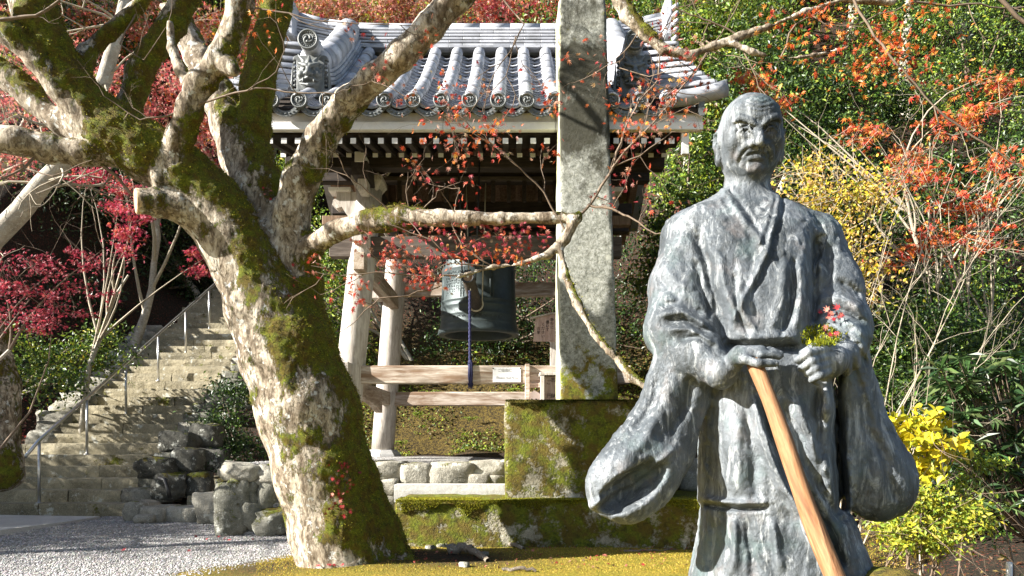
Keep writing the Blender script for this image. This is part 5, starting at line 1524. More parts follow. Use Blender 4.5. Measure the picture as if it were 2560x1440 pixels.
# limbs: (points (px, py, d, r px), moss bias)
STUB = -.0501
LIMBS = [
    ([(880, 1450, 5.92, 128), (848, 1330, 5.9, 120), (806, 1180, 5.88, 118), (765, 1020, 5.88, 128), (716, 880, 5.88, 118), (668, 770, 5.88, 104), (622, 670, 5.86, 90), (575, 585, 5.82, 80)], .02),
    ([(575, 585, 5.82, 80), (520, 505, 5.77, 76), (450, 440, 5.7, 74), (372, 390, 5.65, 74), (290, 338, 5.6, 72), (222, 282, 5.55, 66), (170, 215, 5.5, 60), (128, 130, 5.48, 56), (92, 50, 5.45, 54), (50, -60, 5.4, 50), (-40, -260, 5.3, 42)], .30),
    ([(990, 1440, 5.98, 60), (940, 1330, 5.96, 64), (880, 1200, 5.96, 64), (826, 1080, 5.96, 62), (786, 950, 5.97, 64), (752, 830, 5.98, 68), (738, 720, 6.0, 66), (722, 630, 6.0, 56)], .22),
    ([(735, 690, 5.98, 62), (695, 600, 6.05, 66), (650, 480, 6.15, 66), (612, 390, 6.2, 62), (575, 310, 6.27, 58), (540, 240, 6.32, 48), (500, 155, 6.4, 42), (462, 80, 6.45, 34), (425, 0, 6.5, 32), (380, -120, 6.6, 28)], -.20),
    ([(618, 400, 6.22, 46), (632, 320, 6.2, 46), (645, 220, 6.2, 42), (665, 120, 6.2, 38), (690, 20, 6.2, 34), (720, -120, 6.2, 28)], .34),
    ([(735, 640, 5.95, 52), (728, 540, 5.92, 50), (752, 450, 5.86, 46), (800, 350, 5.78, 41), (868, 258, 5.7, 42), (935, 195, 5.62, 40), (1005, 138, 5.55, 41), (1075, 72, 5.5, 42), (1140, -10, 5.45, 42), (1220, -130, 5.3, 38), (1330, -260, 5.2, 32), (1460, -240, 5.1, 26), (1520, -110, 5.1, 22), (1548, 0, 5.1, 20)], -.18),
    ([(745, 650, 5.92, 44), (775, 618, 5.85, 28), (832, 582, 5.72, 26), (900, 558, 5.6, 25), (1000, 546, 5.5, 24), (1100, 545, 5.42, 22), (1250, 546, 5.36, 19), (1380, 545, 5.32, 18), (1440, 546, 5.3, 19)], -.12),
    ([(1436, 550, 5.3, 19), (1412, 598, 5.3, 16), (1370, 636, 5.3, 14), (1300, 660, 5.3, 12), (1232, 668, 5.3, 10), (1150, 690, 5.28, 8), (1090, 722, 5.26, 6)], -.25),
    ([(1400, 615, 5.3, 10), (1412, 690, 5.22, 10), (1440, 760, 5.15, 10.5), (1480, 830, 5.08, 11.5), (1522, 880, 5.0, 11.5), (1580, 945, 4.92, 10), (1650, 990, 4.85, 8), (1720, 1030, 4.8, 6)], -.05),
    ([(430, 500, 5.68, 50), (432, 420, 5.6, 42), (447, 345, 5.5, 31), (470, 270, 5.42, 33), (500, 205, 5.38, 37), (545, 150, 5.34, 38), (582, 80, 5.3, 35), (600, 10, 5.28, 34), (612, -90, 5.25, 30)], .0),
    ([(485, 225, 5.4, 22), (450, 175, 5.42, 16), (430, 120, 5.45, 11), (425, 60, 5.47, 8)], -.2),
    ([(330, 330, 5.68, 34), (318, 270, 5.75, 30), (345, 185, 5.8, 34), (388, 120, 5.85, 34), (432, 55, 5.9, 35), (470, -20, 5.92, 36), (520, -140, 6.0, 30)], .0),
    ([(300, 380, 5.6, 46), (205, 383, 5.52, 34), (115, 368, 5.47, 36), (50, 354, 5.42, 36), (-40, 342, 5.38, 34), (-160, 330, 5.3, 28)], -.08),
    ([(220, 330, 5.58, 48), (150, 305, 5.6, 40), (85, 250, 5.62, 34), (30, 200, 5.62, 30), (-50, 140, 5.6, 26)], -.02),
    ([(215, 300, 5.5, 46), (150, 225, 5.42, 36), (90, 150, 5.36, 34), (30, 90, 5.32, 33), (-50, 30, 5.3, 30)], .04),
    ([(180, 200, 5.55, 36), (215, 130, 5.65, 24), (270, 80, 5.7, 20), (340, 20, 5.75, 17), (400, -60, 5.8, 14)], .1),
    ([(505, 540, 5.72, 56), (440, 512, 5.6, 42), (385, 506, 5.52, 36), (343, 503, 5.46, 33)], STUB),
    ([(415, 470, 5.58, 26), (398, 448, 5.52, 18), (388, 432, 5.5, 15)], .1),
    ([(868, 258, 5.68, 30), (862, 240, 5.62, 24), (868, 232, 5.6, 20)], -.1),
    ([(570, 165, 5.3, 30), (585, 175, 5.26, 20)], -.2),
    ([(900, 1400, 5.9, 80), (1000, 1425, 5.85, 40), (1075, 1435, 5.8, 16)], .05), ([(850, 1420, 5.86, 70), (795, 1440, 5.8, 30), (750, 1452, 5.75, 14)], -.1), ([(870, 1430, 5.85, 60), (905, 1452, 5.75, 34), (930, 1475, 5.6, 16)], .0),
    ([(1545, -5, 5.1, 20), (1565, 40, 5.1, 17), (1610, 85, 5.08, 17), (1660, 125, 5.06, 17), (1722, 140, 5.05, 17), (1780, 115, 5.05, 17), (1850, 92, 5.05, 15), (1920, 68, 5.05, 13), (2010, 30, 5.05, 11), (2110, -2, 5.05, 9), (2230, 5, 5.05, 7)], -.15),
    ([(1790, 118, 5.05, 10), (1830, 108, 5.03, 11), (1880, 130, 5.0, 10), (1950, 148, 5.0, 8.5), (2030, 140, 5.0, 7), (2120, 118, 5.0, 5)], -.15),
]
LIMBS_M = []
for pts, bias in LIMBS:
    LIMBS_M.append(([(np.array(P(a, b, c), np.float32), r * (.93 if b > 330 else .86) * c / F) for a, b, c, r in pts], bias))
SEGS = []
for pts, bias in LIMBS_M:
    for (A, ra), (B, rb) in zip(pts[:-1], pts[1:]):
        SEGS.append((A, B, ra, rb, bias, np.minimum(A - ra, B - rb), np.maximum(A + ra, B + rb)))
def f_tree_raw(p, want_bias=False):
    d = np.full(len(p), .35, np.float32); bias = np.zeros(len(p), np.float32); best = np.full(len(p), 9, np.float32)
    lo, hi = p.min(0), p.max(0)
    for A, B, ra, rb, bi, slo, shi in SEGS:
        m_ = .10
        if (slo - m_ > hi).any() or (shi + m_ < lo).any(): continue
        idx = np.nonzero(((p > slo - m_) & (p < shi + m_)).all(1))[0]
        if len(idx) == 0: continue
        e = seg_d(p[idx], A, B, ra, rb)
        if bi == STUB: e = np.maximum(e, (p[idx] - B) @ ((B - A) / np.linalg.norm(B - A)))
        k = .02 + .24 * min(ra, rb)
        d[idx] = smin(d[idx], e, k)
        if want_bias:
            w = e < best[idx]; j = idx[w]; best[j] = e[w]; bias[j] = bi
    return (d, bias) if want_bias else d
def f_tree(p):
    d = f_tree_raw(p)
    n = np.abs(d) < .12
    if n.any():
        q = p[n]; s = np.array([1, 1, .5], np.float32)
        d[n] += .016 * vnoise(q, 3.2, 3) + .010 * vnoise(q * s, 9, 4) + .007 * np.abs(vnoise(q * s, 20, 6)) + .003 * vnoise(q, 48, 7)
    return d
# sparse evaluation in slabs keeps the arrays small
tv, tq = surface_nets(f_tree, (-4.2, 4.7, -.12), (2.75, 6.75, 4.75), .0155, 8, 1.5)
nrm = grad(f_tree_raw, tv, .02)
_, tb = f_tree_raw(tv, True)
# moss on the upper right flank doubles as painted trunk shade; left bark pale
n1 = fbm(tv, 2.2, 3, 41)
moss_shade = .44 + tb + .40 * n1 + .24 * fbm(tv, 6.5, 2, 43) + .38 * nrm[:, 0] + .16 * nrm[:, 2]
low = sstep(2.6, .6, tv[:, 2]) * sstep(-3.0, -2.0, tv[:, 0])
moss_shade += .14 * low
moss_shade = np.clip(moss_shade, 0, 1)
tv2 = tv + nrm * (.016 * sstep(.45, .7, moss_shade) * (1 + .6 * vnoise(tv, 30, 9)))[:, None]
c = np.array([TREE_AT.x, TREE_AT.y, 2.0], np.float32)
tme = np_mesh('trunk', tv2 - c, tq.ravel(), np.full(len(tq), 4))
vattr(tme, 'moss', moss_shade)
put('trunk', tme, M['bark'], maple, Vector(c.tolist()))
# shaggy moss: small blades growing on the mossy skin that faces the court
r = np.random.default_rng(5)
w = sstep(.50, .72, moss_shade + .25 * vnoise(tv, 14, 2)) * (nrm[:, 1] < .35) * (tv[:, 2] > 0)
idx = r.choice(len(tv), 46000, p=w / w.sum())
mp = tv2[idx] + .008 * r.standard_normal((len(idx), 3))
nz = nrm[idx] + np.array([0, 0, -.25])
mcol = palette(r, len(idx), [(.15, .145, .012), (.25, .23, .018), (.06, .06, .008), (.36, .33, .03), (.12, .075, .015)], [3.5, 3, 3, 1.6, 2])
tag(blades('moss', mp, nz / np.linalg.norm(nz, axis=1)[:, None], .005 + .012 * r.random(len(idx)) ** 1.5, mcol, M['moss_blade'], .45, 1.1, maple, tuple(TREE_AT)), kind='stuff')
# sawn face of the cut limb
e0 = P(342.6, 503, 5.4595); dirv = (P(343, 503, 5.46) - P(385, 506, 5.52)).normalized()
Q = dirv.to_track_quat('Z', 'Y').to_matrix()
MB().lathe([(.092, -.03), (.094, .004), (.085, .012), (.040, .010), (.022, .0), (.001, -.012)], e0, 20, Q).build('sawn_face', m_wood('sawn_wood', ((.25, .16, .09), (.50, .38, .24), (.62, .50, .34)), 'Z'), maple, True)
# shaggy twigs and leaves -------------------------------------------------------------
def grow(r, start, d, L, rad, depth, out, tips, spread=.55, kids=(2, 3), wig=.18, grav=.0, shrink=.72, n=5):
    """recursive twig: out gets (points, radii), tips gets leaf anchor points"""
    pts = [start]; rs = [rad]; p = start.copy(); v = d / np.linalg.norm(d)
    for i in range(n):
        v = v + wig * r.standard_normal(3) + np.array([0, 0, grav]); v /= np.linalg.norm(v)
        p = p + v * L / n; pts.append(p.copy()); rs.append(rad * (1 - .55 * (i + 1) / n))
    out.append((pts, rs))
    if depth == 0:
        tips.append((p, v)); tips.append((pts[n // 2], v)); return
    for k in range(r.integers(kids[0], kids[1] + 1)):
        i = r.integers(n // 2, n + 1)
        nd = v + spread * r.standard_normal(3); nd /= np.linalg.norm(nd)
        grow(r, pts[i].copy(), nd, L * shrink * r.uniform(.7, 1.15), rs[i] * .72, depth - 1, out, tips, spread, kids, wig, grav, shrink, n)
    tips.append((p, v))
def tubes_np(out, sides=4):
    """many polylines as one mesh"""
    V, Fq, b = [], [], 0
    ang = np.arange(sides) * 2 * math.pi / sides
    ca, sa = np.cos(ang), np.sin(ang)
    for pts, rs in out:
        p = np.array(pts); n = len(p)
        t = np.gradient(p, axis=0); t /= np.maximum(np.linalg.norm(t, axis=1), 1e-9)[:, None]
        ref = np.array([0.0, 0, 1.0]) if abs(t[0][2]) < .9 else np.array([1.0, 0, 0])
        u = np.cross(t, ref); u /= np.maximum(np.linalg.norm(u, axis=1), 1e-9)[:, None]; w = np.cross(t, u)
        R_ = np.array(rs)[:, None, None]
        V.append((p[:, None, :] + R_ * (u[:, None, :] * ca[None, :, None] + w[:, None, :] * sa[None, :, None])).reshape(-1, 3))
        i = np.arange(n - 1)[:, None] * sides; k = np.arange(sides)[None]; k2 = (k + 1) % sides
        Fq.append((np.stack([i + k, i + k2, i + sides + k2, i + sides + k], 2).reshape(-1, 4)) + b); b += n * sides
    return np.concatenate(V).astype(np.float32), np.concatenate(Fq)
def twig_obj(name, out, mat, parent, loc, sides=4, kind=None):
    v, f = tubes_np(out, sides)
    o = put(name, np_mesh(name, v - np.array(loc, np.float32), f.ravel(), np.full(len(f), 4)), mat, parent, loc)
    if kind: o['kind'] = kind
    return o
# leaf shapes, stem at the origin, blade along +x, folded a little
def maple_shape():
    ang = [-125, -95, -70, -48, -30, -14, 0, 14, 30, 48, 70, 95, 125]
    rad = [.34, .20, .62, .30, .86, .36, 1.0, .36, .86, .30, .62, .20, .34]
    v = [(0, 0, 0)] + [(.0 + r_ * math.cos(math.radians(a)), r_ * math.sin(math.radians(a)), -.22 * r_ * r_) for a, r_ in zip(ang, rad)]
    f = [(0, i, i + 1) for i in range(1, 13)]
    return np.array(v, np.float32), np.array(f)
def star_shape():
    ang = [-75, -48, -36, -18, 0, 18, 36, 48, 75]; rad = [.6, .28, .85, .33, 1.0, .33, .85, .28, .6]
    v = [(0, 0, 0)] + [(r_ * math.cos(math.radians(a)), r_ * math.sin(math.radians(a)), -.3 * r_ * r_) for a, r_ in zip(ang, rad)]
    return np.array(v, np.float32), np.array([(0, i, i + 1) for i in range(1, 9)])
def tri_star():
    v = [(0, 0, 0), (.45, -.62, -.12), (.42, -.16, 0), (1, 0, -.22), (.42, .16, 0), (.45, .62, -.12)]
    return np.array(v, np.float32), np.array([(0, 1, 2), (0, 2, 3), (0, 3, 4), (0, 4, 5)])
def oval_shape():
    v = [(0, 0, 0), (.5, -.24, .07), (1, 0, -.12), (.5, .24, .07)]
    return np.array(v, np.float32), np.array([(0, 1, 2), (0, 2, 3)])
def long_shape():
    v = [(0, 0, 0), (.55, -.13, .04), (1, 0, -.15), (.55, .13, .04)]
    return np.array(v, np.float32), np.array([(0, 1, 2), (0, 2, 3)])
def heart_shape():
    v = [(0, 0, 0), (.25, -.34, .05), (.6, -.26, 0), (1, 0, -.2), (.6, .26, 0), (.25, .34, .05)]
    return np.array(v, np.float32), np.array([(0, 1, 2), (0, 2, 3), (0, 3, 4), (0, 4, 5)])
SHAPE = dict(maple=maple_shape(), star=star_shape(), tri=tri_star(), oval=oval_shape(), long=long_shape(), heart=heart_shape())
def leaves_np(r, pos, size, shape, up=None, flatness=.7, droop=.2, dirs=None, curl=0):
    """pos (N,3); leaves with normals around `up`, blade pointing along dirs or at random"""
    sv_, sf = SHAPE[shape]; n = len(pos)
    up = np.array([0, -.25, 1.0]) if up is None else np.asarray(up)
    z = up[None] * flatness + (1 - flatness) * 1.3 * r.standard_normal((n, 3)); z /= np.linalg.norm(z, axis=1)[:, None]
    x = r.standard_normal((n, 3)) if dirs is None else dirs + .5 * r.standard_normal((n, 3))
    x[:, 2] -= droop; x -= z * (x * z).sum(1)[:, None]; x /= np.maximum(np.linalg.norm(x, axis=1), 1e-6)[:, None]
    y = np.cross(z, x)
    s = size if np.ndim(size) else np.full(n, size)
    sv2 = np.repeat(sv_[None], n, 0)
    if curl: sv2[:, :, 2] *= (1 + curl * r.random((n, 1)) * 4)
    v = pos[:, None] + s[:, None, None] * (sv2[:, :, 0:1] * x[:, None] + sv2[:, :, 1:2] * y[:, None] + sv2[:, :, 2:3] * z[:, None])
    f = sf[None] + (np.arange(n) * len(sv_))[:, None, None]
    return v.reshape(-1, 3).astype(np.float32), f.reshape(-1, 3), len(sv_)
def leaf_obj(name, r, pos, size, shape, cols, mat, parent, loc, **kw):
    v, f, k = leaves_np(r, pos, size, shape, **kw)
    me = np_mesh(name, v - np.array(loc, np.float32), f.ravel(), np.full(len(f), 3), False)
    vattr(me, 'tint', np.repeat(cols, k, 0))
    o = put(name, me, mat, parent, loc); o['kind'] = 'stuff'
    return o
RED = [(.42, .045, .03), (.55, .09, .04), (.30, .03, .035), (.50, .16, .07), (.36, .10, .07), (.24, .05, .04)]
PINK = [(.42, .05, .09), (.55, .11, .14), (.32, .03, .06), (.48, .13, .12)]
ORANGE = [(.58, .15, .025), (.62, .24, .04), (.50, .085, .02), (.55, .30, .07)]
YELLOW = [(.55, .42, .03), (.50, .36, .04), (.40, .36, .03), (.60, .40, .06)]
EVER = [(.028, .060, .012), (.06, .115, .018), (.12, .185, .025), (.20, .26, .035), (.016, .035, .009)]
LIME = [(.22, .29, .025), (.32, .36, .03), (.12, .19, .02), (.38, .36, .04)]
r = np.random.default_rng(21)
tw, leafpos, leafdir = [], [], []
def pw(px, py, d): return np.array(P(px, py, d), float)
def poly_twig(pts, r0, r1):
    n = len(pts); p = [pw(*q) for q in pts]
    # smooth it a little
    q = [p[0]]
    for a_, b_ in zip(p[:-1], p[1:]): q += [a_ + (b_ - a_) * t + .006 * r.standard_normal(3) for t in (.34, .67)] + [b_]
    rs = np.linspace(r0, r1, len(q)); tw.append((q, list(rs))); return q
main_twigs = [
    ([(1440, 545, 5.3), (1490, 490, 5.28), (1535, 415, 5.26), (1560, 330, 5.25), (1600, 250, 5.24), (1645, 200, 5.24), (1650, 90, 5.22), (1690, 20, 5.2)], .011, .003),
    ([(1470, 512, 5.3), (1530, 522, 5.2), (1570, 540, 5.1), (1640, 585, 5.0)], .010, .004),
    ([(1530, 420, 5.26), (1580, 360, 5.2), (1640, 300, 5.15), (1720, 200, 5.1), (1800, 90, 5.1), (1850, 0, 5.1)], .008, .003),
    ([(1535, 415, 5.26), (1600, 390, 5.2), (1680, 330, 5.2), (1790, 325, 5.2)], .006, .002),
    ([(1420, 590, 5.3), (1360, 480, 5.25), (1300, 420, 5.2), (1230, 360, 5.2), (1140, 300, 5.15), (1010, 240, 5.1)], .007, .002),
    ([(1230, 668, 5.3), (1150, 660, 5.25), (1080, 600, 5.2), (1000, 570, 5.2), (960, 555, 5.2)], .006, .002),
    ([(1150, 690, 5.28), (1050, 690, 5.25), (940, 680, 5.2), (850, 690, 5.2), (790, 680, 5.2)], .006, .002),
    ([(1100, 715, 5.26), (1020, 740, 5.22), (950, 745, 5.2), (900, 790, 5.2), (850, 830, 5.2)], .006, .002),
    ([(1230, 665, 5.3), (1160, 620, 5.3), (1130, 560, 5.3), (1150, 470, 5.3)], .006, .002),
    ([(1000, 546, 5.5), (920, 480, 5.4), (870, 440, 5.35), (850, 400, 5.3)], .006, .002), ([(1030, 545, 5.5), (1015, 480, 5.45), (1020, 430, 5.4)], .005, .002), ([(1040, 545, 5.5), (1080, 500, 5.45), (1100, 470, 5.4)], .005, .002),
    ([(1210, -60, 5.3), (1310, 60, 5.2), (1275, 130, 5.2), (1220, 220, 5.2), (1210, 300, 5.2)], .006, .002), ([(1290, 90, 5.2), (1265, 190, 5.2), (1300, 260, 5.2)], .004, .002),
    ([(590, -40, 5.3), (640, 20, 5.25), (760, 45, 5.2), (900, 60, 5.2), (1050, 65, 5.2)], .007, .002),
    ([(480, 270, 5.42), (560, 240, 5.3), (640, 220, 5.2), (740, 232, 5.15), (840, 235, 5.12), (880, 215, 5.1)], .008, .002),
    ([(470, 275, 5.42), (420, 290, 5.4), (350, 300, 5.4), (260, 240, 5.35)], .008, .003), ([(620, 225, 5.2), (690, 180, 5.2), (720, 100, 5.2)], .004, .002),
    ([(345, 20, 5.75), (300, 110, 5.6), (360, 150, 5.5), (420, 60, 5.5)], .006, .002), ([(0, 50, 5.0), (90, 40, 5.0), (150, 0, 5.0)], .012, .008),
    ([(110, 368, 5.47), (60, 420, 5.4), (0, 450, 5.3)], .012, .005), ([(60, 420, 5.4), (130, 440, 5.3), (230, 400, 5.3)], .006, .002), ([(240, 400, 5.55), (300, 450, 5.6), (330, 490, 5.6)], .014, .008), ([(280, 440, 5.6), (230, 500, 5.5), (240, 560, 5.5)], .006, .002),
    ([(1950, 148, 5.0), (1990, 60, 5.0), (2060, 20, 5.0)], .007, .003), ([(1780, 115, 5.05), (1740, 180, 5.02), (1700, 210, 5.0), (1640, 240, 5.0)], .007, .002), ([(1850, 110, 5.05), (1880, 170, 5.0), (1905, 240, 5.0)], .005, .002), ([(1600, 75, 5.08), (1560, 130, 5.1), (1548, 170, 5.1), (1690, 230, 5.1)], .006, .003),
    ([(1850, 92, 5.05), (1790, 60, 5.05), (1740, 40, 5.05), (1690, 20, 5.05)], .006, .003), ([(2010, 30, 5.05), (2060, 60, 5.0), (2150, 60, 5.0), (2280, 5, 5.0)], .006, .003),
    ([(2110, -40, 4.9), (2170, 60, 4.85), (2225, 140, 4.8), (2270, 190, 4.8), (2335, 265, 4.8), (2350, 330, 4.8), (2330, 400, 4.8)], .009, .003), ([(2335, 265, 4.8), (2430, 340, 4.8), (2520, 400, 4.8), (2600, 440, 4.8)], .007, .003),
    ([(2460, -40, 4.7), (2540, 40, 4.7), (2600, 80, 4.7)], .014, .010), ([(2290, 5, 4.9), (2420, 10, 4.9), (2500, 20, 4.9), (2600, 15, 4.9)], .007, .004),
]
seeds = []
for pts, r0, r1 in main_twigs:
    q = poly_twig(pts, r0 * 1.1, r1 * 1.1); seeds.append((q, r1))
tips = []
for q, r1 in seeds:
    n = len(q)
    for i in range(3, n, 2):
        if r.random() < .75:
            v = q[i] - q[i - 1]; v = v / np.linalg.norm(v) + .8 * r.standard_normal(3); v[1] *= .6
            grow(r, q[i].copy(), v, r.uniform(.18, .42), .0034, 2 if r.random() < .5 else 1, tw, tips, .6, (2, 3), .22, .0, .65, 4)
twig_obj('twigs', tw, M['twig'], maple, tuple(TREE_AT), 5, 'stuff')
# leaves: dense where the photograph shows clusters, sparse elsewhere
def region_leaves(px0, px1, py0, py1, d0, d1, n):
    a_ = r.random((n, 3)); d_ = d0 + (d1 - d0) * a_[:, 2]
    px_, py_ = px0 + (px1 - px0) * a_[:, 0], py0 + (py1 - py0) * a_[:, 1]
    return np.stack([(px_ - CX) * d_ / F, d_, EYE + (HY - py_) * d_ / F], 1)
tp = np.array([t[0] for t in tips])
def near_tips(reg, n, sd=.05):
    px0, px1, py0, py1 = reg
    px_ = CX + tp[:, 0] * F / tp[:, 1]; py_ = HY - (tp[:, 2] - EYE) * F / tp[:, 1]
    m_ = np.nonzero((px_ > px0) & (px_ < px1) & (py_ > py0) & (py_ < py1))[0]
    if len(m_) == 0: return np.zeros((0, 3))
    return tp[r.choice(m_, n)] + sd * r.standard_normal((n, 3))
pk, cl = [], []
def add_leaves(p_, cols, w=None):
    if len(p_): pk.append(p_); cl.append(palette(r, len(p_), cols, w, .2))
DRY = [(.34, .16, .11), (.40, .20, .13), (.28, .085, .06), (.46, .10, .05), (.40, .28, .18)]
for reg, n in (((1000, 1420, 230, 560), 210), ((1400, 1800, 150, 420), 190), ((1400, 1800, 0, 160), 70), ((820, 1420, 560, 720), 120), ((780, 1080, 640, 860), 150), ((1420, 1700, 400, 620), 60), ((680, 1400, 20, 300), 120)):
    add_leaves(near_tips(reg, n, .045), RED[:4] + DRY, [2, 1.5, 2, 1, 2, 2, 2, 1.5, 1])
for reg, n in (((1010, 1390, 240, 420), 90), ((1400, 1750, 230, 340), 70), ((1900, 2400, 0, 330), 150), ((560, 760, 0, 160), 30)):
    add_leaves(near_tips(reg, n, .06), ORANGE, [2, 1, 2, .6])
# dense pink-red veil under the level branch
q_ = region_leaves(960, 1380, 556, 640, 5.25, 5.5, 270); add_leaves(q_, PINK + RED + DRY)
q_ = region_leaves(1090, 1330, 610, 660, 5.25, 5.5, 90); add_leaves(q_, RED + ORANGE)
# orange drifts of the far right branch
for cx0, cy0, n, s_ in ((2130, 60, 60, 40), (2190, 130, 120, 45), (2210, 110, 60, 60), (2140, 190, 40, 40), (2270, 190, 60, 40), (2060, 120, 40, 40), (2330, 60, 60, 50), (2010, 40, 30, 40), (1990, 90, 20, 40), (2250, 40, 40, 40), (2050, 20, 40, 30)):
    n = int(n * .62); a_ = r.standard_normal((n, 3)); d_ = 5.0 + .15 * a_[:, 2]
    add_leaves(np.stack([(cx0 + s_ * a_[:, 0] - CX) * d_ / F, d_, EYE + (HY - cy0 - s_ * .6 * a_[:, 1]) * d_ / F], 1), ORANGE + RED[:2], [3, 2, 2, .6, 1, 1])
pk, cl = np.concatenate(pk), np.concatenate(cl)
leaf_obj('leaves', r, pk, .024 + .019 * r.random(len(pk)), 'maple', cl, M['leaf'], maple, tuple(TREE_AT), flatness=.35, droop=.7, up=(-.3, -.6, .6), curl=.6)
# upper crown of the same tree, above and behind the frame edge: it throws the broken shade
ct = np.random.default_rng(3)
out2, tips2 = [], []
for (px, py, d, vx, vy, vz) in ((-40, -260, 5.3, -.5, -.3, 1), (380, -120, 6.6, -.1, .4, 1), (720, -120, 6.2, .2, .3, 1), (612, -90, 5.25, .1, -.5, 1), (520, -140, 6.0, 0, 0, 1), (1330, -260, 5.2, .4, -.3, 1), (-160, 330, 5.3, -1, -.2, .5), (1220, -130, 5.3, .3, .2, 1), (-50, 30, 5.3, -.8, -.4, .7)):
    grow(ct, pw(px, py, d), np.array([vx, vy, vz], float), 1.1, .05, 3, out2, tips2, .5, (2, 3), .12, .02, .75, 5)
twig_obj('upper_twigs', out2, M['twig'], maple, tuple(TREE_AT), 5, 'stuff')
tp2 = np.array([t[0] for t in tips2]); k = ct.choice(len(tp2), 2600); pp = tp2[k] + .12 * ct.standard_normal((len(k), 3))
px_ = CX + pp[:, 0] * F / pp[:, 1]; py_ = HY - (pp[:, 2] - EYE) * F / pp[:, 1]
pp = pp[(py_ < -40) | (px_ < -40)]
leaf_obj('upper_leaves', ct, pp, .035 + .02 * ct.random(len(pp)), 'star', palette(ct, len(pp), RED + ORANGE, None, .2), M['leaf'], maple, tuple(TREE_AT), flatness=.6, droop=.4)

# fallen leaves: each lying leaf a thing; and dead sticks by the trunk
def mesh_leaf():
    v, f = SHAPE['maple']
    me = np_mesh('fallen_leaf', v * np.array([1, 1, -.6]), f.ravel(), np.full(len(f), 3), False); return me
FL = {}
for nm, col in (('red', (.32, .022, .028)), ('dark', (.17, .02, .02)), ('pale', (.36, .12, .08))):
    t = NT('fallen_leaf_' + nm); FL[nm] = mesh_leaf(); FL[nm].materials.append(t.done(col, .6, None, 0, .3))
def fallen(loc, nrm_, size, kind_, label, group, rz):
    q = Vector(nrm_).to_track_quat('Z', 'Y') @ Quaternion((0, 0, 1), rz)
    o = put('fallen_leaf', FL[kind_], None, None, loc, q.to_euler()); o.scale = (size, size, size)
    return tag(o, label, 'fallen leaf', group)
fr = random.Random(8)
# on the bark: a drift in the hollow of the fused stems
front = np.nonzero((nrm[:, 1] < -.25) & (tv[:, 2] > .1))[0]
fpx = CX + tv2[front, 0] * F / tv2[front, 1]; fpy = HY - (tv2[front, 2] - EYE) * F / tv2[front, 1]
kinds = ['red', 'dark', 'pale']
for k in range(58):
    if k < 46: tx_, ty_ = fr.gauss(852, 17), fr.uniform(1150, 1290); lab = 'small curled maple leaf caught in the leaf drift on the mossy trunk'; gr = 'leaves caught on the trunk'
    elif k < 52: tx_, ty_ = fr.uniform(690, 760), fr.uniform(640, 760); lab = 'small maple leaf lying in the moss of the trunk fork'; gr = 'leaves in the trunk fork'
    else: tx_, ty_ = fr.uniform(655, 680), fr.uniform(468, 500); lab = 'small maple leaf tucked in the crotch below the pale limb'; gr = 'leaves in the limb crotch'
    j = front[np.argmin((fpx - tx_) ** 2 + (fpy - ty_) ** 2)]
    nn = nrm[j] + .5 * np.array([fr.gauss(0, 1), fr.gauss(0, 1), fr.gauss(0, 1)])
    fallen(Vector((tv2[j] + nrm[j] * .014).tolist()), nn.tolist(), fr.uniform(.022, .036), kinds[fr.choice((0, 0, 1, 2))], lab, gr, fr.uniform(0, 6.28))
for k, (px, py) in enumerate(((312, 1378), (492, 1345), (515, 1352), (560, 1350), (575, 1352), (630, 1352), (545, 1346), (470, 1380))):
    q = gp(px, py, .0); q.z = gh(q.x, q.y) + .016
    lab = 'lone bright red maple leaf lying on the grey gravel' if k == 0 else 'small red maple leaf lying on the gravel near the trunk'
    fallen(q, (fr.gauss(0, .3), -.5, 1), .055 if k == 0 else fr.uniform(.03, .05), 'red' if k % 2 == 0 else 'dark', lab, None if k == 0 else 'red leaves scattered on the gravel', fr.uniform(0, 6.28))
for k, (px, py) in enumerate(((1600, 1366), (1635, 1362), (1155, 1395), (1330, 1390), (1610, 1428), (1090, 1402), (1780, 1385), (1510, 1400))):
    q = gp(px, py, .05); q.z = gh(q.x, q.y) + .022
    fallen(q, (fr.gauss(0, .4), -.6, 1), fr.uniform(.03, .045), fr.choice(kinds), 'small red maple leaf lying on the golden moss', 'red leaves scattered on the moss', fr.uniform(0, 6.28))
for k in range(26):
    q = gp(fr.uniform(770, 870), fr.uniform(1408, 1436), .05); q.z = gh(q.x, q.y) + .03
    fallen(q, (fr.gauss(0, .5), -.6, 1), fr.uniform(.025, .04), fr.choice(kinds), 'small red maple leaf lying among others at the foot of the trunk', 'red leaves at the foot of the trunk', fr.uniform(0, 6.28))
M['root'] = m_stone('bare_root_bark', ((0.05, 0.038, 0.025), (0.14, 0.11, 0.08), (0.33, 0.28, 0.22)), 0.12, 14, .3, .7, .2)
def stick(pts, r0, r1, label):
    p = []
    for px, py, z in pts:
        q = gp(px, py, .05)
        for _ in range(3): q = gp(px, py, gh(q.x, q.y) + z + r1 * .5)
        p.append(np.array(q))
    q = [p[0]]
    for a_, b_ in zip(p[:-1], p[1:]): q += [a_ + (b_ - a_) * t + .007 * r.standard_normal(3) for t in (.25, .5, .75)] + [b_]
    o = twig_obj('dead_branch', [(q, list(np.linspace(r0, r1, len(q)) * (1 + .2 * r.random(len(q)))))], M['root'], None, tuple(p[0]), 7)
    tag(o, label, 'dead branch')
stick([(1050, 1345, .02), (1110, 1338, .06), (1170, 1330, .10), (1230, 1345, .06), (1310, 1372, .0)], .036, .016, 'long grey dead branch lying against the lower mossy block')
stick([(1120, 1375, .02), (1160, 1368, .05), (1190, 1380, .03), (1220, 1402, .0)], .042, .02, 'short thick grey root end poking out of the bare soil')
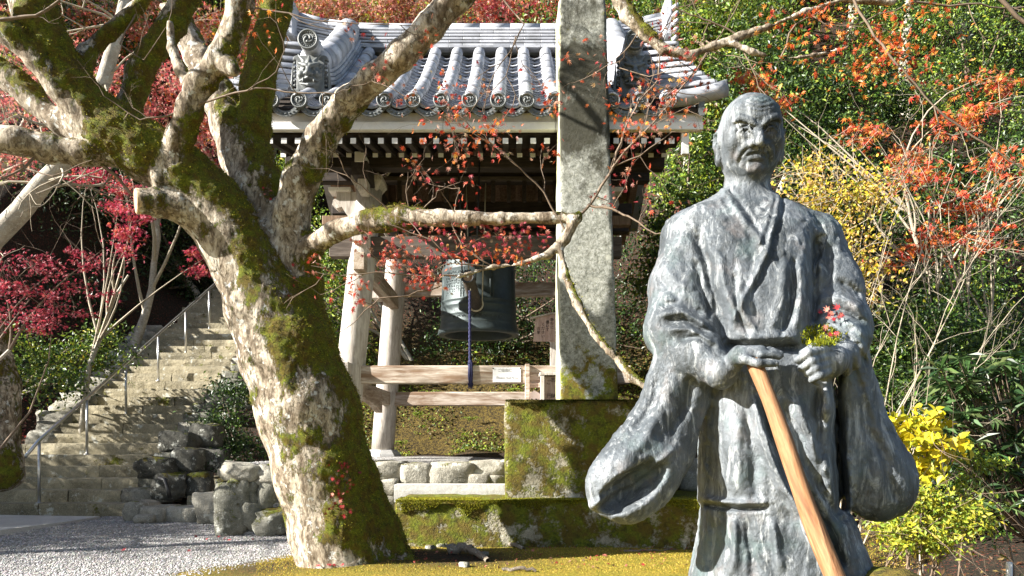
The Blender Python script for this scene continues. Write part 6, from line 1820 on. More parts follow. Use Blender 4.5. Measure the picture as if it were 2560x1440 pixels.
stick([(1255, 1425, .0), (1300, 1420, .02), (1340, 1428, .0)], .016, .010, 'pale little dead twig lying at the edge of the golden moss')
stick([(1560, 1378, .0), (1620, 1376, .01), (1690, 1374, .0)], .012, .006, 'thin dark dead twig lying along the foot of the lower block')
for k in range(9):
    q = gp(fr.uniform(1050, 1230), fr.uniform(1365, 1430), .05); q.z = gh(q.x, q.y) + .01
    s_ = fr.uniform(.03, .09)
    o = rock('soil_stone', q, (s_, s_ * .8, s_ * .6), 700 + k, M['rock_mid'], None, (0, 0, fr.uniform(0, 6)), .5, .2, 3)
    tag(o, 'small stone half sunk in the bare soil right of the trunk', 'stone', 'small stones in the bare soil')
# ------------------------------------------------------------------ trees and shrubs round the court and up the hill
def cloud(r, blobs, n, csd=.16, per=26, hollow=.55, flat_z=.6):
    """leaf positions: clusters spread through ellipsoid blobs (centre, radii), denser towards the skin"""
    vol = np.array([b[1][0] * b[1][1] * b[1][2] for b in blobs]) ** .67
    pos = []; ctr = []
    for (c, rad), w_ in zip(blobs, vol / vol.sum()):
        m_ = max(1, int(n * w_ / per)); k_ = max(4, int(n * w_))
        u = r.standard_normal((m_, 3)); u /= np.linalg.norm(u, axis=1)[:, None]
        q = u * (hollow + (1 - hollow) * r.random((m_, 1))) * (.8 + .35 * r.random((m_, 1)))
        cc = np.array(c) + q * np.array(rad); ctr.append(cc)
        i = r.integers(0, m_, k_); s = csd * (.5 + r.random((m_, 1)))[i]
        pos.append(cc[i] + s * r.standard_normal((k_, 3)) * np.array([1, 1, flat_z]))
    return np.concatenate(pos), np.concatenate(ctr)
def B(px, py, d, rx, ry, rd=None):
    k = d / F
    return (np.array(P(px, py, d), float), (rx * k, (rd if rd is not None else (rx + ry) * .5 * k), ry * k))
def plant(name, label, cat, base, blobs, n, size, shape, cols, mat='leaf', w=None, seed=1, csd=.16, per=26, group=None, trunk_r=.09, bark='trunk_grey', flatness=.45, droop=.4, stems=1, limbs=10,
          flat_z=.6, twigs=0, twig_mat='twig', jit=.16, hollow=.5, lean=None, up=(-.25, -.5, .9), twig_r=.004):
    r = np.random.default_rng(seed)
    base = np.array(base, float); base[2] = gh(base[0], base[1]) - .08
    t = thing(name, label, cat, tuple(base), group)
    pos, ctr = cloud(r, blobs, n, csd, per, hollow, flat_z)
    cen = np.mean([b[0] for b in blobs], 0)
    # trunk(s) and limbs to some of the clusters
    out = []
    tops = []
    for s_ in range(stems):
        b0 = base + (r.standard_normal(3) * np.array([.12, .12, 0]) if stems > 1 else 0)
        tgt = cen if stems == 1 else np.array(blobs[s_ % len(blobs)][0])
        tgt = b0 + (tgt - b0) * (.8 if stems == 1 else .9)
        mid = b0 + (tgt - b0) * .5 + np.array([0, 0, .1]) + .06 * np.linalg.norm(tgt - b0) * r.standard_normal(3)
        tt = np.linspace(0, 1, 9)[:, None]
        c_ = (1 - tt) ** 2 * b0 + 2 * tt * (1 - tt) * mid + tt ** 2 * tgt
        c_[1:-1] += trunk_r * .25 * r.standard_normal((7, 3))
        out.append((list(c_), list(trunk_r / (stems ** .5) * (1.15 - .85 * tt[:, 0])))); tops.append(c_)
    v, f = tubes_np(out, 8)
    o = put('trunk', np_mesh('trunk', v - base.astype(np.float32), f.ravel(), np.full(len(f), 4)), M[bark], t, tuple(base))
    lo_ = []
    for k in range(limbs):
        c_ = tops[k % len(tops)]; i = r.integers(3, 9); a = c_[min(i, 8)]; b = ctr[r.integers(len(ctr))]
        mid = (a + b) / 2 + .12 * np.linalg.norm(b - a) * r.standard_normal(3)
        tt = np.linspace(0, 1, 6)[:, None]; q = (1 - tt) ** 2 * a + 2 * tt * (1 - tt) * mid + tt ** 2 * b
        lo_.append((list(q), list(trunk_r * .42 * (1.05 - .9 * tt[:, 0]))))
    for k in range(twigs):
        a = ctr[r.integers(len(ctr))]; dv = a - cen + .5 * r.standard_normal(3); tips_ = []
        grow(r, a.copy(), dv, r.uniform(.25, .5), twig_r, 1, lo_, tips_, .6, (2, 3), .16, .02, .7, 4)
    if lo_:
        v, f = tubes_np(lo_, 4)
        o = put('branches', np_mesh('branches', v - base.astype(np.float32), f.ravel(), np.full(len(f), 4)), M[twig_mat], t, tuple(base)); o['kind'] = 'stuff'
    if n:
        cols_ = palette(r, len(pos), cols, w, jit)
        leaf_obj('crown', r, pos, size * (.65 + .7 * r.random(len(pos))), shape, cols_, M[mat], t, tuple(base), flatness=flatness, droop=droop, up=up)
    return t
SALMON = [(.60, .20, .16), (.64, .30, .22), (.55, .14, .13), (.55, .36, .24)]
ROSE = [(.50, .11, .12), (.42, .07, .09), (.52, .18, .15)]
BROWNR = [(.30, .11, .07), (.36, .15, .09), (.24, .07, .05), (.28, .17, .08)]
# --- evergreens behind the tower and on the right
plant('evergreen_tree', 'dense glossy green tree right beside the tower roof and behind the pillar', 'tree', (2.9, 11.6, 0), [B(1730, 400, 11.8, 110, 130, .8), B(1690, 560, 11.6, 80, 120, .7), B(1740, 640, 11.3, 90, 100, .7), B(1650, 700, 11.4, 60, 90, .5), B(1800, 500, 12, 110, 120, .9)], 17000, .075, 'oval', EVER + LIME[:2], 'leaf_glossy', [3, 4, 4, 3, 2, 2, 1], 11, .12, 46)
plant('evergreen_tree', 'dark camellia like tree filling the hillside behind the bald bronze head', 'tree', (4.4, 12.6, 0), [B(1960, 300, 12.6, 160, 140, 1.1), B(2060, 420, 12.4, 150, 120, 1.0), B(1900, 180, 13.0, 130, 90, .9), B(2010, 560, 12.2, 150, 120, .9), B(2150, 260, 12.8, 130, 130, 1)], 24000, .075, 'oval', EVER, 'leaf_glossy', [5, 4, 2.4, 1.6, 4], 12, .125, 46)
plant('evergreen_tree', 'yellow green leafy tree above the right end of the tower roof', 'tree', (4.2, 15.5, 0), [B(1740, 90, 15, 150, 110, 1.1), B(1880, 60, 15.4, 130, 90, 1), B(1640, 170, 14.6, 90, 90, .8), B(1780, 230, 14.4, 120, 90, .8)], 15000, .085, 'oval', LIME + EVER[1:4] + YELLOW[2:3], 'leaf', [2, 1, 3, .6, 4, 3, 2, 1], 13, .14, 44)
plant('evergreen_tree', 'fine leaved mid green tree in the top right corner of the hillside', 'tree', (9.0, 14.0, 0), [B(2420, 120, 13.4, 190, 140, 1.3), B(2330, 260, 13, 130, 120, .9), B(2520, 300, 13, 120, 140, 1), B(2220, 60, 14, 120, 90, 1)], 22000, .06, 'oval', EVER + LIME[:3], 'leaf_glossy', [4, 4, 3, 1.5, 3, 1, .6, 1.5], 14, .12, 50)
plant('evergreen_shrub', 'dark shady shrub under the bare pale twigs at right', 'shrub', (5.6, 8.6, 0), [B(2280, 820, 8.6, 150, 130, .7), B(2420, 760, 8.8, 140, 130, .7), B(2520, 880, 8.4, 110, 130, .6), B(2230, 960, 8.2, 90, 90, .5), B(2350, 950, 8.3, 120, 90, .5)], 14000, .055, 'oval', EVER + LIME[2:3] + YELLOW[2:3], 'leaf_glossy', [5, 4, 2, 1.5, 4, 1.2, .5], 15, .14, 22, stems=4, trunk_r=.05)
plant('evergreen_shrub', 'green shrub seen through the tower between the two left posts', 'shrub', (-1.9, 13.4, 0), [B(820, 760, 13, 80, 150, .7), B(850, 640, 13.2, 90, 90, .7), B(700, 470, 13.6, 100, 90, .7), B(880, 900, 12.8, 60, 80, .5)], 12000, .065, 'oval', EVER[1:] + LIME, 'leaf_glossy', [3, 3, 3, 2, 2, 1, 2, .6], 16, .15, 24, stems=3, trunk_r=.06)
plant('evergreen_shrub', 'dim shaded shrub on the bank directly behind the bell', 'shrub', (-.3, 13.8, 0), [B(1150, 880, 13.4, 130, 90, .6), B(1320, 860, 13.4, 120, 110, .6), B(1230, 700, 13.8, 150, 90, .7), B(1380, 700, 13.6, 90, 90, .6), B(1560, 700, 13.4, 100, 160, .7), B(1580, 880, 13.2, 90, 110, .6), B(1200, 800, 13.0, 160, 110, .4)], 10000, .065, 'oval', EVER + LIME[:1], 'leaf_glossy', [6, 2, .6, .3, 6, .5], 17, .15, 24, stems=3, trunk_r=.06)  # dark leaf palette paints in the shade behind the bell
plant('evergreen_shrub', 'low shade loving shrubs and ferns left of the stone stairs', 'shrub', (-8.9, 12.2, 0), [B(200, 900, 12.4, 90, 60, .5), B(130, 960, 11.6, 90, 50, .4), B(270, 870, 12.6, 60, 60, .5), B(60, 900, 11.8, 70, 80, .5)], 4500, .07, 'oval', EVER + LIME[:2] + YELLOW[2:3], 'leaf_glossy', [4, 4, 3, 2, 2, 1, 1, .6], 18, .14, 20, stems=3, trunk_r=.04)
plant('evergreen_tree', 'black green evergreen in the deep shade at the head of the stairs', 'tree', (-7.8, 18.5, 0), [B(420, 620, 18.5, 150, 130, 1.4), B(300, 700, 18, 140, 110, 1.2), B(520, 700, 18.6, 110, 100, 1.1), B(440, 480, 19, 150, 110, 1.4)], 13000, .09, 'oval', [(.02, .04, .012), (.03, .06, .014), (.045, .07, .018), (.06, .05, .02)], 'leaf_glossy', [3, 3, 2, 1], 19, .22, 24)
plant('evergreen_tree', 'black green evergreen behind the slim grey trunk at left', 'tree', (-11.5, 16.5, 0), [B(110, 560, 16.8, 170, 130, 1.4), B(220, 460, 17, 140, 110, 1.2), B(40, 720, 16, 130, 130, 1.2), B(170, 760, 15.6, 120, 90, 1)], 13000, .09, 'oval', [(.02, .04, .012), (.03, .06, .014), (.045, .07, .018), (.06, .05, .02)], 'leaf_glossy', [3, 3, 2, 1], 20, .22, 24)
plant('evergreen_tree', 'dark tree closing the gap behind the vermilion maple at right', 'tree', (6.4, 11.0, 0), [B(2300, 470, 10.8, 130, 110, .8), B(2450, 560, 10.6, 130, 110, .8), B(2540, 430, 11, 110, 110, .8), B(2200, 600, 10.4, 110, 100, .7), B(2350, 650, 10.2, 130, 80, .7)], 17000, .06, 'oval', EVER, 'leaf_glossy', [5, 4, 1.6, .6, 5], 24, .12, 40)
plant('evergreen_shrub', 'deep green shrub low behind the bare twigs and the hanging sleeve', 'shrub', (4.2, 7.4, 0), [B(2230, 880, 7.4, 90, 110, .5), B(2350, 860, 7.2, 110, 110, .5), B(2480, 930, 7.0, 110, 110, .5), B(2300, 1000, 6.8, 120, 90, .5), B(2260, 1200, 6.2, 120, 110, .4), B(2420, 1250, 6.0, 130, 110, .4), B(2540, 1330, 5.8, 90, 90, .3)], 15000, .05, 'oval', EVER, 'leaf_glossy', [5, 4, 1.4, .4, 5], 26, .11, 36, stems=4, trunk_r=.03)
plant('evergreen_shrub', 'added dark shrub standing in for the shade of the recess between stair wall and trunk', 'shrub', (-4.3, 11.4, 0), [B(560, 1060, 11.6, 50, 50, .35), B(610, 1120, 11.2, 40, 50, .35), B(590, 980, 12, 50, 40, .35), B(560, 1150, 10.9, 40, 30, .25)], 3200, .06, 'oval', EVER[:3] + EVER[4:], 'leaf_glossy', [4, 2, .7, 4], 25, .12, 30, stems=3, trunk_r=.03)  # added dark foliage that stands in for the recess's black shade
# --- maples of the hillside
plant('red_maple', 'pinkish red maple on the upper left slope behind the mossy limbs', 'maple tree', (-10.6, 14.2, 0), [B(90, 250, 14, 130, 90, .9), B(30, 380, 13.6, 90, 70, .7), B(230, 200, 14.4, 90, 80, .7), B(60, 120, 14.8, 120, 80, .9)], 4000, .07, 'star', ROSE + SALMON * 2 + LIME[:1], 'leaf', None, 31, .17, 26, flat_z=.35, twigs=60, twig_mat='twig_pale', trunk_r=.1)
plant('red_maple', 'rosy maple glowing between the two mossy upper limbs', 'maple tree', (-8.0, 15.2, 0), [B(330, 240, 14.6, 110, 80, .8), B(290, 330, 14.2, 80, 60, .6), B(420, 330, 14.8, 100, 70, .7), B(470, 220, 15, 80, 80, .7), B(470, 390, 14.6, 80, 50, .6)], 4000, .07, 'star', ROSE * 2 + RED[:1] + SALMON * 2 + ORANGE[:1], 'leaf', None, 32, .17, 26, flat_z=.35, twigs=60, twig_mat='twig_pale', trunk_r=.1)
plant('orange_maple', 'salmon and orange maple above the left gable of the tower roof', 'maple tree', (-6.2, 17.4, 0), [B(560, 110, 16.6, 150, 90, 1), B(420, 60, 17, 120, 80, .9), B(660, 60, 17, 110, 80, .8), B(640, 180, 16, 70, 70, .6), B(560, 300, 16, 80, 90, .6), B(250, 60, 17, 130, 80, 1)], 6500, .08, 'star', SALMON + ORANGE + BROWNR[:2], 'leaf', [3, 3, 2, 2, 2, 1, 2, 1, 1, 1], 33, .18, 24, flat_z=.4, twigs=70, twig_mat='twig_pale', trunk_r=.11)
plant('orange_maple', 'russet maple showing above the middle of the tiled ridge', 'maple tree', (-1.6, 17.0, 0), [B(920, 40, 16.4, 140, 50, .9), B(1060, 20, 16.6, 130, 60, .9), B(800, 20, 16.6, 100, 60, .8)], 5000, .08, 'star', BROWNR + SALMON + YELLOW[2:3] + ORANGE[:1], 'leaf', [3, 3, 2, 2, 2, 2, 1, 1, 1, 1], 34, .17, 24, flat_z=.4, twigs=60, twig_mat='twig_pale', trunk_r=.1)
plant('red_maple', 'crimson maple showing above the ridge left of the pillar top', 'maple tree', (1.0, 17.6, 0), [B(1270, 30, 16.8, 120, 50, .9), B(1370, 20, 17, 90, 50, .8), B(1190, -10, 17.2, 90, 50, .8), B(1560, 60, 16.8, 90, 70, .8)], 5000, .08, 'star', RED + SALMON[:2] + PINK[:1], 'leaf', None, 35, .17, 24, flat_z=.4, twigs=24, twig_mat='twig_pale', trunk_r=.1)
plant('evergreen_tree', 'green tree rising over the hill behind the tower ridge', 'tree', (-2.8, 19.5, 0), [B(760, 60, 18.6, 120, 80, 1), B(900, 60, 19, 120, 60, 1), B(600, 120, 18.8, 110, 100, 1), B(1130, 20, 19.2, 110, 80, 1), B(1420, 20, 19.2, 130, 80, 1)], 11000, .09, 'oval', EVER[1:4] + LIME + YELLOW[2:3], 'leaf', None, 36, .2, 22)
# crimson layers at left and the slim tree
plant('red_maple', 'dark crimson maple spreading flat layers over the lower left slope', 'maple tree', (-6.9, 7.4, 0), [B(60, 660, 7.7, 120, 26, .5), B(190, 650, 7.8, 90, 20, .4), B(120, 730, 7.6, 140, 22, .5), B(230, 728, 7.6, 60, 14, .3), B(60, 800, 7.5, 110, 34, .5), B(170, 775, 7.5, 60, 18, .3)], 1700, .038, 'star', [(.36, .03, .06), (.26, .025, .045), (.46, .06, .08), (.20, .03, .04), (.30, .07, .07)], 'leaf', None, 41, .09, 24, flat_z=.3, flatness=.6, twigs=22, twig_mat='twig', trunk_r=.05, limbs=6, twig_r=.003)
plant('red_maple', 'slim grey trunked maple with hanging crimson sprays beside the stairs', 'maple tree', (PX(203, 12.4), 12.4, 0), [B(222, 440, 12.4, 60, 40, .3), B(320, 470, 12.0, 50, 28, .3), B(300, 520, 12, 40, 24, .3), B(345, 540, 11.8, 36, 20, .25), B(330, 590, 11.6, 46, 26, .25), B(320, 630, 11.6, 30, 16, .2), B(490, 640, 12, 36, 22, .25), B(490, 675, 12, 40, 16, .2)], 2100, .055, 'star', [(.42, .04, .08), (.50, .07, .11), (.32, .03, .06), (.50, .12, .07)], 'leaf', None, 42, .08, 24, flat_z=.4, flatness=.5, twigs=14, twig_mat='twig_pale', trunk_r=.055, limbs=9, twig_r=.003)
# pale leaning tree at the far left, bare
pale = thing('leaning_tree', 'pale bare trunk leaning in from the left edge below the mossy limbs', 'tree', tuple(P(-90, 760, 8.6)))
pale.location.z = gh(pale.location.x, pale.location.y) - .1; WORLD_LOC[pale.name] = Vector(pale.location)
r = np.random.default_rng(51); out = []
q = [np.array(P(*a)) for a in ((-240, 1010, 8.8), (-110, 760, 8.7), (-20, 600, 8.6), (50, 530, 8.6), (105, 460, 8.6), (150, 415, 8.6), (190, 330, 8.6), (260, 200, 8.6), (300, 60, 8.7), (330, -80, 8.8))]
q[0][2] = gh(q[0][0], q[0][1]) - .1
out.append((q, [.14, .13, .12, .115, .105, .10, .09, .08, .07, .05]))
v, f = tubes_np(out, 12); put('trunk', np_mesh('trunk', v - np.array(pale.location, np.float32), f.ravel(), np.full(len(f), 4)), M['trunk_grey'], pale, tuple(pale.location))
out = []; tp_ = []
for i in (3, 4, 5, 6, 7, 8):
    for k in range(3): grow(r, q[i].copy(), np.array([r.normal(0, 1), -.3, r.normal(.2, .7)]), r.uniform(.6, 1.1), .016, 2, out, tp_, .6, (2, 3), .16, 0, .7, 5)
twig_obj('twigs', out, M['twig_pale'], pale, tuple(pale.location), 4, 'stuff')
edge_t = thing('tree_trunk', 'mossy old trunk cut off by the left edge beside the steps', 'tree', tuple(P(5, 1115, 9.0)))
def f_et(p):
    d = seg_d(p, np.array(P(0, 1180, 9.0)), np.array(P(-5, 960, 9.0)), .26, .21); d = smin(d, seg_d(p, np.array(P(-5, 960, 9.0)), np.array(P(-25, 830, 9.0)), .21, .17), .1)
    d = smin(d, seg_d(p, np.array(P(-25, 830, 9.0)), np.array(P(-90, 640, 9.0)), .17, .14), .1); d = smin(d, seg_d(p, np.array(P(-25, 830, 9.0)), np.array(P(-170, 700, 9.0)), .12, .08), .1)
    return d + .03 * fbm(p, 4, 3, 3)
ev_, eq_ = surface_nets(f_et, (-7.6, 8.4, -.1), (-5.7, 9.6, 3.6), .035)
o = obj('trunk', ev_, (eq_.ravel(), np.full(len(eq_), 4)), M['bark'], edge_t); vattr(o.data, 'moss', np.clip(.55 + .4 * fbm(ev_, 2.5, 2, 9), 0, 1))
# --- right hand shrubs
plant('yellow_shrub', 'tall twiggy shrub with straw yellow leaves over the statue shoulder', 'shrub', (3.0, 7.2, 0), [B(2060, 500, 7.2, 90, 90, .4), B(2120, 590, 7.0, 90, 90, .4), B(2180, 480, 7.4, 80, 90, .4), B(2150, 700, 6.9, 70, 90, .35), B(2030, 420, 7.4, 60, 50, .3)], 3400, .036, 'heart', YELLOW + [(.48, .30, .10), (.42, .30, .14), (.30, .30, .04)], 'leaf', [3, 3, 2, 2, 3, 3, 2], 61, .10, 12, stems=6, trunk_r=.020, bark='twig', limbs=40, twigs=80, twig_mat='twig_pale', flatness=.35, hollow=.2, twig_r=.004)
plant('red_maple', 'thin maple with scattered vermilion leaves among pale twigs at right', 'maple tree', (4.9, 7.9, 0), [B(2300, 450, 7.8, 110, 60, .4), B(2420, 520, 7.8, 120, 60, .45), B(2330, 600, 7.6, 100, 50, .4), B(2500, 420, 8, 80, 70, .4), B(2250, 650, 7.4, 60, 40, .3), B(2450, 610, 7.7, 90, 40, .35)], 1150, .055, 'star', RED[:2] + ORANGE[:3] + [(.50, .07, .03), (.52, .12, .03)], 'leaf', None, 62, .09, 14, stems=4, trunk_r=.030, bark='twig_pale', limbs=24, twigs=80, twig_mat='twig_pale', flatness=.45, hollow=.2, flat_z=.35, twig_r=.004)
plant('yellow_maple', 'orange tinted maple spray high on the right above the bare twigs', 'maple tree', (5.8, 9.4, 0), [B(2250, 400, 9.2, 70, 40, .3), B(2420, 280, 9.4, 60, 40, .3), B(2500, 210, 9.6, 60, 40, .3), B(2340, 320, 9.3, 60, 30, .3), B(2150, 330, 9.4, 60, 40, .3), B(1950, 260, 10, 60, 30, .3), B(1900, 200, 10, 60, 40, .3)], 1300, .065, 'star', ORANGE + RED[:2] + BROWNR[:1], 'leaf', None, 63, .1, 18, trunk_r=.04, bark='twig_pale', limbs=14, twigs=24, twig_mat='twig_pale', flat_z=.35, twig_r=.004)
# bare fan of pale stems
bare = thing('bare_shrub', 'leafless shrub fanning long pale twigs across the right side', 'shrub', (PX(2090, 5.6), 5.6, gh(PX(2090, 5.6), 5.6) - .05))
r = np.random.default_rng(71); out = []; tp_ = []
b0 = np.array(bare.location)
for tgt in ((2250, 740, 5.6), (2330, 560, 5.6), (2420, 700, 5.5), (2560, 620, 5.5), (2480, 820, 5.4), (2560, 860, 5.3), (2420, 930, 5.2), (2540, 990, 5.2), (2440, 980, 5.1), (2200, 600, 5.8), (2380, 420, 6), (2500, 380, 6), (2300, 350, 6.1), (2450, 300, 6.2), (2560, 450, 5.9), (2240, 300, 6.3))[::2]:
    T_ = np.array(P(*tgt)); root = b0 + np.array([r.uniform(-.15, .2), r.uniform(-.2, .2), 0]); mid = root + (T_ - root) * .5 + np.array([-.10 * abs(T_[0] - root[0]) - .05, 0, .06])
    tt = np.linspace(0, 1, 10)[:, None]; q = (1 - tt) ** 2 * root + 2 * tt * (1 - tt) * mid + tt ** 2 * T_; q[1:] += .02 * r.standard_normal((9, 3))
    out.append((list(q), list(.008 * (1.05 - .85 * tt[:, 0]))))
    for i in range(3, 10):
        dv = (q[i] - q[i - 1]); dv /= np.linalg.norm(dv); dv = dv + .55 * r.standard_normal(3) * np.array([1, .5, 1])
        grow(r, q[i].copy(), dv, r.uniform(.22, .5), .0032, 2 if i > 4 else 1, out, tp_, .5, (2, 3), .12, .01, .7, 4)
twig_obj('stems', out, M['twig_pale'], bare, tuple(b0), 5, 'stuff')
plant('yellow_shrub', 'bright lemon yellow heart leaved sapling right of the statue sleeve', 'shrub', (PX(2300, 4.6), 4.6, 0), [B(2300, 1050, 4.4, 75, 22, .2), B(2260, 1100, 4.35, 60, 22, .2), B(2340, 1120, 4.4, 60, 24, .2), B(2215, 1050, 4.4, 20, 26, .12), B(2310, 1170, 4.4, 50, 22, .15)], 520, .058, 'heart', [(.50, .42, .015), (.44, .40, .02), (.56, .46, .03), (.34, .34, .02)], 'leaf', [4, 2, 2, 2], 81, .05, 9, stems=4, trunk_r=.014, bark='twig', limbs=16, flatness=.55, hollow=.2, flat_z=.5, droop=1.0, twigs=8, twig_r=.0025)
plant('yellow_shrub', 'small leaved yellow green bush under the hanging bronze sleeve', 'shrub', (PX(2310, 4.4), 4.4, 0), [B(2300, 1240, 4.25, 90, 36, .22), B(2380, 1290, 4.25, 80, 40, .22), B(2250, 1310, 4.2, 60, 30, .2), B(2330, 1350, 4.2, 70, 40, .2), B(2430, 1300, 4.3, 50, 40, .2), B(2230, 1340, 4.2, 40, 40, .16)], 2800, .034, 'oval', [(.30, .33, .03), (.40, .38, .03), (.20, .26, .03), (.46, .40, .06), (.13, .20, .02)], 'leaf', [3, 3, 3, 1, 2], 82, .045, 10, stems=6, trunk_r=.014, bark='twig', limbs=34, flatness=.4, hollow=.1, twigs=30, twig_r=.002)
plant('green_shrub', 'thin upright green sprig between the yellow bush and the long leaved shrub', 'shrub', (PX(2430, 4.6), 4.6, 0), [B(2420, 1140, 4.5, 24, 50, .1), B(2470, 1160, 4.5, 40, 30, .12), B(2410, 1210, 4.5, 30, 30, .1)], 420, .036, 'oval', EVER[1:4] + LIME[:2], 'leaf_glossy', None, 83, .04, 9, stems=2, trunk_r=.01, bark='twig', limbs=14, hollow=.1)
# rhododendron: whorls of long leaves
rho = thing('rhododendron', 'dark green rhododendron with whorls of long leathery leaves at the right edge', 'shrub', (PX(2600, 5.6), 5.6, gh(PX(2600, 5.6), 5.6)))
r = np.random.default_rng(91); P_, D_ = [], []; out = []
rb0 = np.array(rho.location)
for k in range(150):
    px, py = r.uniform(2330, 2660), r.uniform(880, 1270)
    if px < 2330 + max(0, (py - 1080)) * .6 or (px < 2440 and py > 1120): continue
    d = 5.0 + .55 * r.random(); c = np.array(P(px, py, d))
    tt = np.linspace(0, 1, 6)[:, None]; mid = (rb0 + c) / 2 + np.array([.1, .1, -.2]); out.append((list((1 - tt) ** 2 * rb0 + 2 * tt * (1 - tt) * mid + tt ** 2 * c), list(.014 * (1.05 - .8 * tt[:, 0]))))
    m_ = r.integers(9, 14); a0 = r.random() * 6.28
    for j in range(m_):
        a = a0 + 6.283 * j / m_; P_.append(c); D_.append([math.cos(a), math.sin(a) * .9 - .3, .25 * r.standard_normal()])
P_ = np.array(P_); D_ = np.array(D_)
twig_obj('stems', out, M['twig'], rho, tuple(rb0), 5, 'stuff')
leaf_obj('crown', r, P_, .10 + .05 * r.random(len(P_)), 'long', palette(r, len(P_), [(.035, .075, .02), (.055, .10, .03), (.02, .045, .014), (.10, .14, .05)], None, .15), M['leaf_glossy'], rho, tuple(rb0), dirs=D_ * 2.2, flatness=.75, droop=.5)
# grassy tufts, broad leaves, label stake, white post at the lower right corner
r = np.random.default_rng(95)
gt = thing('grass_tuft', 'clump of strappy dark green leaves at the lower right corner', 'grass clump', tuple(gp(2400, 1430, .2)))
out = []; pts_, dr_ = [], []
for k in range(90):
    c = np.array(P(r.uniform(2330, 2580), r.uniform(1405, 1470), r.uniform(4.2, 4.7))); c[2] = gh(c[0], c[1])
    a = r.uniform(-1, 1); L = r.uniform(.12, .3); q = []
    for t_ in np.linspace(0, 1, 6): q.append(c + np.array([a * L * t_ * .8, r.uniform(-.01, .01) - .1 * t_ * L, L * (t_ - .55 * t_ * t_)]))
    out.append((q, list(.006 * (1.05 - np.linspace(0, 1, 6)))))
M['blade'] = m_plain('strappy_green_leaf', (.05, .085, .02), .5, .3)
twig_obj('blades', out, M['blade'], gt, tuple(gt.location), 4, 'stuff')
bl = np.array([P(a, b, 4.5) for a, b in ((2425, 1350), (2480, 1360), (2500, 1370), (2510, 1350), (2440, 1368), (2495, 1385), (2525, 1378))])
bp = thing('broad_leaf_plant', 'few round dull green leaves low in the shade near the white post', 'plant', tuple(bl.mean(0) - np.array([0, 0, .1])))
leaf_obj('leaves', r, bl, .065 * (.7 + .5 * r.random(len(bl))), 'heart', palette(r, len(bl), [(.17, .19, .03), (.12, .15, .03)]), M['leaf'], bp, tuple(bl.mean(0)), flatness=.8)
d = 4.4
ps = MB().lathe([(.018, 0), (.018, .28), (.015, .29), (.001, .292)], (PX(2523, d), d, PZ(1405, d) - .29), 14, closed=False).build('white_post', M['white'], None, True)
tag(ps, 'short white plastic post at the bottom right corner', 'post')
d = 4.5
st = thing('label_stake', 'small dark plant label on a grey stake under the yellow bush', 'plant label', (PX(2303, d), d, gh(PX(2303, d), d)))
MB().box((PX(2303, d), d, PZ(1395, d) - .05), (.022, .015, .28), bev=.003).build('stake', M['trunk_grey'], st)
MB().box((PX(2303, d), d - .012, PZ(1356, d)), (.052, .008, .085), bev=.002).build('plate', M['iron'], st)
# --- bank plants, ferns and fallen leaves on the slopes
r = np.random.default_rng(101)
q = []
for k in range(11000):
    x_ = r.uniform(-3.0, 3.2); y_ = 11.75 + 1.6 * r.random() ** 1.3
    q.append((x_, y_, 0))
q = np.array(q); q[:, 2] = ground_h(q[:, 0], q[:, 1]) + .03 + .05 * r.random(len(q))
keep = vnoise(q.astype(np.float32), 1.6, 8) + .5 * r.random(len(q)) > .05; q = q[keep]
o = leaf_obj('bank_plants', r, q, .03 + .035 * r.random(len(q)), 'oval', palette(r, len(q), EVER[1:4] + LIME[:2] + [(.17, .12, .04), (.10, .09, .02)], [2, 3, 3, 2, 2, 3, 3], .2), M['leaf'], None, (0, 12, .8), flatness=.35, up=(-.2, -.9, .5))
r2 = np.random.default_rng(103)
for k, (px, py, d) in enumerate(((1045, 1040, 12.0), (1232, 905, 12.4), (1030, 990, 12.0), (1240, 995, 12.2), (1010, 1110, 11.9), (1080, 985, 12.2), (1180, 1050, 12.0), (1275, 980, 12.1))):
    c = np.array(P(px, py, d)); t = thing('fern', 'bright green fern frond growing on the bank behind the low rails', 'fern', tuple(c), 'ferns on the bank')
    pp, dd = [], []
    for s_ in range(4 if k != 1 else 2):
        a = r2.uniform(0, 6.28); L = r2.uniform(.16, .26)
        for i in range(12):
            t_ = (i + 1) / 12; pos = c + np.array([math.cos(a) * L * t_, -.08 - .05 * t_, L * (.9 * t_ - .8 * t_ * t_)])
            for sd in (-1, 1):
                pp.append(pos); dd.append([math.cos(a + sd * 1.2), -.2, math.sin(a) * .2 - .1])
    pp, dd = np.array(pp), np.array(dd)
    leaf_obj('fronds', r2, pp, .055 * (1.1 - .8 * np.tile(np.repeat(np.linspace(0, 1, 12), 2), len(pp) // 24)), 'long', palette(r2, len(pp), [(.20, .28, .03), (.28, .34, .05)]), M['leaf'], t, tuple(c), dirs=dd * 3, flatness=.6, up=(0, -1, .4))
x_ = r.uniform(-9.6, -7.5, 2600); y_ = 10.2 + 4.5 * r.random(2600); q = np.stack([x_, y_, ground_h(x_, y_) + .03], 1)
leaf_obj('leaf_litter', r, q, .035 + .03 * r.random(len(q)), 'star', palette(r, len(q), [(.40, .05, .04), (.30, .05, .05), (.45, .20, .12), (.5, .33, .22), (.22, .10, .05)]), M['leaf'], None, (-8.5, 12, 0), flatness=.7, up=(0, -.4, 1))
x_ = r.uniform(2.2, 9, 2600); y_ = 4.3 + 5 * r.random(2600); q = np.stack([x_, y_, ground_h(x_, y_) + .02], 1)
leaf_obj('leaf_litter', r, q, .03 + .03 * r.random(len(q)), 'oval', palette(r, len(q), [(.12, .06, .025), (.20, .11, .04), (.08, .045, .02), (.25, .18, .06)]), M['leaf'], None, (5, 6, 0), flatness=.7, up=(0, -.4, 1))
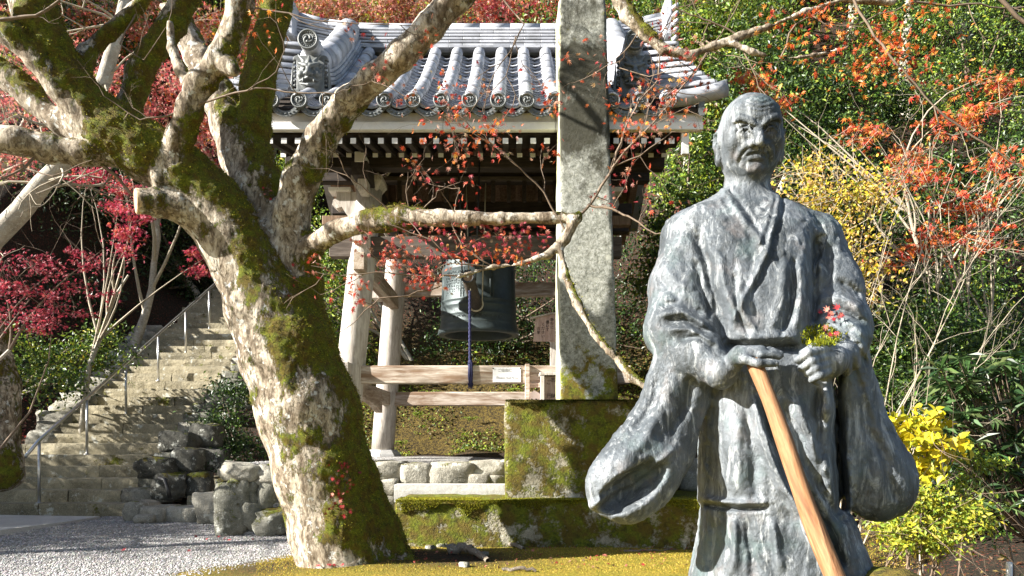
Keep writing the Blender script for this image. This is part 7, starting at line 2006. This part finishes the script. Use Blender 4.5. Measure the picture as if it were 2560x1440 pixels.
x_ = r.uniform(-1.2, 2.2, 420); y_ = r.uniform(5.5, 6.78, 420); q = np.stack([x_, y_, ground_h(x_, y_) + .016], 1)
leaf_obj('leaf_litter', r, q, .012 + .022 * r.random(len(q)), 'tri', palette(r, len(q), [(.20, .10, .04), (.28, .15, .06), (.26, .05, .03), (.12, .06, .03)]), M['leaf'], None, (.5, 6.2, 0), flatness=.75, up=(0, -.3, 1))
# --- the wood up the hill: a few crowns shared by many trees
def proto(name, label, seed, cols, shape, size, n, rad=1.9):
    r = np.random.default_rng(seed); H = 3.6
    t = thing(name, label, 'tree', (0, 0, 0), 'trees of the upper hillside')
    blobs = [(np.array([r.normal(0, .9), r.normal(0, .6), H + r.normal(0, .8)]), (rad * r.uniform(.5, .8), rad * r.uniform(.45, .7), rad * r.uniform(.4, .65))) for k in range(7)]
    pos, ctr = cloud(r, blobs, n, .25, 24)
    tt = np.linspace(0, 1, 7)[:, None]; c_ = np.array([0, 0, -.5]) + tt * np.array([0.15, 0, H + .4]); c_[1:] += .06 * r.standard_normal((6, 3))
    out = [(list(c_), list(.16 * (1.1 - .85 * tt[:, 0])))]
    v, f = tubes_np(out, 8); put('trunk', np_mesh('trunk', v, f.ravel(), np.full(len(f), 4)), M['trunk_grey'], t)
    lo_ = []
    for k in range(16):
        a = c_[r.integers(3, 7)]; b = ctr[r.integers(len(ctr))]; s = np.linspace(0, 1, 5)[:, None]; lo_.append((list(a + (b - a) * s + .05 * r.standard_normal((5, 3))), list(.05 * (1.05 - .9 * s[:, 0]))))
    v, f = tubes_np(lo_, 4); o = put('branches', np_mesh('branches', v, f.ravel(), np.full(len(f), 4)), M['twig'], t); o['kind'] = 'stuff'
    leaf_obj('crown', r, pos, size * (.7 + .6 * r.random(len(pos))), shape, palette(r, len(pos), cols, None, .18), M['leaf'], t, (0, 0, 0), flatness=.45)
    return t
PR = [proto('hillside_tree', 'dark evergreen standing in the wood of the upper hillside', 201, EVER, 'oval', .10, 9000), proto('hillside_tree', 'russet tree standing in the wood of the upper hillside', 202, BROWNR + SALMON + LIME[:1], 'star', .10, 8000), proto('hillside_tree', 'yellow green tree standing in the wood of the upper hillside', 203, LIME + EVER[2:4], 'oval', .10, 9000)]
hr = random.Random(77); used = [False] * 3
spots = []
for (y, xs_) in ((15.2, (3.2, 6.0, 8.6, 11.5)), (17.5, (-13, -10.2, 2.6, 5.5, 8.2, 11.0, 13.5)), (20.5, (-16, -13, -9.8, -6.6, -3.2, .2, 3.6, 7, 10.5, 14)), (24.5, (-19, -15, -11, -7, -3, 1.2, 5.2, 9.4, 13.5, 17.5)), (29, (-22, -16.5, -11.5, -6, -1, 4, 9, 14.5, 20)), (34, (-25, -18, -11, -4, 3, 10, 17, 24))):
    for x in xs_: spots.append((x + hr.uniform(-.6, .6), y + hr.uniform(-.7, .7)))
for (x, y) in spots:
    k = hr.choice((0, 0, 1, 2)) if x > 2 else hr.choice((0, 1, 1, 2))
    o = PR[k] if not used[k] else copy_tree(PR[k]); used[k] = True
    s = hr.uniform(.85, 1.2) * (1 + max(0, y - 20) * .025)
    px_ = CX + x * F / y; row = ('nearest', 'second', 'third', 'fourth', 'fifth', 'farthest')[sum(y > v for v in (16.3, 19, 22.5, 27, 32))]
    land = [n_ for v, n_ in ((-400, 'far beyond the left edge'), (0, 'just beyond the left edge'), (250, 'behind the left mossy limbs'), (560, 'behind the forked limbs'), (800, 'above the left gable'), (1080, 'above the middle of the ridge'), (1390, 'left of the pillar top'), (1620, 'right of the pillar top'), (1850, 'above the right gable'), (2080, 'above the statue head'), (2330, 'above the vermilion maple'), (2600, 'at the right edge'), (3000, 'just beyond the right edge'), (1e9, 'far beyond the right edge')) if px_ < v][0]
    o['label'] = ('dark evergreen', 'russet tree', 'yellow green tree')[k] + ' in the %s row of the hillside wood %s' % (row, land)
    o.location = (x, y, gh(x, y) - .2); o.rotation_euler = (0, 0, hr.uniform(0, 6.28)); o.scale = (s, s, s * hr.uniform(.9, 1.1))
for k in range(3):
    if not used[k]: PR[k].location = (-14 + 9 * k, 27, gh(-14 + 9 * k, 27))
# evergreens left of the frame whose shade lies over the foot of the stairs and the hollow
for (x, y, s) in ((-12.4, 9.3, .75), (-13.4, 8.6, .8), (-11.8, 8.4, .62), (-12.2, 7.7, 1.0), (-13.8, 6.0, 1.1), (-11.6, 6.6, .8), (-13.2, 16, 1.4), (-11.3, 18.6, 1.2)):
    o = copy_tree(PR[0]); o.location = (x, y, gh(x, y) - .1); o.rotation_euler = (0, 0, hr.uniform(0, 6.28)); o.scale = (s, s, s)
    o['label'] = 'tall dark evergreen shading the left flank of the stairs'; o['group'] = 'shade trees beside the stairs'
# bare trees left of the frame whose trunks throw long bars of shade across the gravel
for k, (x, y, h_) in enumerate(((-9.4, 5.2, 6.5),)):
    bt = thing('bare_tree', 'leafless grey tree standing left of the gravel court', 'tree', (x, y, gh(x, y) - .1), 'bare trees left of the court')
    r3 = np.random.default_rng(300 + k); out = []; tp_ = []
    q = [np.array([x, y, gh(x, y) - .1]) + np.array([.12 * i * r3.normal(0, .5), .05 * i, h_ * i / 8]) for i in range(9)]
    out.append((q, list(np.linspace(.15, .05, 9))))
    for i in range(3, 9):
        for m_ in range(2): grow(r3, q[i].copy(), np.array([r3.normal(0, 1), r3.normal(0, .6), r3.normal(.5, .5)]), r3.uniform(.8, 1.5), .035, 2, out, tp_, .5, (2, 3), .14, .02, .7, 5)
    twig_obj('trunk', out, M['trunk_grey'], bt, tuple(bt.location), 7)
# moss and leaves on the bronze forearm
r = np.random.default_rng(111)
spx = CX + sv[:, 0] * F / sv[:, 1]; spy = HY - (sv[:, 2] - EYE) * F / sv[:, 1]
mk_ = np.nonzero((sv[:, 1] < 2.25) & (spx > 2005) & (spx < 2105) & (spy > 812 - (spx - 2050) * .0) & (spy < 866) & ((spx - 2050) ** 2 / 52 ** 2 + (spy - 842) ** 2 / 27 ** 2 < 1))[0]
i = r.choice(mk_, 1500); mp = sv[i] + .004 * r.standard_normal((1500, 3))
o = blades('moss_cushion', mp, np.tile(np.array([-.2, -.6, .8]), (1500, 1)), .005 + .010 * r.random(1500), palette(r, 1500, [(.10, .12, .01), (.22, .24, .015), (.38, .38, .03)], [2, 2, 1.5]), M['moss_blade'], .4, .9)
tag(o, 'green moss cushion growing on the forearm of the bronze statue', 'moss')
cand = np.nonzero((sv[:, 1] < 2.25) & (spx > 2040) & (spx < 2120) & (spy > 775) & (spy < 850))[0]
for k in range(16):
    cx0, cy0 = (2078, 800) if k < 11 else (2062, 832); tx_, ty_ = fr.gauss(cx0, 13), fr.gauss(cy0, 10)
    j = cand[np.argmin((spx[cand] - tx_) ** 2 + (spy[cand] - ty_) ** 2)]
    fallen(Vector((sv[j] + np.array([0, -.018, .012])).tolist()), (fr.gauss(0, .5), -1, fr.gauss(.6, .4)), fr.uniform(.016, .024), kinds[fr.choice((0, 1, 2, 0))], 'tiny red maple leaf caught in the moss on the bronze forearm', 'leaves on the statue forearm', fr.uniform(0, 6.28))
